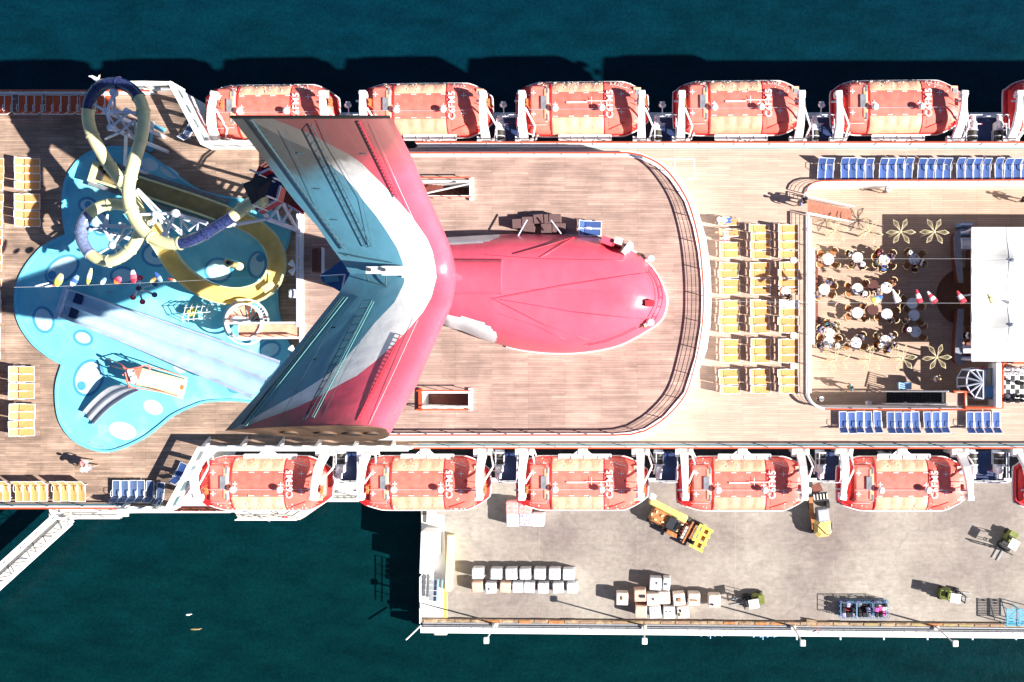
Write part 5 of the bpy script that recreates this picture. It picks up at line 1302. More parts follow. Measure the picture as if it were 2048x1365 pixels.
# mauve bins and crates by the cowl
def bin_(x, y, dx, dy, rz, h, lab):
    o = empty('deck_chest', P(x, y, UZ), rz=rz, label=lab, cat='chest', group='mauve plastic chests beside the funnel')
    MB().bbox((0, 0, h/2), (dx, dy, h), .04).build('body', M['bin'], o); MB().bbox((0, 0, h+.03), (dx+.04, dy+.04, .07), .02).build('lid', M['bin'], o)
for k, a in enumerate(((1038, 450, .75, .62, .06, .7), (1058, 446, .8, .62, .04, .75), (1079, 441, .65, .6, .1, .8), (1097, 441, .45, .6, .08, .85), (1112, 440, .8, .55, 0, .9), (1060, 460, .8, .4, -.1, .65), (1094, 459, .7, .62, .02, .6), (1119, 458, .9, .62, -.02, .6))):
    bin_(*a, f"mauve brown plastic chest, {ORD[k]} in the huddle above the funnel cowl")
for (x0, y0, x1, y1, lab) in ((1036, 472, 1054, 440, 'slim white pole leaning over the left chests'), (1122, 468, 1102, 441, 'slim white pole leaning over the right chests')):
    a, b = P(x0, y0, 4.2), P(x1, y1, 4.2); MB().tube([Vector((0, 0, 0)), b-a], .05, 6).build('boat_hook', M['truss'], loc=a, label=lab, cat='pole')
# ================================================================ PEOPLE
def skin_mesh(name, V, E, Rr, sub=1):
    me = bpy.data.meshes.new(name+'_cage'); me.from_pydata([Vector(v) for v in V], E, []); me.update()
    o = bpy.data.objects.new('tmp_skin', me); COL.objects.link(o)
    md = o.modifiers.new('skin', 'SKIN'); md.use_smooth_shade = True
    for i, r in enumerate(Rr):
        sv = me.skin_vertices[0].data[i]; sv.radius = (r, r) if not isinstance(r, tuple) else r
    me.skin_vertices[0].data[0].use_root = True
    if sub: o.modifiers.new('sub', 'SUBSURF').levels = sub
    dg = bpy.context.evaluated_depsgraph_get(); out = bpy.data.meshes.new_from_object(o.evaluated_get(dg)); out.name = name
    bpy.data.objects.remove(o); out.materials.clear(); out.materials.append(M['skin'])
    return out
def body_graph(pose):
    # joints: pelvis, waist, chest, neck, head; limbs; x is forward
    if pose == 'sit': pz, lean = .50, .05
    elif pose == 'lie': pz, lean = .47, -.42
    else: pz, lean = .92, 0.03
    V, E, Rr = [], [], []
    def v(p, r, par=None):
        V.append(p); Rr.append(r)
        if par is not None: E.append((par, len(V)-1))
        return len(V)-1
    def up(h): return (lean*h/.55, 0, pz+h*(1 if pose != 'lie' else .72))
    pel = v((0, 0, pz), (.15, .12)); wa = v(up(.18), (.13, .10), pel); ch = v(up(.40), (.17, .115), wa); nk = v(up(.53), .062, ch); n2 = v(up(.60), .052, nk)
    hd = v(up(.68), .082, n2); h2 = v(up(.76), .090, hd); h3 = v(up(.81), .06, h2)
    hx = up(.70); v((hx[0]+.10, 0, hx[2]), .016, hd)
    hands = []
    for s in (-1, 1):
        sh = v((up(.46)[0], s*.17, up(.46)[2]), .06, ch)
        if pose == 'walk': el = (s*.08-.02, s*.25, pz+.22); wr = (s*.16+.06, s*.24, pz+.02)
        elif pose == 'sit': el = (.10, s*.25, pz+.22); wr = (.33, s*.16, pz+.26)
        elif pose == 'lie': el = (-.12, s*.27, pz+.14); wr = (.10, s*.25, pz+.06)
        else: el = (-.02, s*.24, pz+.20); wr = (.06, s*.23, pz-.03)
        e = v(el, .043, sh); w_ = v(wr, .030, e)
        d = (Vector(wr)-Vector(el)).normalized(); hc = Vector(wr)+d*.07; hnd = v(tuple(hc), (.038, .018), w_)
        sd = d.cross(Vector((0, 0, 1)));
        sd = Vector((1, 0, 0)) if sd.length < .2 else sd.normalized()
        for k, (off, l) in enumerate(((-.030, .055), (-.010, .068), (.010, .064), (.030, .050))):
            a = hc+sd*off+d*.03; f1 = v(tuple(a), .009, hnd); v(tuple(a+d*l*.6+Vector((0, 0, -.006))), .0085, f1)
        v(tuple(hc+sd*(-.05*s)+d*.01), .010, hnd)
    for s in (-1, 1):
        hp = v((0, s*.09, pz-.05), .092, pel)
        if pose == 'sit': kn = (.44, s*.12, pz); an = (.46, s*.12, .07)
        elif pose == 'lie': kn = (.42, s*.11, .50); an = (.82, s*.13, .44)
        elif pose == 'walk': kn = (s*.16+.04, s*.09, .50); an = (s*.24-.04, s*.09, .08)
        else: kn = (.01, s*.10, .48); an = (0, s*.11, .08)
        k = v(kn, .058, hp); a = v(an, .038, k); t = (an[0]+.14, an[1]+s*.02, max(.03, an[2]-.04)) if pose != 'lie' else (an[0]+.06, an[1]+s*.03, an[2]+.14)
        v(t, .034, a)
    return V, E, Rr, up
PM = {}
def person_meshes(pose):
    if pose in PM: return PM[pose]
    V, E, Rr, up = body_graph(pose)
    pz = V[0][2]
    body = skin_mesh('body', V, E, Rr, 1)
    # shirt: torso and sleeves, trousers: pelvis and thighs
    def pick(n): return V[n]
    sV = [V[0], V[1], V[2], (V[3][0], 0, V[2][2]+.07)]; sE = [(0, 1), (1, 2), (2, 3)]; sR = [(.165, .135), (.155, .125), (.19, .135), .085]
    arms = [i for i, p in enumerate(V) if abs(abs(p[1])-.17) < 1e-6 and i > 8][:2]
    for a in arms:
        sV.append(V[a]); sE.append((2, len(sV)-1)); sR.append(.075)
        m_ = Vector(V[a]).lerp(Vector(V[a+1]), .75); sV.append(tuple(m_)); sE.append((len(sV)-2, len(sV)-1)); sR.append(.062)
    shirt = skin_mesh('shirt', sV, sE, sR, 1)
    hips = [i for i, p in enumerate(V) if abs(abs(p[1])-.09) < 1e-6 and abs(p[2]-(pz-.05)) < 1e-6]
    tV = [V[0]]; tE = []; tR = [(.17, .135)]
    for h in hips:
        tV.append(V[h]); tE.append((0, len(tV)-1)); tR.append(.108)
        m_ = Vector(V[h]).lerp(Vector(V[h+1]), .92); tV.append(tuple(m_)); tE.append((len(tV)-2, len(tV)-1)); tR.append(.080)
    tro = skin_mesh('trousers', tV, tE, tR, 1)
    hc = up(.755)
    hb = MB().ell((hc[0]-.025, 0, hc[2]+.025), (.115, .105, .098), 14, 8); hb.ell((hc[0]-.07, 0, hc[2]-.04), (.06, .085, .09), 10, 6)
    ho = hb.build('hair', M['hair_dk']); hm = ho.data; bpy.data.objects.remove(ho)
    kb = MB().ell((hc[0], 0, hc[2]+.05), (.105, .10, .085), 14, 6, half=True).cyl((hc[0], 0, hc[2]+.04), (hc[0], 0, hc[2]+.055), .19, n=20)
    ko = kb.build('hat', M['hat']); km = ko.data; bpy.data.objects.remove(ko)
    PM[pose] = (body, shirt, tro, hm, km); return PM[pose]
def mesh_child(name, me, m, parent):
    o = bpy.data.objects.new(name, me); COL.objects.link(o); setparent(o, parent)
    if not len(me.materials): me.materials.append(m)
    o.material_slots[0].link = 'OBJECT'; o.material_slots[0].material = m; return o
def person(px, py, z, pose, face, shirt, trous, hair, label, skin='skin', group=None, s=1.0):
    ms = person_meshes(pose)
    o = bpy.data.objects.new('person', ms[0]); COL.objects.link(o); o.location = P(px, py, z); o.rotation_euler = (0, 0, R(face)); o.scale = (s, s, s)
    o.material_slots[0].link = 'OBJECT'; o.material_slots[0].material = M[skin]
    tag(o, label, 'person', group)
    if shirt: mesh_child('shirt', ms[1], M[shirt], o)
    if trous: mesh_child('trousers', ms[2], M[trous], o)
    if hair == 'hat': mesh_child('hat', ms[4], M['hat'], o)
    else: mesh_child('hair', ms[3], M[hair], o)
    return o
person(183, 925, 0, 'walk', 200, 'cl_pink', 'cl_white', 'hair_br', 'person in a pink top walking by the pool rim')
person(192, 934, 0, 'walk', 190, 'cl_white', 'cl_grey', 'hat', 'person in white with grey trousers beside the pool rim')
person(1596, 410, 0, 'walk', 0, 'cl_blue', 'cl_khaki', 'hair_br', 'person in a blue shirt at the head of the brown stairs')
person(1606, 405, 0, 'walk', 180, 'cl_black', 'cl_black', 'hair_dk', 'person in black stepping off the brown stairs', 'skin2')
person(1768, 385, LZ, 'walk', 170, 'cl_white', 'cl_grey', 'hat', 'person in white walking alone under the blue lounger row')
person(2040, 402, LZ, 'walk', 180, 'cl_orange', 'cl_black', 'hair_dk', 'person at the right edge of the upper walkway', 'skin2')
person(1695, 774, LZ, 'walk', 30, 'cl_teal', 'cl_khaki', 'hair_dk', 'person in a teal top walking left of the black stairs')
person(1866, 757, LZ, 'walk', 0, 'cl_grey', 'cl_white', 'hair_bl', 'person in grey walking below the metal palm')
person(1635, 797, LZ, 'stand', 90, 'cl_black', 'cl_grey', 'hat', 'person with a white hat in the dark lower left corner')
person(1924, 672, LZ, 'stand', 0, 'cl_white', 'cl_black', 'hair_dk', 'person standing at the lower bar counter')
person(1452, 443, 0, 'lie', 0, 'cl_white', 'cl_blue', 'hat', 'person in white and blue lying on the topmost lounger of the block')
person(1446, 468, 0, 'lie', 0, None, 'cl_white', 'hair_bl', 'person sunbathing in white shorts on the second lounger of the block')
person(1449, 480, 0, 'sit', 90, 'cl_white', 'cl_pink', 'hat', 'person in a white hat sitting between two loungers')
person(1570, 584, 0, 'lie', 0, 'cl_white', 'cl_white', 'hair_dk', 'person with dark hair lying on a yellow lounger near the towel')
person(1578, 596, 0, 'sit', 180, 'cl_black', 'cl_black', 'hair_br', 'person in black seated at the foot of a lounger')

# ================================================================ SUNKEN DINING DECK
def make_table(mt, tray=True):
    o = empty('cafe_table')
    MB().cyl((0, 0, .72), (0, 0, .76), .42, n=32, smooth=False).build('table_top', mt, o)
    MB().cyl((0, 0, 0), (0, 0, .72), .04, n=8).cyl((0, 0, 0), (0, 0, .03), .26, n=16).build('pedestal', M['steel'], o)
    return o
def make_chair():
    o = empty('cafe_chair')
    MB().bbox((0, 0, .43), (.44, .46, .05), .03).build('seat', M['brown'], o)
    rows = []
    for i in range(9):
        a = R(-62+124*i/8); rows.append([Vector((-.06-.24*math.cos(a), .27*math.sin(a), z)) for z in (.45, .80)])
    MB().grid(rows).grid([[v*1.0+Vector((-.03, 0, 0)) for v in r] for r in rows]).build('backrest', M['brown'], o)
    MB().tube([r[1]+Vector((-.015, 0, .01)) for r in rows], .032, 5).build('top_rail', M['cream'], o)
    for x in (-.19, .19):
        for y in (-.2, .2): MB().cyl((x, y, 0), (x*.95, y*.95, .42), .018, n=5).build('leg', M['cream'], o)
    return o
tw_, td_ = make_table(M['tabletop']), make_table(M['tabledk'])
uw, ud = [False], [False]
chp = make_chair(); uc = [False]
T = [(1657, 519, 'w', 'top left', 'with leftovers'), (1715, 516, 'w', 'second in the top row', 'where people in dark clothes sit'), (1769, 519, 'w', 'third in the top row', 'crowded by people in white'), (1829, 519, 'w', 'fourth in the top row', 'in the canopy shade'),
     (1649, 579, 'w', 'leftmost of the middle row', 'by the white wall'), (1715, 578, 'w', 'left of the dark middle table', ''), (1773, 576, 'w', 'right of the dark middle table', ''), (1746, 571, 'd', 'upper', ''),
     (1715, 626, 'w', 'alone below the middle row', 'with no food'), (1774, 629, 'w', 'below the middle row', 'next to the canopy shade'), (1746, 620, 'd', 'lower', ''), (1825, 607, 'w', 'topmost of the shaded column', 'under the flag cable'), (1828, 631, 'w', 'midway down the shaded column', ''),
     (1831, 664, 'w', 'lowest of the shaded column', 'with a cup'), (1659, 664, 'w', 'upper of the lower left pair', 'ringed by people'), (1658, 685, 'w', 'lower of the lower left pair', ''), (1712, 686, 'w', 'second in the bottom row', 'beside a metal palm'), (1771, 682, 'w', 'third in the bottom row', 'heaped with food')]
def tprops(tx, ty, n, seed):
    rnd = random.Random(seed)
tabs = []
for i, (x, y, k, a, b) in enumerate(T):
    c = P(x, y, LZ+.75); loc = (c.x, c.y, LZ)
    if k == 'w': o = put(tw_, uw, loc, 0, f"round white cafe table {a} {b}".strip(), 'table', 'round white cafe tables')
    else: o = put(td_, ud, loc, 0, f"round dark wooden table, {a} of the two between white tables", 'table', 'round dark tables')
    tabs.append(loc)
# plates and glasses
plate = MB().cyl((0, 0, 0), (0, 0, .02), .12, n=16).ell((.01, .01, .03), (.06, .05, .03), 8, 4, m=1).build('plate', [M['white2'], M['card']]); glass_ = MB().cyl((0, 0, 0), (0, 0, .12), .035, .04, n=10).build('glass', M['cl_lblue']); up_, ug_ = [False], [False]
rnd = random.Random(3)
TN = ['top left', 'second top row', 'third top row', 'shaded top row', 'leftmost middle row', 'middle row', 'right middle row']
for ti, n in ((0, 3), (1, 2), (2, 3), (3, 3), (4, 2), (5, 2), (6, 3), (13, 1), (14, 3), (15, 2), (16, 2), (17, 4)):
    for k in range(n):
        a = rnd.uniform(0, 6.28)+k*2.1; l = tabs[ti]
        nm = T[ti][3]
        put(plate, up_, (l[0]+.24*math.cos(a), l[1]+.24*math.sin(a), LZ+.762), a, f"{ORD[k]} plate of food on the cafe table {nm}", 'plate', 'plates on the cafe tables')
    a = rnd.uniform(0, 6.28); put(glass_, ug_, (l[0]+.3*math.cos(a), l[1]+.3*math.sin(a), LZ+.762), 0, f"small glass on the cafe table {nm}", 'glass', 'glasses on the cafe tables')
# chairs: table index and angles (degrees, 0 is right, 90 is up)
CH = {0: [140, 55, -35, -150], 1: [150, -130, -60], 2: [35, -40, 165, -100], 3: [130, 35, -25, -140, -85], 4: [170, 20, -35, -130], 5: [160, 35, -30, -150], 6: [45, -25, -140], 8: [150, 50, -155, -35], 9: [20, -30, -160], 12: [-45, -150, 135], 11: [150, -20, -160], 13: [35, -35, 150, 170],
      14: [100, 45, 160], 15: [200, 150, -25, 20], 16: [-25, -155, 50], 17: [35, -155, 150, -30, -80]}
PP = {1: [150, -130, -60], 2: [125, -150, -90, 20], 3: [130, -25, -85], 4: [60, -140], 5: [-40], 6: [40, -150], 9: [-55], 12: [-150], 13: [165], 14: [100, 55, 165, 20], 15: [-25, -160], 16: [50], 17: [140, 40, -140, -30, -60]}
sh_c = ['cl_white', 'cl_black', 'cl_grey', 'cl_pink', 'cl_teal', 'cl_lblue', 'cl_lilac', 'cl_yel', 'cl_white', 'cl_black', 'cl_blue', 'cl_khaki', 'cl_white', 'cl_orange']
words_c = {'cl_white': 'white', 'cl_black': 'black', 'cl_grey': 'grey', 'cl_pink': 'pink', 'cl_teal': 'teal', 'cl_lblue': 'pale blue', 'cl_lilac': 'lilac', 'cl_yel': 'cream yellow', 'cl_blue': 'blue', 'cl_khaki': 'khaki', 'cl_orange': 'orange'}
def dirw(a):
    a %= 360
    return ['right', 'upper right', 'upper', 'upper left', 'left', 'lower left', 'lower', 'lower right'][int(((a+22.5) % 360)//45)]
ki = 0
for ti, angs in CH.items():
    l = tabs[ti]; nm = T[ti][3]
    ppl = PP.get(ti, [])
    seen = {}
    for a in angs+[p for p in ppl if p not in angs and min(abs((p-q+180) % 360-180) for q in angs) > 25]:
        r_ = .72; d = dirw(a); seen[d] = seen.get(d, 0)+1
        put(chp, uc, (l[0]+r_*math.cos(R(a)), l[1]+r_*math.sin(R(a)), LZ), R(a+180)+rnd.uniform(-.25, .25), f"brown cafe chair on the {d} side of table {nm}" + (', second one there' if seen[d] > 1 else ''), 'chair', 'brown cafe chairs')
    for a in ppl:
        c = sh_c[ki % len(sh_c)]; hr_ = ['hair_dk', 'hair_br', 'hat', 'hair_dk', 'hair_bl'][ki % 5]; 
        pxx = NX+(l[0]+.68*math.cos(R(a)))*FP/(HC-LZ); pyy = NY-(l[1]+.68*math.sin(R(a)))*FP/(HC-LZ)
        hw = {'hair_dk': 'dark haired', 'hair_br': 'brown haired', 'hat': 'white hatted', 'hair_bl': 'blond'}[hr_]
        person(pxx, pyy, LZ, 'sit', a+180, c, ['cl_black', 'cl_khaki', 'cl_blue'][ki % 3], hr_, f"{hw} person in {words_c[c]} seated {dirw(a)} of table {nm}", 'skin' if ki % 3 else 'skin2', 'people eating at the cafe tables')
        ki += 1
# metal palms
def make_palm(seed):
    rn = random.Random(seed); o = empty('metal_palm')
    MB().cyl((0, 0, 0), (0, 0, 3.3), .07, .045, n=8).build('trunk', M['gold'], o)
    MB().ell((0, 0, 3.35), (.13, .13, .1), 10, 6).build('hub', M['gold'], o)
    for k in range(6):
        a = 2*math.pi*k/6+rn.uniform(-.1, .1); L__ = rn.uniform(1.0, 1.12); mb = MB()
        def q(t, w_): 
            z = 3.36+.22*math.sin(t*2.3)-.12*t; return Vector((t*L__*math.cos(a)-w_*math.sin(a), t*L__*math.sin(a)+w_*math.cos(a), z))
        for s in (-1, 1): mb.tube([q(.06, 0), q(.35, s*.07), q(.68, s*.17), q(1, 0)], .020, 5)
        for s in (-.5, 0, .5): mb.tube([q(.1, 0), q(.45, s*.10), q(.72, s*.22), q(.97, 0)], .010, 4)
        mb.build('leaf_frame', M['gold'], o)
    return o
pm_ = make_palm(1); u_ = [False]
for i, (x, y) in enumerate([(1669, 461), (1737, 462), (1801, 464), (1868, 464), (1671, 720), (1738, 720), (1804, 717), (1873, 715)]):
    q = P(x, y, LZ+3.35); put(pm_, u_, (q.x, q.y, LZ), R([8, -12, 2, 0, 20, 12, 10, 5][i]), f"gold metal palm with six leaf frames, {ORD[i % 4]} from the left in the {'upper' if i < 4 else 'lower'} row", 'metal palm', 'gold metal palms round the dining deck')
# stage: counters, round stage, canopy roof on posts
sg = empty('round_stage', P(1925, 595, LZ), label='half round brown stage step in the canopy shade', cat='stage'); g0 = sg.location.copy()
arc = [(P(1930+58*math.cos(R(a)), 594+58*math.sin(R(a)), LZ)-g0)[:2] for a in range(95, 266, 6)]
MB().prism(arc+[(P(2090, 536, LZ)-g0)[:2], (P(2090, 652, LZ)-g0)[:2]], 0, .15).build('step', M['stage'], sg)
MB().prism([(P(x, y, LZ)-g0)[:2] for x, y in [(1932, 470), (2090, 470), (2090, 535), (1932, 535)]], .0, .08).prism([(P(x, y, LZ)-g0)[:2] for x, y in [(1932, 654), (2090, 654), (2090, 720), (1932, 720)]], .0, .08).build('backstage_floor', M['wood_dk'], sg)
for nm, pts, lab in (('bar_counter', [(1925, 456), (1912, 463), (1908, 476), (1909, 510), (1914, 545), (1918, 566), (1927, 566), (1925, 530), (1923, 500), (1922, 470), (1928, 458)], 'curved grey bar counter above the round stage'),
                     ('bar_counter', [(1917, 618), (1914, 650), (1911, 690), (1910, 718), (1914, 728), (1928, 731), (1924, 715), (1926, 670), (1928, 618)], 'curved grey bar counter below the round stage')):
    c = P(1918, pts[3][1], LZ+1.15); o = empty(nm, (c.x, c.y, LZ), label=lab, cat='bar counter'); 
    pr = [(P(x, y, LZ+1.15)-c)[:2] for x, y in pts]
    MB().prism(pr, 1.05, 1.15).build('counter_top', M['greycounter'], o)
    cxx = sum(p[0] for p in pr)/len(pr); cyy = sum(p[1] for p in pr)/len(pr)
    MB().prism([(cxx+(p[0]-cxx)*.8, cyy+(p[1]-cyy)*.96) for p in pr], 0, 1.05).build('counter_front', M['wood_dk'], o)
for x, y, dx, dy, h, m, lab in ((1933, 487, .75, .85, 1.3, 'truss', 'white fridge box between the upper counter and the canopy'), (1937, 699, .8, .6, 1.3, 'truss', 'white fridge box between the lower counter and the canopy'), (1930, 465, .7, .4, 1.2, 'bluebox', 'pale blue ice bin at the top end of the upper counter'), (1933, 717, .7, .3, 1.2, 'bluebox', 'pale blue ice bin at the bottom of the lower counter'), (1934, 449, 1.0, .3, 1.3, 'bluebox', 'blue cabinet beside the top corner of the canopy')):
    q = P(x, y, LZ+h); o = empty('bar_cabinet', (q.x, q.y, LZ), label=lab, cat='cabinet', group=None)
    MB().bbox((0, 0, h/2), (dx, dy, h), .03).build('body', M[m], o); MB().box((-.02, 0, h+.02), (dx*.9, dy*.45, .04)).build('lid', M['white'], o)
ca = empty('stage_canopy', P(1943, 590, 1.2), label='large white canvas canopy over the stage at the right edge', cat='canopy'); ao = ca.location.copy()
NXX, NYY = 24, 24; rows = []
xa, xb = P(1943, 0, 1.2).x, P(2290, 0, 1.2).x; ya, yb = P(0, 456, 1.2).y, P(0, 722, 1.2).y
def bump_(x, y):
    z = 0
    for (cx_, cy_, s, h) in ((2030, 520, 1.5, .9), (2028, 650, 1.5, .9), (2170, 520, 1.5, .9), (2170, 650, 1.5, .9)):
        c = P(cx_, cy_, 1.9); d = math.hypot(x-c.x, (y-c.y)*1.3); z += h*math.exp(-(d/s)**1.2)
    return z
for i in range(61):
    x = xa+(xb-xa)*i/60; rows.append([Vector((x-ao.x, ya+(yb-ya)*j/40-ao.y, bump_(x, ya+(yb-ya)*j/40)-.05*math.sin(math.pi*j/40*6)**2)) for j in range(41)])
MB().grid(rows).grid([[v-Vector((0, 0, .06)) for v in r] for r in rows]).build('fabric', M['canvas'], ca)
MB().tube([rows[0][0], rows[0][-1]], .06, 6).tube([rows[0][0], rows[-1][0]], .06, 6).tube([rows[0][-1], rows[-1][-1]], .06, 6).build('edge_pipe', M['white2'], ca)
for jx in (10, 20, 30):
    MB().tube([rows[i][jx]+Vector((0, 0, .01)) for i in range(0, 61, 3)], .018, 4).build('seam', M['white2'], ca)
for ix in (12, 24):
    MB().tube([v+Vector((0, 0, .01)) for v in rows[ix]], .018, 4).build('seam', M['white2'], ca)
for (cx_, cy_) in ((2030, 520), (2028, 650)):
    c = P(cx_, cy_, 2.2)-ao; MB().cyl((c.x, c.y, -3.6), (c.x, c.y, .80), .1, n=8).ell((c.x, c.y, .80), (.18, .14, .08)).build('mast', M['steel'], ca)
for (i, j) in ((0, 0), (0, 40), (0, 20)): 
    v = rows[i][j]; MB().cyl((v.x+.15, v.y*.985, -3.75), (v.x+.15, v.y*.985, -.05), .07, n=8).build('post', M['truss'], ca)
# cables with flags over the dining deck
for pts, lab in (([(1415, 603, 6.5), (1700, 606, 5.6), (2090, 607, 4.6)], 'long thin flag cable across the middle of the dining deck'), ([(1630, 518, 2.4), (1800, 518, 2.1), (2090, 518, 2.6)], 'thin cable above the top row of cafe tables')):
    o = empty('stay_cable', P(*pts[0]), label=lab, cat='cable'); MB().tube([P(*p)-P(*pts[0]) for p in cr(pts, 6)], .006, 4).build('wire', M['white'], o)
fish_z = 5
def flag(x, y, z, l, wd, cols, rz, lab):
    o = empty('fish_windsock', P(x, y, z), rz=R(rz), label=lab, cat='windsock', group='fish windsocks over the dining deck')
    n = len(cols)
    for k, cn in enumerate(cols):
        rows = []
        for q in range(4):
            t = (k+q/3)/n; r_ = interp(t, [0, .3, .6, .85, 1], [.62, .55, .4, .24, .12])*wd
            rows.append([Vector((t*l, r_*math.cos(a), .4*r_*math.sin(a))) for a in [2*math.pi*i/10 for i in range(10)]])
        MB().grid(rows, closed=True).build('body_band', M[cn], o)
flag(1840, 606, 5.2, .95, .38, ('redcloth', 'white', 'redcloth'), 105, 'red and white fish windsock over the shaded tables')
flag(1871, 606, 5.1, .95, .40, ('redcloth', 'white', 'redcloth', 'white'), 125, 'red and white striped windsock left of the stage')
flag(1928, 606, 4.9, .95, .40, ('redcloth', 'white', 'redcloth'), 120, 'red and white windsock between the two bar counters')
flag(1797, 605, 5.3, 1.0, .38, ('white', 'canvas'), 115, 'plain white windsock near the shade line')
flag(1745, 604, 5.4, .8, .5, ('lemon', 'cl_lblue', 'cl_blue'), 30, 'yellow and blue fish windsock over the dining tables')
flag(1985, 606, 4.6, .7, .25, ('cl_yel', 'olive'), 120, 'olive and yellow windsock above the white canopy')
flag(2018, 606, 4.6, .6, .2, ('grey', 'cl_grey'), 160, 'grey windsock above the white canopy')
# brown stairs down at the top left
s1 = empty('deck_stairs', P(1612, 410), label='brown wooden stairs with white sides leading down to the sunken deck', cat='stairs'); o1 = s1.location.copy()
d = (P(1702, 432, LZ)-P(1612, 412, 0)); dn = Vector((d.x, d.y, 0)).normalized(); sd_ = Vector((-dn.y, dn.x, 0)); L3 = math.hypot(d.x, d.y); ang = math.atan2(dn.y, dn.x)
for k in range(13):
    c = Vector((0, 0, 0))+dn*(L3*(k+.5)/13)+Vector((0, -.1, -2.6*(k+.6)/13)); MB().box(c, (L3/13+.06, .95, .06), rz=ang).build('tread', M['salmon'] if False else M['stair'] if 'stair' in M else M.setdefault('stair', mat('reddish_stair_wood', (.36, .14, .09), .6, .15, 4)), s1)
for s in (-1, 1):
    a = sd_*s*.55+Vector((0, -.1, .5)); b = a+dn*L3+Vector((0, 0, -2.5)); rows = [[a-Vector((0, 0, .5)), a+Vector((0, 0, .3))], [b-Vector((0, 0, .3)), b+Vector((0, 0, .5))]]
    m_ = MB(); t2 = sd_*.06*s; m_.add([rows[0][0], rows[1][0], rows[1][1], rows[0][1], rows[0][0]+t2, rows[1][0]+t2, rows[1][1]+t2, rows[0][1]+t2], [(0, 1, 2, 3), (7, 6, 5, 4), (3, 2, 6, 7), (0, 4, 5, 1), (0, 3, 7, 4), (1, 5, 6, 2)]); m_.build('stringer', M['whitestuc'], s1)
# black stairs at the bottom
s2 = empty('deck_stairs', P(1780, 796, LZ), label='black treaded stairs with white rails along the lower edge of the sunken deck', cat='stairs'); o2 = s2.location.copy()
for k in range(15):
    t = (k+.5)/15; z = LZ+2.6*t; a = P(1774+118*t, 785, z)-o2; b = P(1774+118*t, 806, z)-o2
    MB().box((a+b)/2, (.34, (a-b).length, .05)).build('tread', M['black'], s2)
for ya_, yb_ in ((783, 783), (808, 809)):
    a = P(1770, ya_, LZ+.9)-o2; b = P(1897, yb_, .9)-o2; MB().tube([a, b], .05, 6).build('handrail', M['whitestuc'], s2)
    for k in range(8): q = a.lerp(b, k/7); MB().cyl(q-Vector((0, 0, .9)), q, .03, n=5).build('baluster', M['whitestuc'], s2)
MB().prism([(P(x, y)-o2)[:2] for x, y in ((1892, 785), (1927, 785), (1927, 812), (1892, 812))], 2.45, 2.6).build('landing', M['deck2'], s2)
for x, y, lab in ((1734, 806, 'small white bollard by the lower wall, left one'), (1808, 807, 'small white bollard by the lower wall, right one')):
    o = empty('bollard', P(x, y, LZ), label=lab, cat='bollard'); MB().bbox((0, 0, .4), (.28, .28, .8), .04).build('post', M['white'], o); MB().box((0, 0, .83), (.32, .32, .05)).build('cap', M['white2'], o)
q = P(1811, 772, LZ+.9); o = empty('linen_cart', (q.x, q.y, LZ), label='blue topped cart beside the black stairs', cat='cart')
MB().bbox((0, 0, .5), (.95, .55, .8), .04).build('body', M['bluebox'], o); MB().box((0, 0, .92), (.9, .5, .04)).build('lid', M['cl_lblue'], o); MB().box((-.5, 0, .95), (.05, .5, .12)).build('handle', M['white'], o)
for x in (-.4, .4): MB().cyl((x, -.25, .06), (x, -.2, .06), .06).build('wheel', M['black'], o)
# long white bench wall on the left with angled ends
bw = empty('bench_wall', P(1626, 592, LZ), label='long white bench wall along the left side of the dining deck', cat='bench'); bo = bw.location.copy()
MB().prism([(P(x, y, LZ+1.0)-bo)[:2] for x, y in ((1621, 505), (1630, 494), (1630, 690), (1621, 678))], 0, 1.0).build('seat_back', M['whitestuc'], bw)
MB().prism([(P(x, y, LZ+.45)-bo)[:2] for x, y in ((1630, 500), (1636, 504), (1636, 680), (1630, 684))], 0, .45).build('seat', M['wood_dk'], bw)
# glass dome lantern
dm = empty('glass_dome', P(1966, 768, 0), label='octagonal glass skylight with white ribs beside the chess board', cat='skylight'); do = dm.location.copy()
apex = P(1966, 765, .6)-do; rg = [P(x, y, -.6)-do for x, y in ((1966, 740), (1944, 737), (1924, 740), (1915, 756), (1915, 774), (1924, 786), (1946, 797), (1966, 800))]
mid = [P(x, y, .1)-do for x, y in ((1966, 742), (1952, 740), (1939, 741), (1933, 756), (1933, 772), (1940, 784), (1950, 795), (1966, 798))]
gl = MB()
for i in range(7):
    gl.add([rg[i], rg[i+1], mid[i+1], mid[i]], [(0, 1, 2, 3)]); gl.add([mid[i], mid[i+1], apex], [(0, 1, 2)])
gl.build('glass_panes', M['dark'], dm)
for i in range(8):
    if i in (2, 3, 4, 5, 6): MB().tube([rg[i], mid[i]], .07, 6).build('rib', M['truss'], dm)
    MB().tube([mid[i], apex], .07, 6).build('rib', M['truss'], dm)
MB().tube(rg, .07, 6).tube(mid, .06, 6).build('ring_beam', M['truss'], dm)
MB().box(P(1984, 768, 0)-do+Vector((-.1, 0, 0)), (1.1, 2.3, .06)).build('louvre_base', M['grey'], dm)
for k in range(7): MB().box(P(1971+3.4*k, 756, .1)-do, (.05, 1.2, .06)).build('louvre_bar', M['cl_yel'] if k % 2 else M['truss'], dm)
MB().box(P(1981, 784, .1)-do, (.75, .8, .05)).build('blue_panel', M['bluebox'], dm)
MB().box(P(1966, 750, -.7)-do, (.5, 1.1, .3), rz=.5).build('red_liner', M['redcloth'], dm)
MB().bbox(P(1993, 770, .2)-do, (.42, 3.3, .9), .04).build('service_trunk', M['whitestuc'], dm)
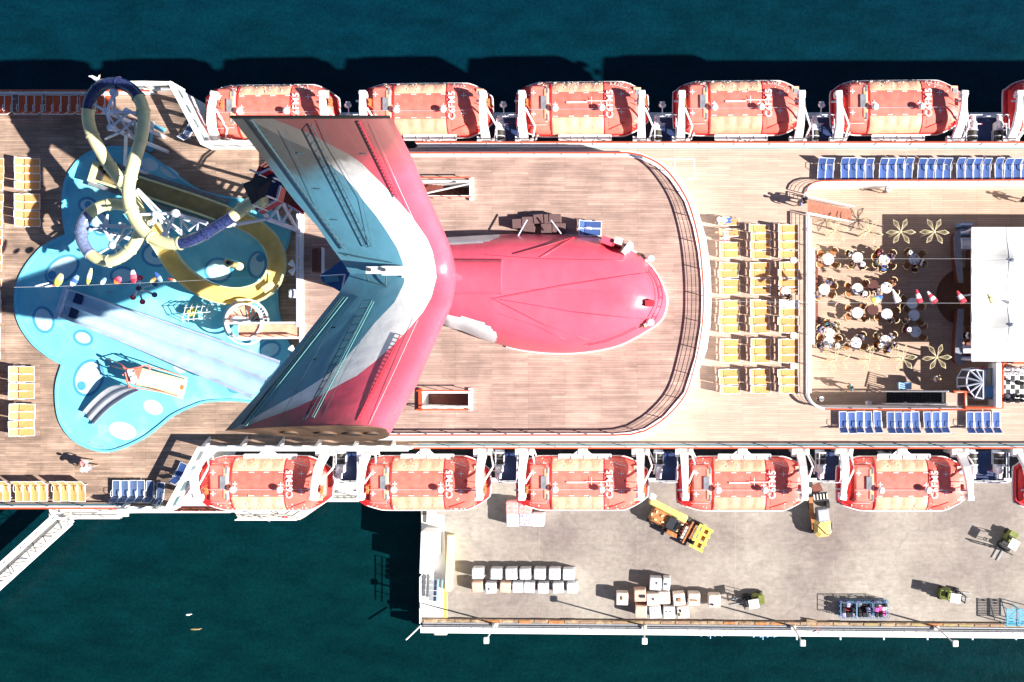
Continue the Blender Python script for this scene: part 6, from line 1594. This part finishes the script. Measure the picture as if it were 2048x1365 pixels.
# giant chess board and pieces
cbd = empty('chess_board', P(2048, 772), label='giant black and white chess board on the deck at the right edge', cat='chess board'); co = cbd.location.copy()
sq = 9.1
bw_, bb_ = MB(), MB()
for i in range(8):
    for j in range(8):
        c = P(2007+sq*i, 738+sq*j); (bw_ if (i+j) % 2 else bb_).box((c.x-co.x, c.y-co.y, .02), (sq/27.03, sq/27.03, .02 if (i+j) % 2 else .022))
bw_.build('white_squares', M['white'], cbd); bb_.build('black_squares', M['black'], cbd)
def chess(kind, m):
    pr = {'pawn': [(.13, 0), (.13, .05), (.07, .1), (.05, .25), (.09, .28), (.03, .3), (.08, .36), (.075, .42), (.001, .46)], 'king': [(.15, 0), (.15, .06), (.09, .12), (.055, .3), (.06, .5), (.11, .55), (.05, .58), (.10, .75), (.05, .8), (.06, .86), (.001, .9)], 'rook': [(.15, 0), (.15, .06), (.09, .12), (.07, .35), (.12, .4), (.12, .55), (.07, .55), (.001, .52)]}[kind]
    rows = [[Vector((r_*math.cos(a), r_*math.sin(a), z)) for a in [2*math.pi*i/12 for i in range(12)]] for r_, z in pr]
    o = empty('chess_piece'); MB().grid(rows[:4], closed=True).build('base', m, o); MB().grid(rows[3:], closed=True).build('figure', m, o); return o
pcs = {(k, c): [chess(k, M['white'] if c == 'white' else M['black']), [False]] for k in ('pawn', 'king', 'rook') for c in ('white', 'black')}
FN = ['first', 'second', 'third', 'fourth', 'fifth']
for c, rws in (('white', ((0, ['rook', 'king', 'king', 'rook', 'king']), (1, ['pawn']*5))), ('black', ((7, ['rook', 'king', 'king', 'rook', 'king']), (6, ['pawn']*5)))):
    for j, ks in rws:
        for i, k in enumerate(ks):
            if c == 'black' and j == 6 and i == 1: continue
            pr, u = pcs[(k, c)]; put(pr, u, P(2007+sq*i, 738+sq*j, .03), 0, f"{c} {'pawn' if k == 'pawn' else 'tall chess piece'}, {FN[i]} file from the left, {'front' if k == 'pawn' else 'back'} row", 'chess piece', 'giant chess pieces')
pr, u = pcs[('king', 'black')]; put(pr, u, P(2037, 766, .03), 0, 'lone black chess piece standing mid board', 'chess piece', 'giant chess pieces', (1.3, 1.3, 1.1))
# hatch stairs in the funnel deck
for hp, flip, lab in ((hatchA, 1, 'stair well with dark treads cut in the upper part of the funnel deck'), (hatchB, -1, 'orange rimmed stair well with dark treads in the lower part of the funnel deck')):
    x0, y0 = hp[0]; x1, y1 = hp[2]; o = empty('stair_well', P((x0+x1)/2, (y0+y1)/2, 0), label=lab, cat='stair well'); oo = o.location.copy()
    n = 11
    for k in range(n):
        t = (k+.5)/n; x = x0+6+(x1-x0-10)*t; z = UZ-.25-2.1*(t if flip == 1 else 1-t)
        MB().box(P(x, (y0+y1)/2, z)-oo, (.36, abs(y1-y0)/28-.12, .05)).build('tread', M['wood_dk'], o)
    c0_, c1_ = P(x0, y0, UZ)-oo, P(x1, y1, UZ)-oo
    lx, ly = abs(c1_.x-c0_.x), abs(c1_.y-c0_.y); cm = (c0_+c1_)/2
    for sx in (-1, 1): MB().box((cm.x+sx*(lx/2+.12), cm.y, UZ+.12), (.24, ly+.7, .24)).build('coaming', M['redrail'] if flip == -1 and sx < 0 else M['whitestuc'], o)
    for sy in (-1, 1): MB().box((cm.x, cm.y+sy*(ly/2+.08), UZ+.10), (lx, .16, .20)).build('coaming', M['whitestuc'], o); MB().box((cm.x, cm.y+sy*(ly/2+.22), UZ+.95), (lx+.5, .08, .06)).build('handrail', M['redrail'], o)
    for sx in (-1, -.33, .33, 1):
        for sy in (-1, 1): MB().cyl((cm.x+sx*(lx/2), cm.y+sy*(ly/2+.22), UZ), (cm.x+sx*(lx/2), cm.y+sy*(ly/2+.22), UZ+.95), .025, n=5).build('post', M['redrail'], o)
    if flip == 1: MB().tube([P(x0+6, y1-2, UZ+.1)-oo, P(x1-2, y0+2, UZ+1.0)-oo], .07, 6).build('inner_rail', M['whitestuc'], o)
# ================================================================ PIER
PT = PZ
# pallets
def pallet(px, py, sx, sy, h, rz, m, lab, grp, over=None, z=PZ):
    c = P(px, py, z+h+.14); o = empty('pallet_load', (c.x, c.y, z), rz=R(rz), label=lab, cat='pallet', group=grp)
    b = MB()
    for k in range(5): b.box((0, -sy/2+.06+(sy-.12)*k/4, .12), (sx, .10, .03))
    for k in range(3): b.box((-sx/2+.06+(sx-.12)*k/2, 0, .055), (.1, sy, .09))
    b.build('pallet_base', M['pallet'], o)
    MB().bbox((0, 0, .15+h/2), (sx*.97, sy*.97, h), .07, jit=.012).build('wrapped_load', M[m], o)
    rnd = random.Random(int(px*7+py)); g = MB(); n = rnd.choice((3, 4, 5))
    for k in range(1, n):
        if rnd.random() < .8: g.box((-sx/2+sx*k/n, 0, .15+h+.004), (.025, sy*.86, .012))
    for k in range(1, 3): g.box((rnd.uniform(-.1, .1), -sy/2+sy*k/3, .15+h+.006), (sx*.86*rnd.uniform(.5, 1), .025, .012))
    g.build('top_seams', M['white2'] if m != 'wrap' else M['cl_grey'], o)
    if over:
        for (ox, oy, dx, dy, mm) in over: MB().bbox((ox, oy, .15+h+.06), (dx, dy, .12), .02).build('loose_carton', M[mm], o)
    return o
g1 = 'white wrapped pallets in two rows'
for i, (x, y, m) in enumerate(((955, 1148, 'wrap'), (992, 1149, 'wrap'), (1022, 1149, 'wrap'), (1050, 1149, 'wrap'), (1079, 1149, 'wrap'), (1109, 1149, 'wrap'), (1137, 1150, 'wrap'))):
    pallet(x, y, 1.12, 1.05, 1.15, random.uniform(-3, 3), m, f"white wrapped pallet, {ORD[i]} from the left in the upper row of the double line", g1)
for i, (x, y, m) in enumerate(((954, 1175, 'card'), (981, 1177, 'wrap'), (1010, 1176, 'card'), (1035, 1176, 'wrap'), (1058, 1176, 'wrap'), (1086, 1177, 'wrap'), (1116, 1177, 'wrap'), (1144, 1177, 'wrap'))):
    pallet(x, y, 1.05, 1.0, 1.0, random.uniform(-4, 4), m, f"{'peach carton' if m == 'card' else 'white wrapped'} pallet, {ORD[i]} from the left in the lower row of the double line", g1, over=((.1, -.1, .4, .25, 'wrap'),) if i == 1 else None)
g2 = 'carton pallets clustered by the pier edge'
for (x, y, m, lab, ov) in ((1244, 1199, 'card2', 'pale carton pallet standing alone left of the cluster', ((0, .1, .12, .35, 'rust'),)), (1280, 1192, 'card', 'brown crate pallet at the upper left of the cluster', ((.25, -.05, .5, .25, 'dark'),)), (1305, 1200, 'card2', 'pale pallet second from the left in the cluster', ((.1, .05, .1, .2, 'dark'),)), (1328, 1197, 'card2', 'pale pallet in the middle of the cluster', None),
                          (1358, 1200, 'card2', 'pallet with a dark square on top', ((0, 0, .3, .3, 'rust'),)), (1388, 1200, 'card2', 'pallet topped by a dark red cross shaped gap', ((0, -.05, .6, .12, 'rust'),)), (1429, 1203, 'card2', 'pale carton pallet at the right end beside the forklift', ((-.2, -.3, .25, .15, 'dark'),)), (1311, 1169, 'wrap', 'crumpled white bundle above the cluster', ((.2, .1, .15, .2, 'white2'),)), (1333, 1169, 'wrap', 'narrow white bundle above the cluster', ((0, 0, .2, .2, 'grey'),)),
                          (1282, 1224, 'card', 'peach carton pallet at the lower left of the cluster', None), (1310, 1225, 'wrap', 'white pallet second in the lower row of the cluster', None), (1338, 1226, 'wrap', 'white pallet with dots in the lower row', ((-.2, .1, .08, .08, 'grey'), (.2, .1, .08, .08, 'grey'))), (1366, 1225, 'card2', 'split topped pallet at the right end of the lower row', ((-.2, .15, .12, .25, 'dark'), (-.3, -.2, .1, .3, 'rust')))):
    pallet(x, y, 1.15 if x != 1333 else .7, 1.15, 1.25, random.uniform(-5, 5), m, lab, g2, ov)
g3 = 'bale pallets below the third lower lifeboat'
for (x, y, m, lab) in ((1024, 1016, 'pinkbale', 'pink strapped bale at the upper left beside the lifeboat'), (1050, 1018, 'pinkbale', 'pink strapped bale half under the lifeboat'), (1025, 1041, 'white', 'square white bin at the lower left of the bales'), (1051, 1040, 'mixbale', 'grey and lilac scrap bale between two white bins'), (1075, 1041, 'white', 'square white bin at the lower right of the bales')):
    if m == 'pinkbale' and m not in M: M[m] = mat('pink_bale_wrap', (.75, .30, .28), .5, .3, 6, bump=.4, bscale=8)
    if m == 'mixbale' and m not in M: M[m] = mat('lilac_scrap_bale', (.42, .38, .48), .7, .6, 5, bump=.6, bscale=7)
    pallet(x, y, 1.2, 1.2, 1.25, random.uniform(-3, 3), m, lab, g3)
# forklifts
def forklift(px, py, face, lab, seatm='olive'):
    o = empty('forklift', P(px, py, PZ), rz=R(face), label=lab, cat='forklift', group='olive forklifts on the pier')
    MB().bbox((-.45, 0, .55), (1.1, 1.05, .7), .16).build('counterweight', M['olive'], o)
    MB().bbox((.35, 0, .4), (.9, .95, .35), .05).box((-.35, 0, .93), (.5, .6, .08)).build('chassis', M['black'], o)
    MB().bbox((-.15, 0, 1.0), (.4, .45, .14), .04).box((-.36, 0, 1.2), (.08, .45, .4)).build('seat', M[seatm], o)
    MB().box((.05, 0, 2.08), (.95, .85, .05)).build('overhead_guard', M['canvas'], o)
    for x, y in ((-.38, -.4), (-.38, .4), (.5, -.4), (.5, .4)): MB().cyl((x, y, .8), (x*.9, y, 2.06), .03, n=5).build('guard_post', M['black'], o)
    for x in (-.75, .6):
        for y in (-.5, .5): MB().cyl((x, y-.1, .28), (x, y+.1, .28), .28, n=14).build('wheel', M['tyre'], o)
    m_ = MB()
    for y in (-.3, .3): m_.box((.95, y, 1.1), (.10, .08, 2.1))
    m_.box((.95, 0, 2.1), (.08, .6, .08)).box((.95, 0, .6), (.06, .7, .1)).box((1.02, 0, .9), (.04, .8, .08)); m_.build('mast', M['black'], o)
    for y in (-.25, .25): MB().box((1.55, y, .12), (1.1, .10, .04)).box((1.03, y, .35), (.05, .10, .5)).build('fork', M['steel'], o)
    MB().tube([(.3, 0, .9), (.42, 0, 1.2)], .03, 5).ring((.42, 0), .12, .16, 1.2, 1.24, 16).build('steering_wheel', M['black'], o)
    MB().box((-.8, 0, .95), (.5, .8, .1)).build('bonnet', M['olive'], o)
    return o
forklift(2012, 1080, 240, 'olive forklift with white roof turned towards the lower left')
forklift(1896, 1186, -8, 'olive forklift with white roof and forks pointing right')
forklift(1504, 1197, 190, 'olive forklift with white roof beside the carton pallets')
# baggage carts with bags
rnd = random.Random(11); bagc = ['redcloth', 'cl_black', 'pink', 'cl_grey', 'cl_blue', 'cl_white', 'cl_black', 'cl_lilac', 'redcloth', 'cl_black']
for ci, (cx_, w_) in enumerate(((1697, 1.45), (1729, 1.4), (1763, 1.45))):
    c = P(cx_, 1222, PZ+1.3); o = empty('baggage_cage', (c.x, c.y, PZ), label=f"steel baggage cage full of suitcases, {['left', 'middle', 'right'][ci]} one of three", cat='cage', group='steel baggage cages')
    MB().box((0, 0, .15), (w_, 1.5, .08)).build('floor', M['dark'], o)
    fr = MB()
    for z in (.2, .75, 1.35): 
        for (a, b) in (((-w_/2, -.75), (w_/2, -.75)), ((w_/2, -.75), (w_/2, .75)), ((w_/2, .75), (-w_/2, .75)), ((-w_/2, .75), (-w_/2, -.75))): fr.tube([(*a, z), (*b, z)], .028, 5)
    for x in (-w_/2, w_/2):
        for y in (-.75, -.25, .25, .75): fr.tube([(x, y, .15), (x, y, 1.35)], .022, 4)
    for x in (-w_/4, 0, w_/4):
        for y in (-.75, .75): fr.tube([(x, y, .15), (x, y, 1.35)], .022, 4)
    fr.build('cage_frame', M['bluebox'], o)
    for x in (-.5, .5):
        for y in (-.6, .6): MB().cyl((x, y-.04, .08), (x, y+.04, .08), .08, n=10).build('wheel', M['tyre'], o)
    k = 0
    for layer in (0, 1):
        for gx in (-.36, .05, .42):
            for gy in (-.46, 0, .46):
                if layer == 1 and rnd.random() < .25: continue
                m = bagc[rnd.randrange(len(bagc))]; wc = {'redcloth': 'red', 'cl_black': 'black', 'pink': 'hot pink', 'cl_grey': 'grey', 'cl_blue': 'blue', 'cl_white': 'white', 'cl_lilac': 'lilac'}[m]
                s = (rnd.uniform(.3, .4), rnd.uniform(.36, .44), .42)
                sc_ = empty('suitcase', (c.x+gx, c.y+gy, PZ+.2+layer*.46), rz=rnd.uniform(-.3, .3), label=f"{wc} suitcase, {['lower', 'upper'][layer]} layer, {['front', 'centre', 'back'][(-.46, 0, .46).index(gy)]} {['left', 'middle', 'right'][(-.36, .05, .42).index(gx)]} of the {['left', 'middle', 'right'][ci]} cage", cat='suitcase', group='suitcases in the baggage cages')
                MB().bbox((0, 0, s[2]/2), s, .05).build('shell', M[m], sc_); MB().tube([(-.08, 0, s[2]), (-.06, 0, s[2]+.04), (.06, 0, s[2]+.04), (.08, 0, s[2])], .012, 4).build('handle', M['dark'], sc_)
# lamps
for i, (bx, by, hx, hy) in enumerate(((991, 1246, 973, 1281), (1288, 1250, 1289, 1282), (1585, 1251, 1605, 1286), (1870, 1252, 1911, 1287))):
    b = P(bx, by, PZ); h = 5.9; t = P(hx, hy, PZ+h)
    o = empty('lamp_post', b, label=f"tall white floodlight post on the pier edge, {ORD[i]} from the left", cat='lamp post', group='floodlight posts along the pier edge')
    tb_ = t-b; MB().cyl((0, 0, 0), (tb_.x*.0, tb_.y*.35, h), .09, .06, n=8).build('pole', M['white2'], o)
    MB().tube([(0, tb_.y*.35, h-.05), (tb_.x*.5, tb_.y*.75, h+.02)], .05, 6).build('arm', M['white2'], o)
    MB().bbox((tb_.x*.5+.0, tb_.y*.9, h+.05), (.48, .55, .2), .05).build('lamp_head', M['white'], o)
    MB().bbox((0, -.1, .25), (.5, .4, .5), .05).build('footing', M['offwhite'], o)
    o['px'] = 0; del o['px']
# pier edge: timber beam, pipes, white fascia
def along(y0, y1, z, wdt, h, m, name, label, cat, x0=846, x1=2290, part=None):
    a, b = P(x0, y0, z), P(x1, y1+(y1-y0)*((x1-2048)/1200), z); c = (a+b)/2; d = b-a
    o = empty(name, a, label=label, cat=cat)
    MB().box(c-a+Vector((0, 0, h/2)), (d.length, wdt, h), rz=math.atan2(d.y, d.x)).build(part or 'beam', M[m], o); return o, a, d
o, a, d = along(1240, 1250, PZ, .30, .3, 'stonetimber', 'timber_kerb', 'long worn timber kerb along the lower pier edge', 'kerb')
for k in range(46):
    q = d*((k+.5)/46); MB().box(q+Vector((0, random.uniform(-.05, .05), .33)), (d.length/46*random.uniform(.7, .98), random.uniform(.16, .28), .06), rz=math.atan2(d.y, d.x)).build('plank', [M['stonetimber'], M['pallet'], M['stonetimber'], M['tan'], M['rust'], M['pallet']][random.randrange(6)], o)
o, a, d = along(1246, 1257, PZ+.1, .12, .12, 'steel', 'service_pipe', 'grey service pipes running outside the timber kerb', 'pipe', part='pipe')
MB().box(d/2+Vector((0, -.25, 0)), (d.length, .1, .1), rz=math.atan2(d.y, d.x)).build('pipe', M['grey'], o)
for k in range(60): MB().box(d*(k/60)+Vector((0, -.1, -.05)), (.08, .7, .08)).build('pipe_clamp', M['dark'], o)
along(1254, 1265, PZ-1.2, .55, 1.1, 'whitestuc', 'pier_fascia', 'white fascia wall facing the water below the pier edge', 'fascia', part='wall')
for i, x in enumerate((1593, 1680, 1767, 1854, 1944, 2031)):
    q = P(x, 1268, PZ-1); MB().cyl((0, 0, 0), (0, -.55, .1), .09, n=8).build('mooring_fender', M['white'], loc=q, label=f"short white fender stub, {ORD[i]} from the left under the fascia", cat='fender', group='fender stubs under the pier fascia')
q = P(882, 1262, PZ-1); o = empty('landing_block', q, label='small concrete landing block below the pier corner', cat='block'); MB().bbox((0, 0, 0), (1.3, .7, .7), .1).build('block', M['offwhite'], o)
q = P(843, 1250, PZ); t = P(812, 1280, PZ+.5); MB().tube([(0, 0, .2), t-q], .07, 6).build('boom_pole', M['white'], loc=q, label='thin white boom pole sticking out from the pier corner', cat='pole')
for x, y, lab in ((1395, 1266, 'blue pipe manifold hung outside the fascia, left one'), (1500, 1268, 'blue pipe manifold hung outside the fascia, right one')):
    q = P(x, y, PZ-.4); o = empty('pipe_manifold', q, label=lab, cat='manifold')
    MB().tube([(0, -.15, 0), (2.6, -.2, 0)], .07, 6).tube([(1.2, -.2, 0), (1.2, -.55, 0)], .06, 6).build('pipe', M['cl_lblue'], o)
    for k in range(4): MB().cyl((.3+.65*k, -.3, 0), (.3+.65*k, -.05, 0), .14, n=10).build('valve', M['bluebox'], o)
q = P(1622, 1245, PZ); o = empty('plank_pile', q, label='small tan plank stack beside the third floodlight post', cat='planks')
for k in range(4): MB().box((0, -.25+.16*k, .2), (.95, .13, .35), rz=R(-8)).build('plank', M['stonetimber'], o)
q = P(1633, 1258, PZ); MB().tube([(-.25, .2, .1), (.2, .2, .1), (.2, -.3, .1), (-.1, -.4, .1)], .05, 5).build('life_ring_hook', M['redcloth'], loc=q, label='red hook bracket on the white fascia', cat='bracket')
o = empty('roadside_debris', P(1380, 1243, PZ)); bpy.data.objects.remove(o)
# white sheds and barrier at the pier corner
for (x, y, sx, sy, h, m, lab) in ((857, 1090, 1.5, 2.4, 2.2, 'whitestuc', 'larger white container box at the left pier edge'), (852, 1131, 1.2, 1.6, 1.3, 'white', 'low white box below the container at the left pier edge'), (862, 1033, .9, 1.4, .3, 'offwhite', 'flat pale hatch near the quay corner')):
    c = P(x, y, PZ+h); o = empty('site_box', (c.x, c.y, PZ+.03), rz=R(-2), label=lab, cat='box'); MB().bbox((0, 0, h/2), (sx, sy, h), .05).build('shell', M[m], o); MB().box((0, .2, h+.02), (sx*.7, .05, .03)).build('roof_seam', M['white2'], o)
o = empty('jersey_barrier', P(896, 1110, PZ), rz=R(0), label='long pale yellow barrier leaning beside the white apron', cat='barrier'); b0_ = o.location.copy()
a, b = P(901, 1072, PZ+1)-b0_, P(895, 1184, PZ+1)-b0_; d = b-a
MB().box(((a+b)/2).x and Vector(((a.x+b.x)/2, (a.y+b.y)/2, .45)), (.55, d.length, .9), rz=math.atan2(-d.x, d.y)*-1+math.pi*0 if False else R(-3), taper=1.0).build('panel', M['cream'], o)
MB().box(Vector(((a.x+b.x)/2-.33, (a.y+b.y)/2, .2)), (.08, d.length, .4), rz=R(-3)).build('base_rail', M['machyel'], o)
o = empty('ship_ladder_rack', P(873, 1177, PZ), rz=R(-3), label='teal and white gangway steps standing on the white apron', cat='gangway steps')
for k in range(4): MB().box((-.15, -.75+.5*k, .9), (.75, .44, .04)).build('tread_panel', M['steel'], o)
for x in (.32, .72): MB().box((x, 0, 1.1), (.12, 2.2, .1)).build('side_rail', M['cl_lblue'], o)
for x in (-.45, .3):
    for y in (-.9, .9): MB().cyl((x, y, 0), (x, y, .9), .04, n=6).build('leg', M['steel'], o)
# blue gates at the right
for i, x in enumerate((2025, 2050)):
    c = P(x, 1236, PZ+1.6); o = empty('gate_frame', (c.x, c.y, PZ), label=f"cyan slatted gate rack at the lower right corner, {'left' if i == 0 else 'right'} one", cat='gate', group='cyan gate racks')
    b_ = MB()
    for k in range(11): b_.box((0, -.75+.15*k, 1.5), (1.0, .07, .05))
    b_.build('slats', M['cyan'], o)
    for x2 in (-.5, .5):
        for y2 in (-.8, .8): MB().cyl((x2, y2, 0), (x2, y2, 1.6), .04, n=6).build('post', M['cyan'], o)
        MB().box((x2, 0, 1.56), (.07, 1.6, .08)).build('side_bar', M['cyan'], o)
    MB().tube([(-.5, -.8, .4), (.5, .8, 1.5)], .03, 5).build('brace', M['cyan'], o)
# yellow boom loader
o = empty('boom_loader', P(1350, 1045, PZ), rz=R(-27), label='rusty orange boom loader with a lemon yellow lifting frame', cat='loader')
MB().bbox((-1.55, .1, .9), (2.0, 1.7, 1.0), .2).build('engine_body', M['rust'], o)
MB().bbox((-1.4, .95, 1.5), (3.6, .6, .5), .12).build('boom', M['machyel'], o); MB().bbox((-3.1, 1.35, 1.5), (.6, .6, .4), .1).build('boom_head', M['whitestuc'], o)
MB().bbox((.2, .9, 1.5), (1.0, .75, .4), .1).build('cab_roof', M['machyel'], o)
MB().bbox((-.35, -.05, 1.3), (1.1, 1.2, .8), .1).build('cab', M['dark'], o)
for k in range(6): MB().box((.05+.08*k, 0, 1.75), (.04, .8, .04)).build('grille_bar', M['black'], o)
MB().box((1.1, -.05, .7), (1.6, 1.3, .2)).box((1.0, .4, .9), (1.6, .12, .3)).box((1.0, -.5, .9), (1.6, .12, .3)).build('chassis_frame', M['wood_dk'], o)
MB().box((1.35, -.1, 1.35), (.14, 2.2, .14)).box((1.75, .1, 1.2), (.1, 1.4, .1)).build('cross_beam', M['rust'], o)
for k in range(4): MB().box((1.1, -.75+.32*k, 1.2), (.3, .24, .3)).build('hydraulic_block', M['offwhite'], o)
yf = MB().box((2.5, 0, 1.1), (.28, 2.4, .22)).box((3.2, 0, 1.1), (.22, 2.0, .2))
for y in (-1.1, -.4, .35, 1.0): yf.box((2.7, y, 1.14), (1.4, .2, .2))
yf.box((2.1, .2, 1.0), (.2, 1.6, .25)); yf.build('lifting_frame', M['lemon'], o)
for y in (-.75, 0, .68): MB().box((2.85, y, .9), (.4, .4, .12)).build('sling_pad', M['rust'], o)
for x in (-2.1, -.8, .8, 2.0):
    for y in (-.85, .95): MB().cyl((x, y-.15, .42), (x, y+.15, .42), .42, n=14).build('wheel', M['tyre'], o)
for x, y in ((-2.1, .3), (-1.5, .2), (-1.9, -.4), (-1.2, -.3), (-2.4, -.1), (-.3, .5), (.35, -.4), (.5, .3)): MB().bbox((x, y, 1.46), (.26, .14, .1), .02, rz=random.uniform(0, 2)).build('hatch_cap', M['cream'], o)
MB().bbox((.1, -.95, .95), (1.1, .4, .3), .05).build('tool_locker', M['rust'], o)
# excavator like lift truck
o = empty('lift_truck', P(1637, 1028, PZ), rz=R(-84), label='amber lift truck with grey cab below the gap of the lower lifeboats', cat='lift truck')
MB().bbox((1.1, .05, .9), (1.7, 1.55, 1.1), .3).build('rear_body', M['machyel'], o)
MB().bbox((-.2, .1, 1.5), (1.2, 1.1, 1.3), .1).build('cab', M['grey'], o); MB().box((-.2, .1, 2.18), (1.05, .95, .06)).build('cab_roof', M['steel'], o)
for k in range(5): MB().box((-.5+.16*k, .1, 2.22), (.05, .8, .03)).build('roof_slat', M['white'], o)
MB().box((-.3, -.75, .9), (3.0, .35, .5)).build('boom', M['rust'], o); MB().tube([(.6, -.6, 1.5), (1.7, .3, 1.5), (1.8, .6, 1.4)], .05, 5).build('exhaust_pipe', M['wood_dk'], o)
MB().box((-1.7, .2, .8), (.8, 1.3, .3)).build('mast', M['dark'], o)
for y in (-.4, -.1, .2, .5, .8): MB().box((-1.75, y, 1.0), (.5, .12, .2)).build('mast_bar', M['offwhite'], o)
MB().box((-2.5, 0, .6), (.8, .9, .2), rz=.3).build('tool_head', M['wood_dk'], o); MB().bbox((-2.3, -.8, .6), (.7, .5, .4), .08).build('counter_arm', M['whitestuc'], o)
for x in (-.9, 1.2):
    for y in (-.75, .85): MB().cyl((x, y-.16, .4), (x, y+.16, .4), .4, n=14).build('wheel', M['tyre'], o)
# quay platforms with rails and gangway
def rail_simple(px, z, lab, h=1.0, r=.045, m='white', name='quay_railing', step=1.4):
    W = [P(x, y, z) for x, y in px]; o = empty(name, W[0], label=lab, cat='railing'); O = W[0].copy(); W = [p-O for p in W]
    for zz_ in (h, h*.55): MB().tube([p+Vector((0, 0, zz_)) for p in W], r, 5).build('rail_bar', M[m], o)
    for a, b in zip(W, W[1:]):
        n = max(1, int((b-a).length/step))
        for k in range(n): q = a.lerp(b, k/n); MB().cyl(q, q+Vector((0, 0, h)), r*.8, n=5).build('post', M[m], o)
    return o
rail_simple([(207, 1022), (330, 1022), (470, 1022)], PZ+.05, 'white railing along the narrow left quay')
rail_simple([(478, 1037), (600, 1037), (638, 1012), (638, 1002)], PZ+.05, 'white railing round the wider quay platform')
rail_simple([(643, 1000), (740, 1000), (840, 1000)], PZ+.05, 'white railing along the quay walkway to the pier', step=.6)
rail_simple([(844, 1150), (844, 1242)], PZ+.03, 'white railing down the left edge of the pier apron', step=.8)
MB().box((0, 0, 0), (10, .5, .12)).build('dark_gutter', M['wood_dk'], loc=P(360, 1019, PZ+.15), label='dark timber strip along the narrow left quay', cat='fender')
q = P(570, 1035, PZ+1.0); o = empty('life_ring', q, label='small red life ring on the quay railing', cat='life ring'); MB().sweep([Vector((.22*math.cos(a), .1*math.sin(a), .2*math.sin(a))) for a in [2*math.pi*i/16 for i in range(16)]], [(.05*math.cos(2*math.pi*i/8), .05*math.sin(2*math.pi*i/8)) for i in range(8)], loop=True).build('ring', M['redcloth'], o)
for x0, y0, x1, y1, lab in ((489, 1022, 540, 1044, 'thin grey pole lying across the quay platform'), (675, 985, 740, 1000, 'thin dark pole lying on the quay walkway')):
    a, b = P(x0, y0, PZ+.2), P(x1, y1, PZ+.2); MB().tube([(0, 0, 0), b-a], .05, 5).cyl((-.1, 0, 0), (.15, 0, 0), .14, n=8).build('boat_hook', M['grey'], loc=a, label=lab, cat='pole')
gw = empty('gangway', P(120, 1030, PZ), label='white lattice gangway running down left from the quay', cat='gangway'); go = gw.location.copy()
g0_, g1_ = P(135, 1036, PZ+.3), P(-90, 1240, PZ+.3); d = g1_-g0_; L4 = d.length; dn = d.normalized(); sn = Vector((-dn.y, dn.x, 0)); ang = math.atan2(dn.y, dn.x)
MB().box((g0_+g1_)/2-go, (L4, 1.3, .1), rz=ang).build('deck_plate', M['offwhite'], gw)
for s in (-1, 1):
    MB().sweep([g0_+sn*s*.8-go+Vector((0, 0, 1)), g1_+sn*s*.8-go+Vector((0, 0, 1))], [(-.1, -.06), (.1, -.06), (.1, .06), (-.1, .06)], smooth=False).build('top_chord', M['white'], gw)
    MB().sweep([g0_+sn*s*.72-go+Vector((0, 0, .1)), g1_+sn*s*.72-go+Vector((0, 0, .1))], [(-.1, -.08), (.1, -.08), (.1, .08), (-.1, .08)], smooth=False).build('bottom_chord', M['white'], gw)
    n = 14
    for k in range(n):
        a = g0_+dn*(L4*k/n)+sn*s*.76-go; b = g0_+dn*(L4*(k+1)/n)+sn*s*.76-go
        MB().tube([a+Vector((0, 0, .1)), a+Vector((0, 0, 1))], .04, 5).tube([a+Vector((0, 0, .1 if k % 2 else 1)), b+Vector((0, 0, 1 if k % 2 else .1))], .035, 5).build('lattice', M['white'], gw)
for k in range(9):
    a = g0_+dn*(L4*(k+.6)/9)-go+Vector((0, 0, .07)); MB().box(a, (.10, 1.0, .04), rz=ang+(.9 if k % 2 else -.3)).build('foot_batten', M['grey'], gw)
MB().prism([(P(x, y, PZ+.3)-go)[:2] for x, y in ((98, 1018), (98, 1036), (130, 1036), (180, 1034), (255, 1034), (256, 1022), (205, 1016))], .05, .3).build('landing', M['offwhite'], gw)
rail_simple([(140, 1036), (170, 1034), (250, 1034)], PZ+.3, 'white railing round the gangway landing')
q = P(146, 1040, PZ+1.0); o = empty('quay_lamp', q, label='rounded white lamp hanging beside the gangway landing', cat='lamp'); MB().ell((0, -.1, .4), (.32, .2, .2)).build('lamp_head', M['white'], o); MB().tube([(.1, .9, .6), (.05, .1, .5)], .04, 5).build('arm', M['white'], o)
for k, (x, y, l, m) in enumerate(((376, 1230, .25, 'white'), (390, 1259, .55, 'tan'))):
    q = P(x, y, WZ+.02); MB().ell((0, 0, .02), (l, .09, .05), 10, 5).ell((l*.9, .06, .03), (.2, .05, .04), 8, 4).build('floating_debris', M[m], loc=q, label=['tiny white scrap floating on the water', 'tan leaf shaped scrap floating on the water'][k], cat='debris')
# thin shade sail posts and hardware along the left edge rail near the tube
q = P(195, 160, 6.6); o = empty('seagull', q, rz=R(60), label='white seagull above the highest loop of the tube slide', cat='bird')
MB().ell((0, 0, 0), (.28, .1, .09), 12, 6).ell((.27, 0, .04), (.08, .06, .06), 8, 5).build('body', M['white'], o)
for s in (-1, 1): MB().grid([[Vector((.12, s*.08, .03)), Vector((-.12, s*.08, .03))], [Vector((.10, s*.35, .12)), Vector((-.08, s*.35, .12))], [Vector((-.05, s*.62, .06)), Vector((-.12, s*.60, .06))]]).build('wing', M['truss'], o)
MB().ell((.36, 0, .03), (.05, .02, .02), 6, 4).build('beak', M['machyel'], o)
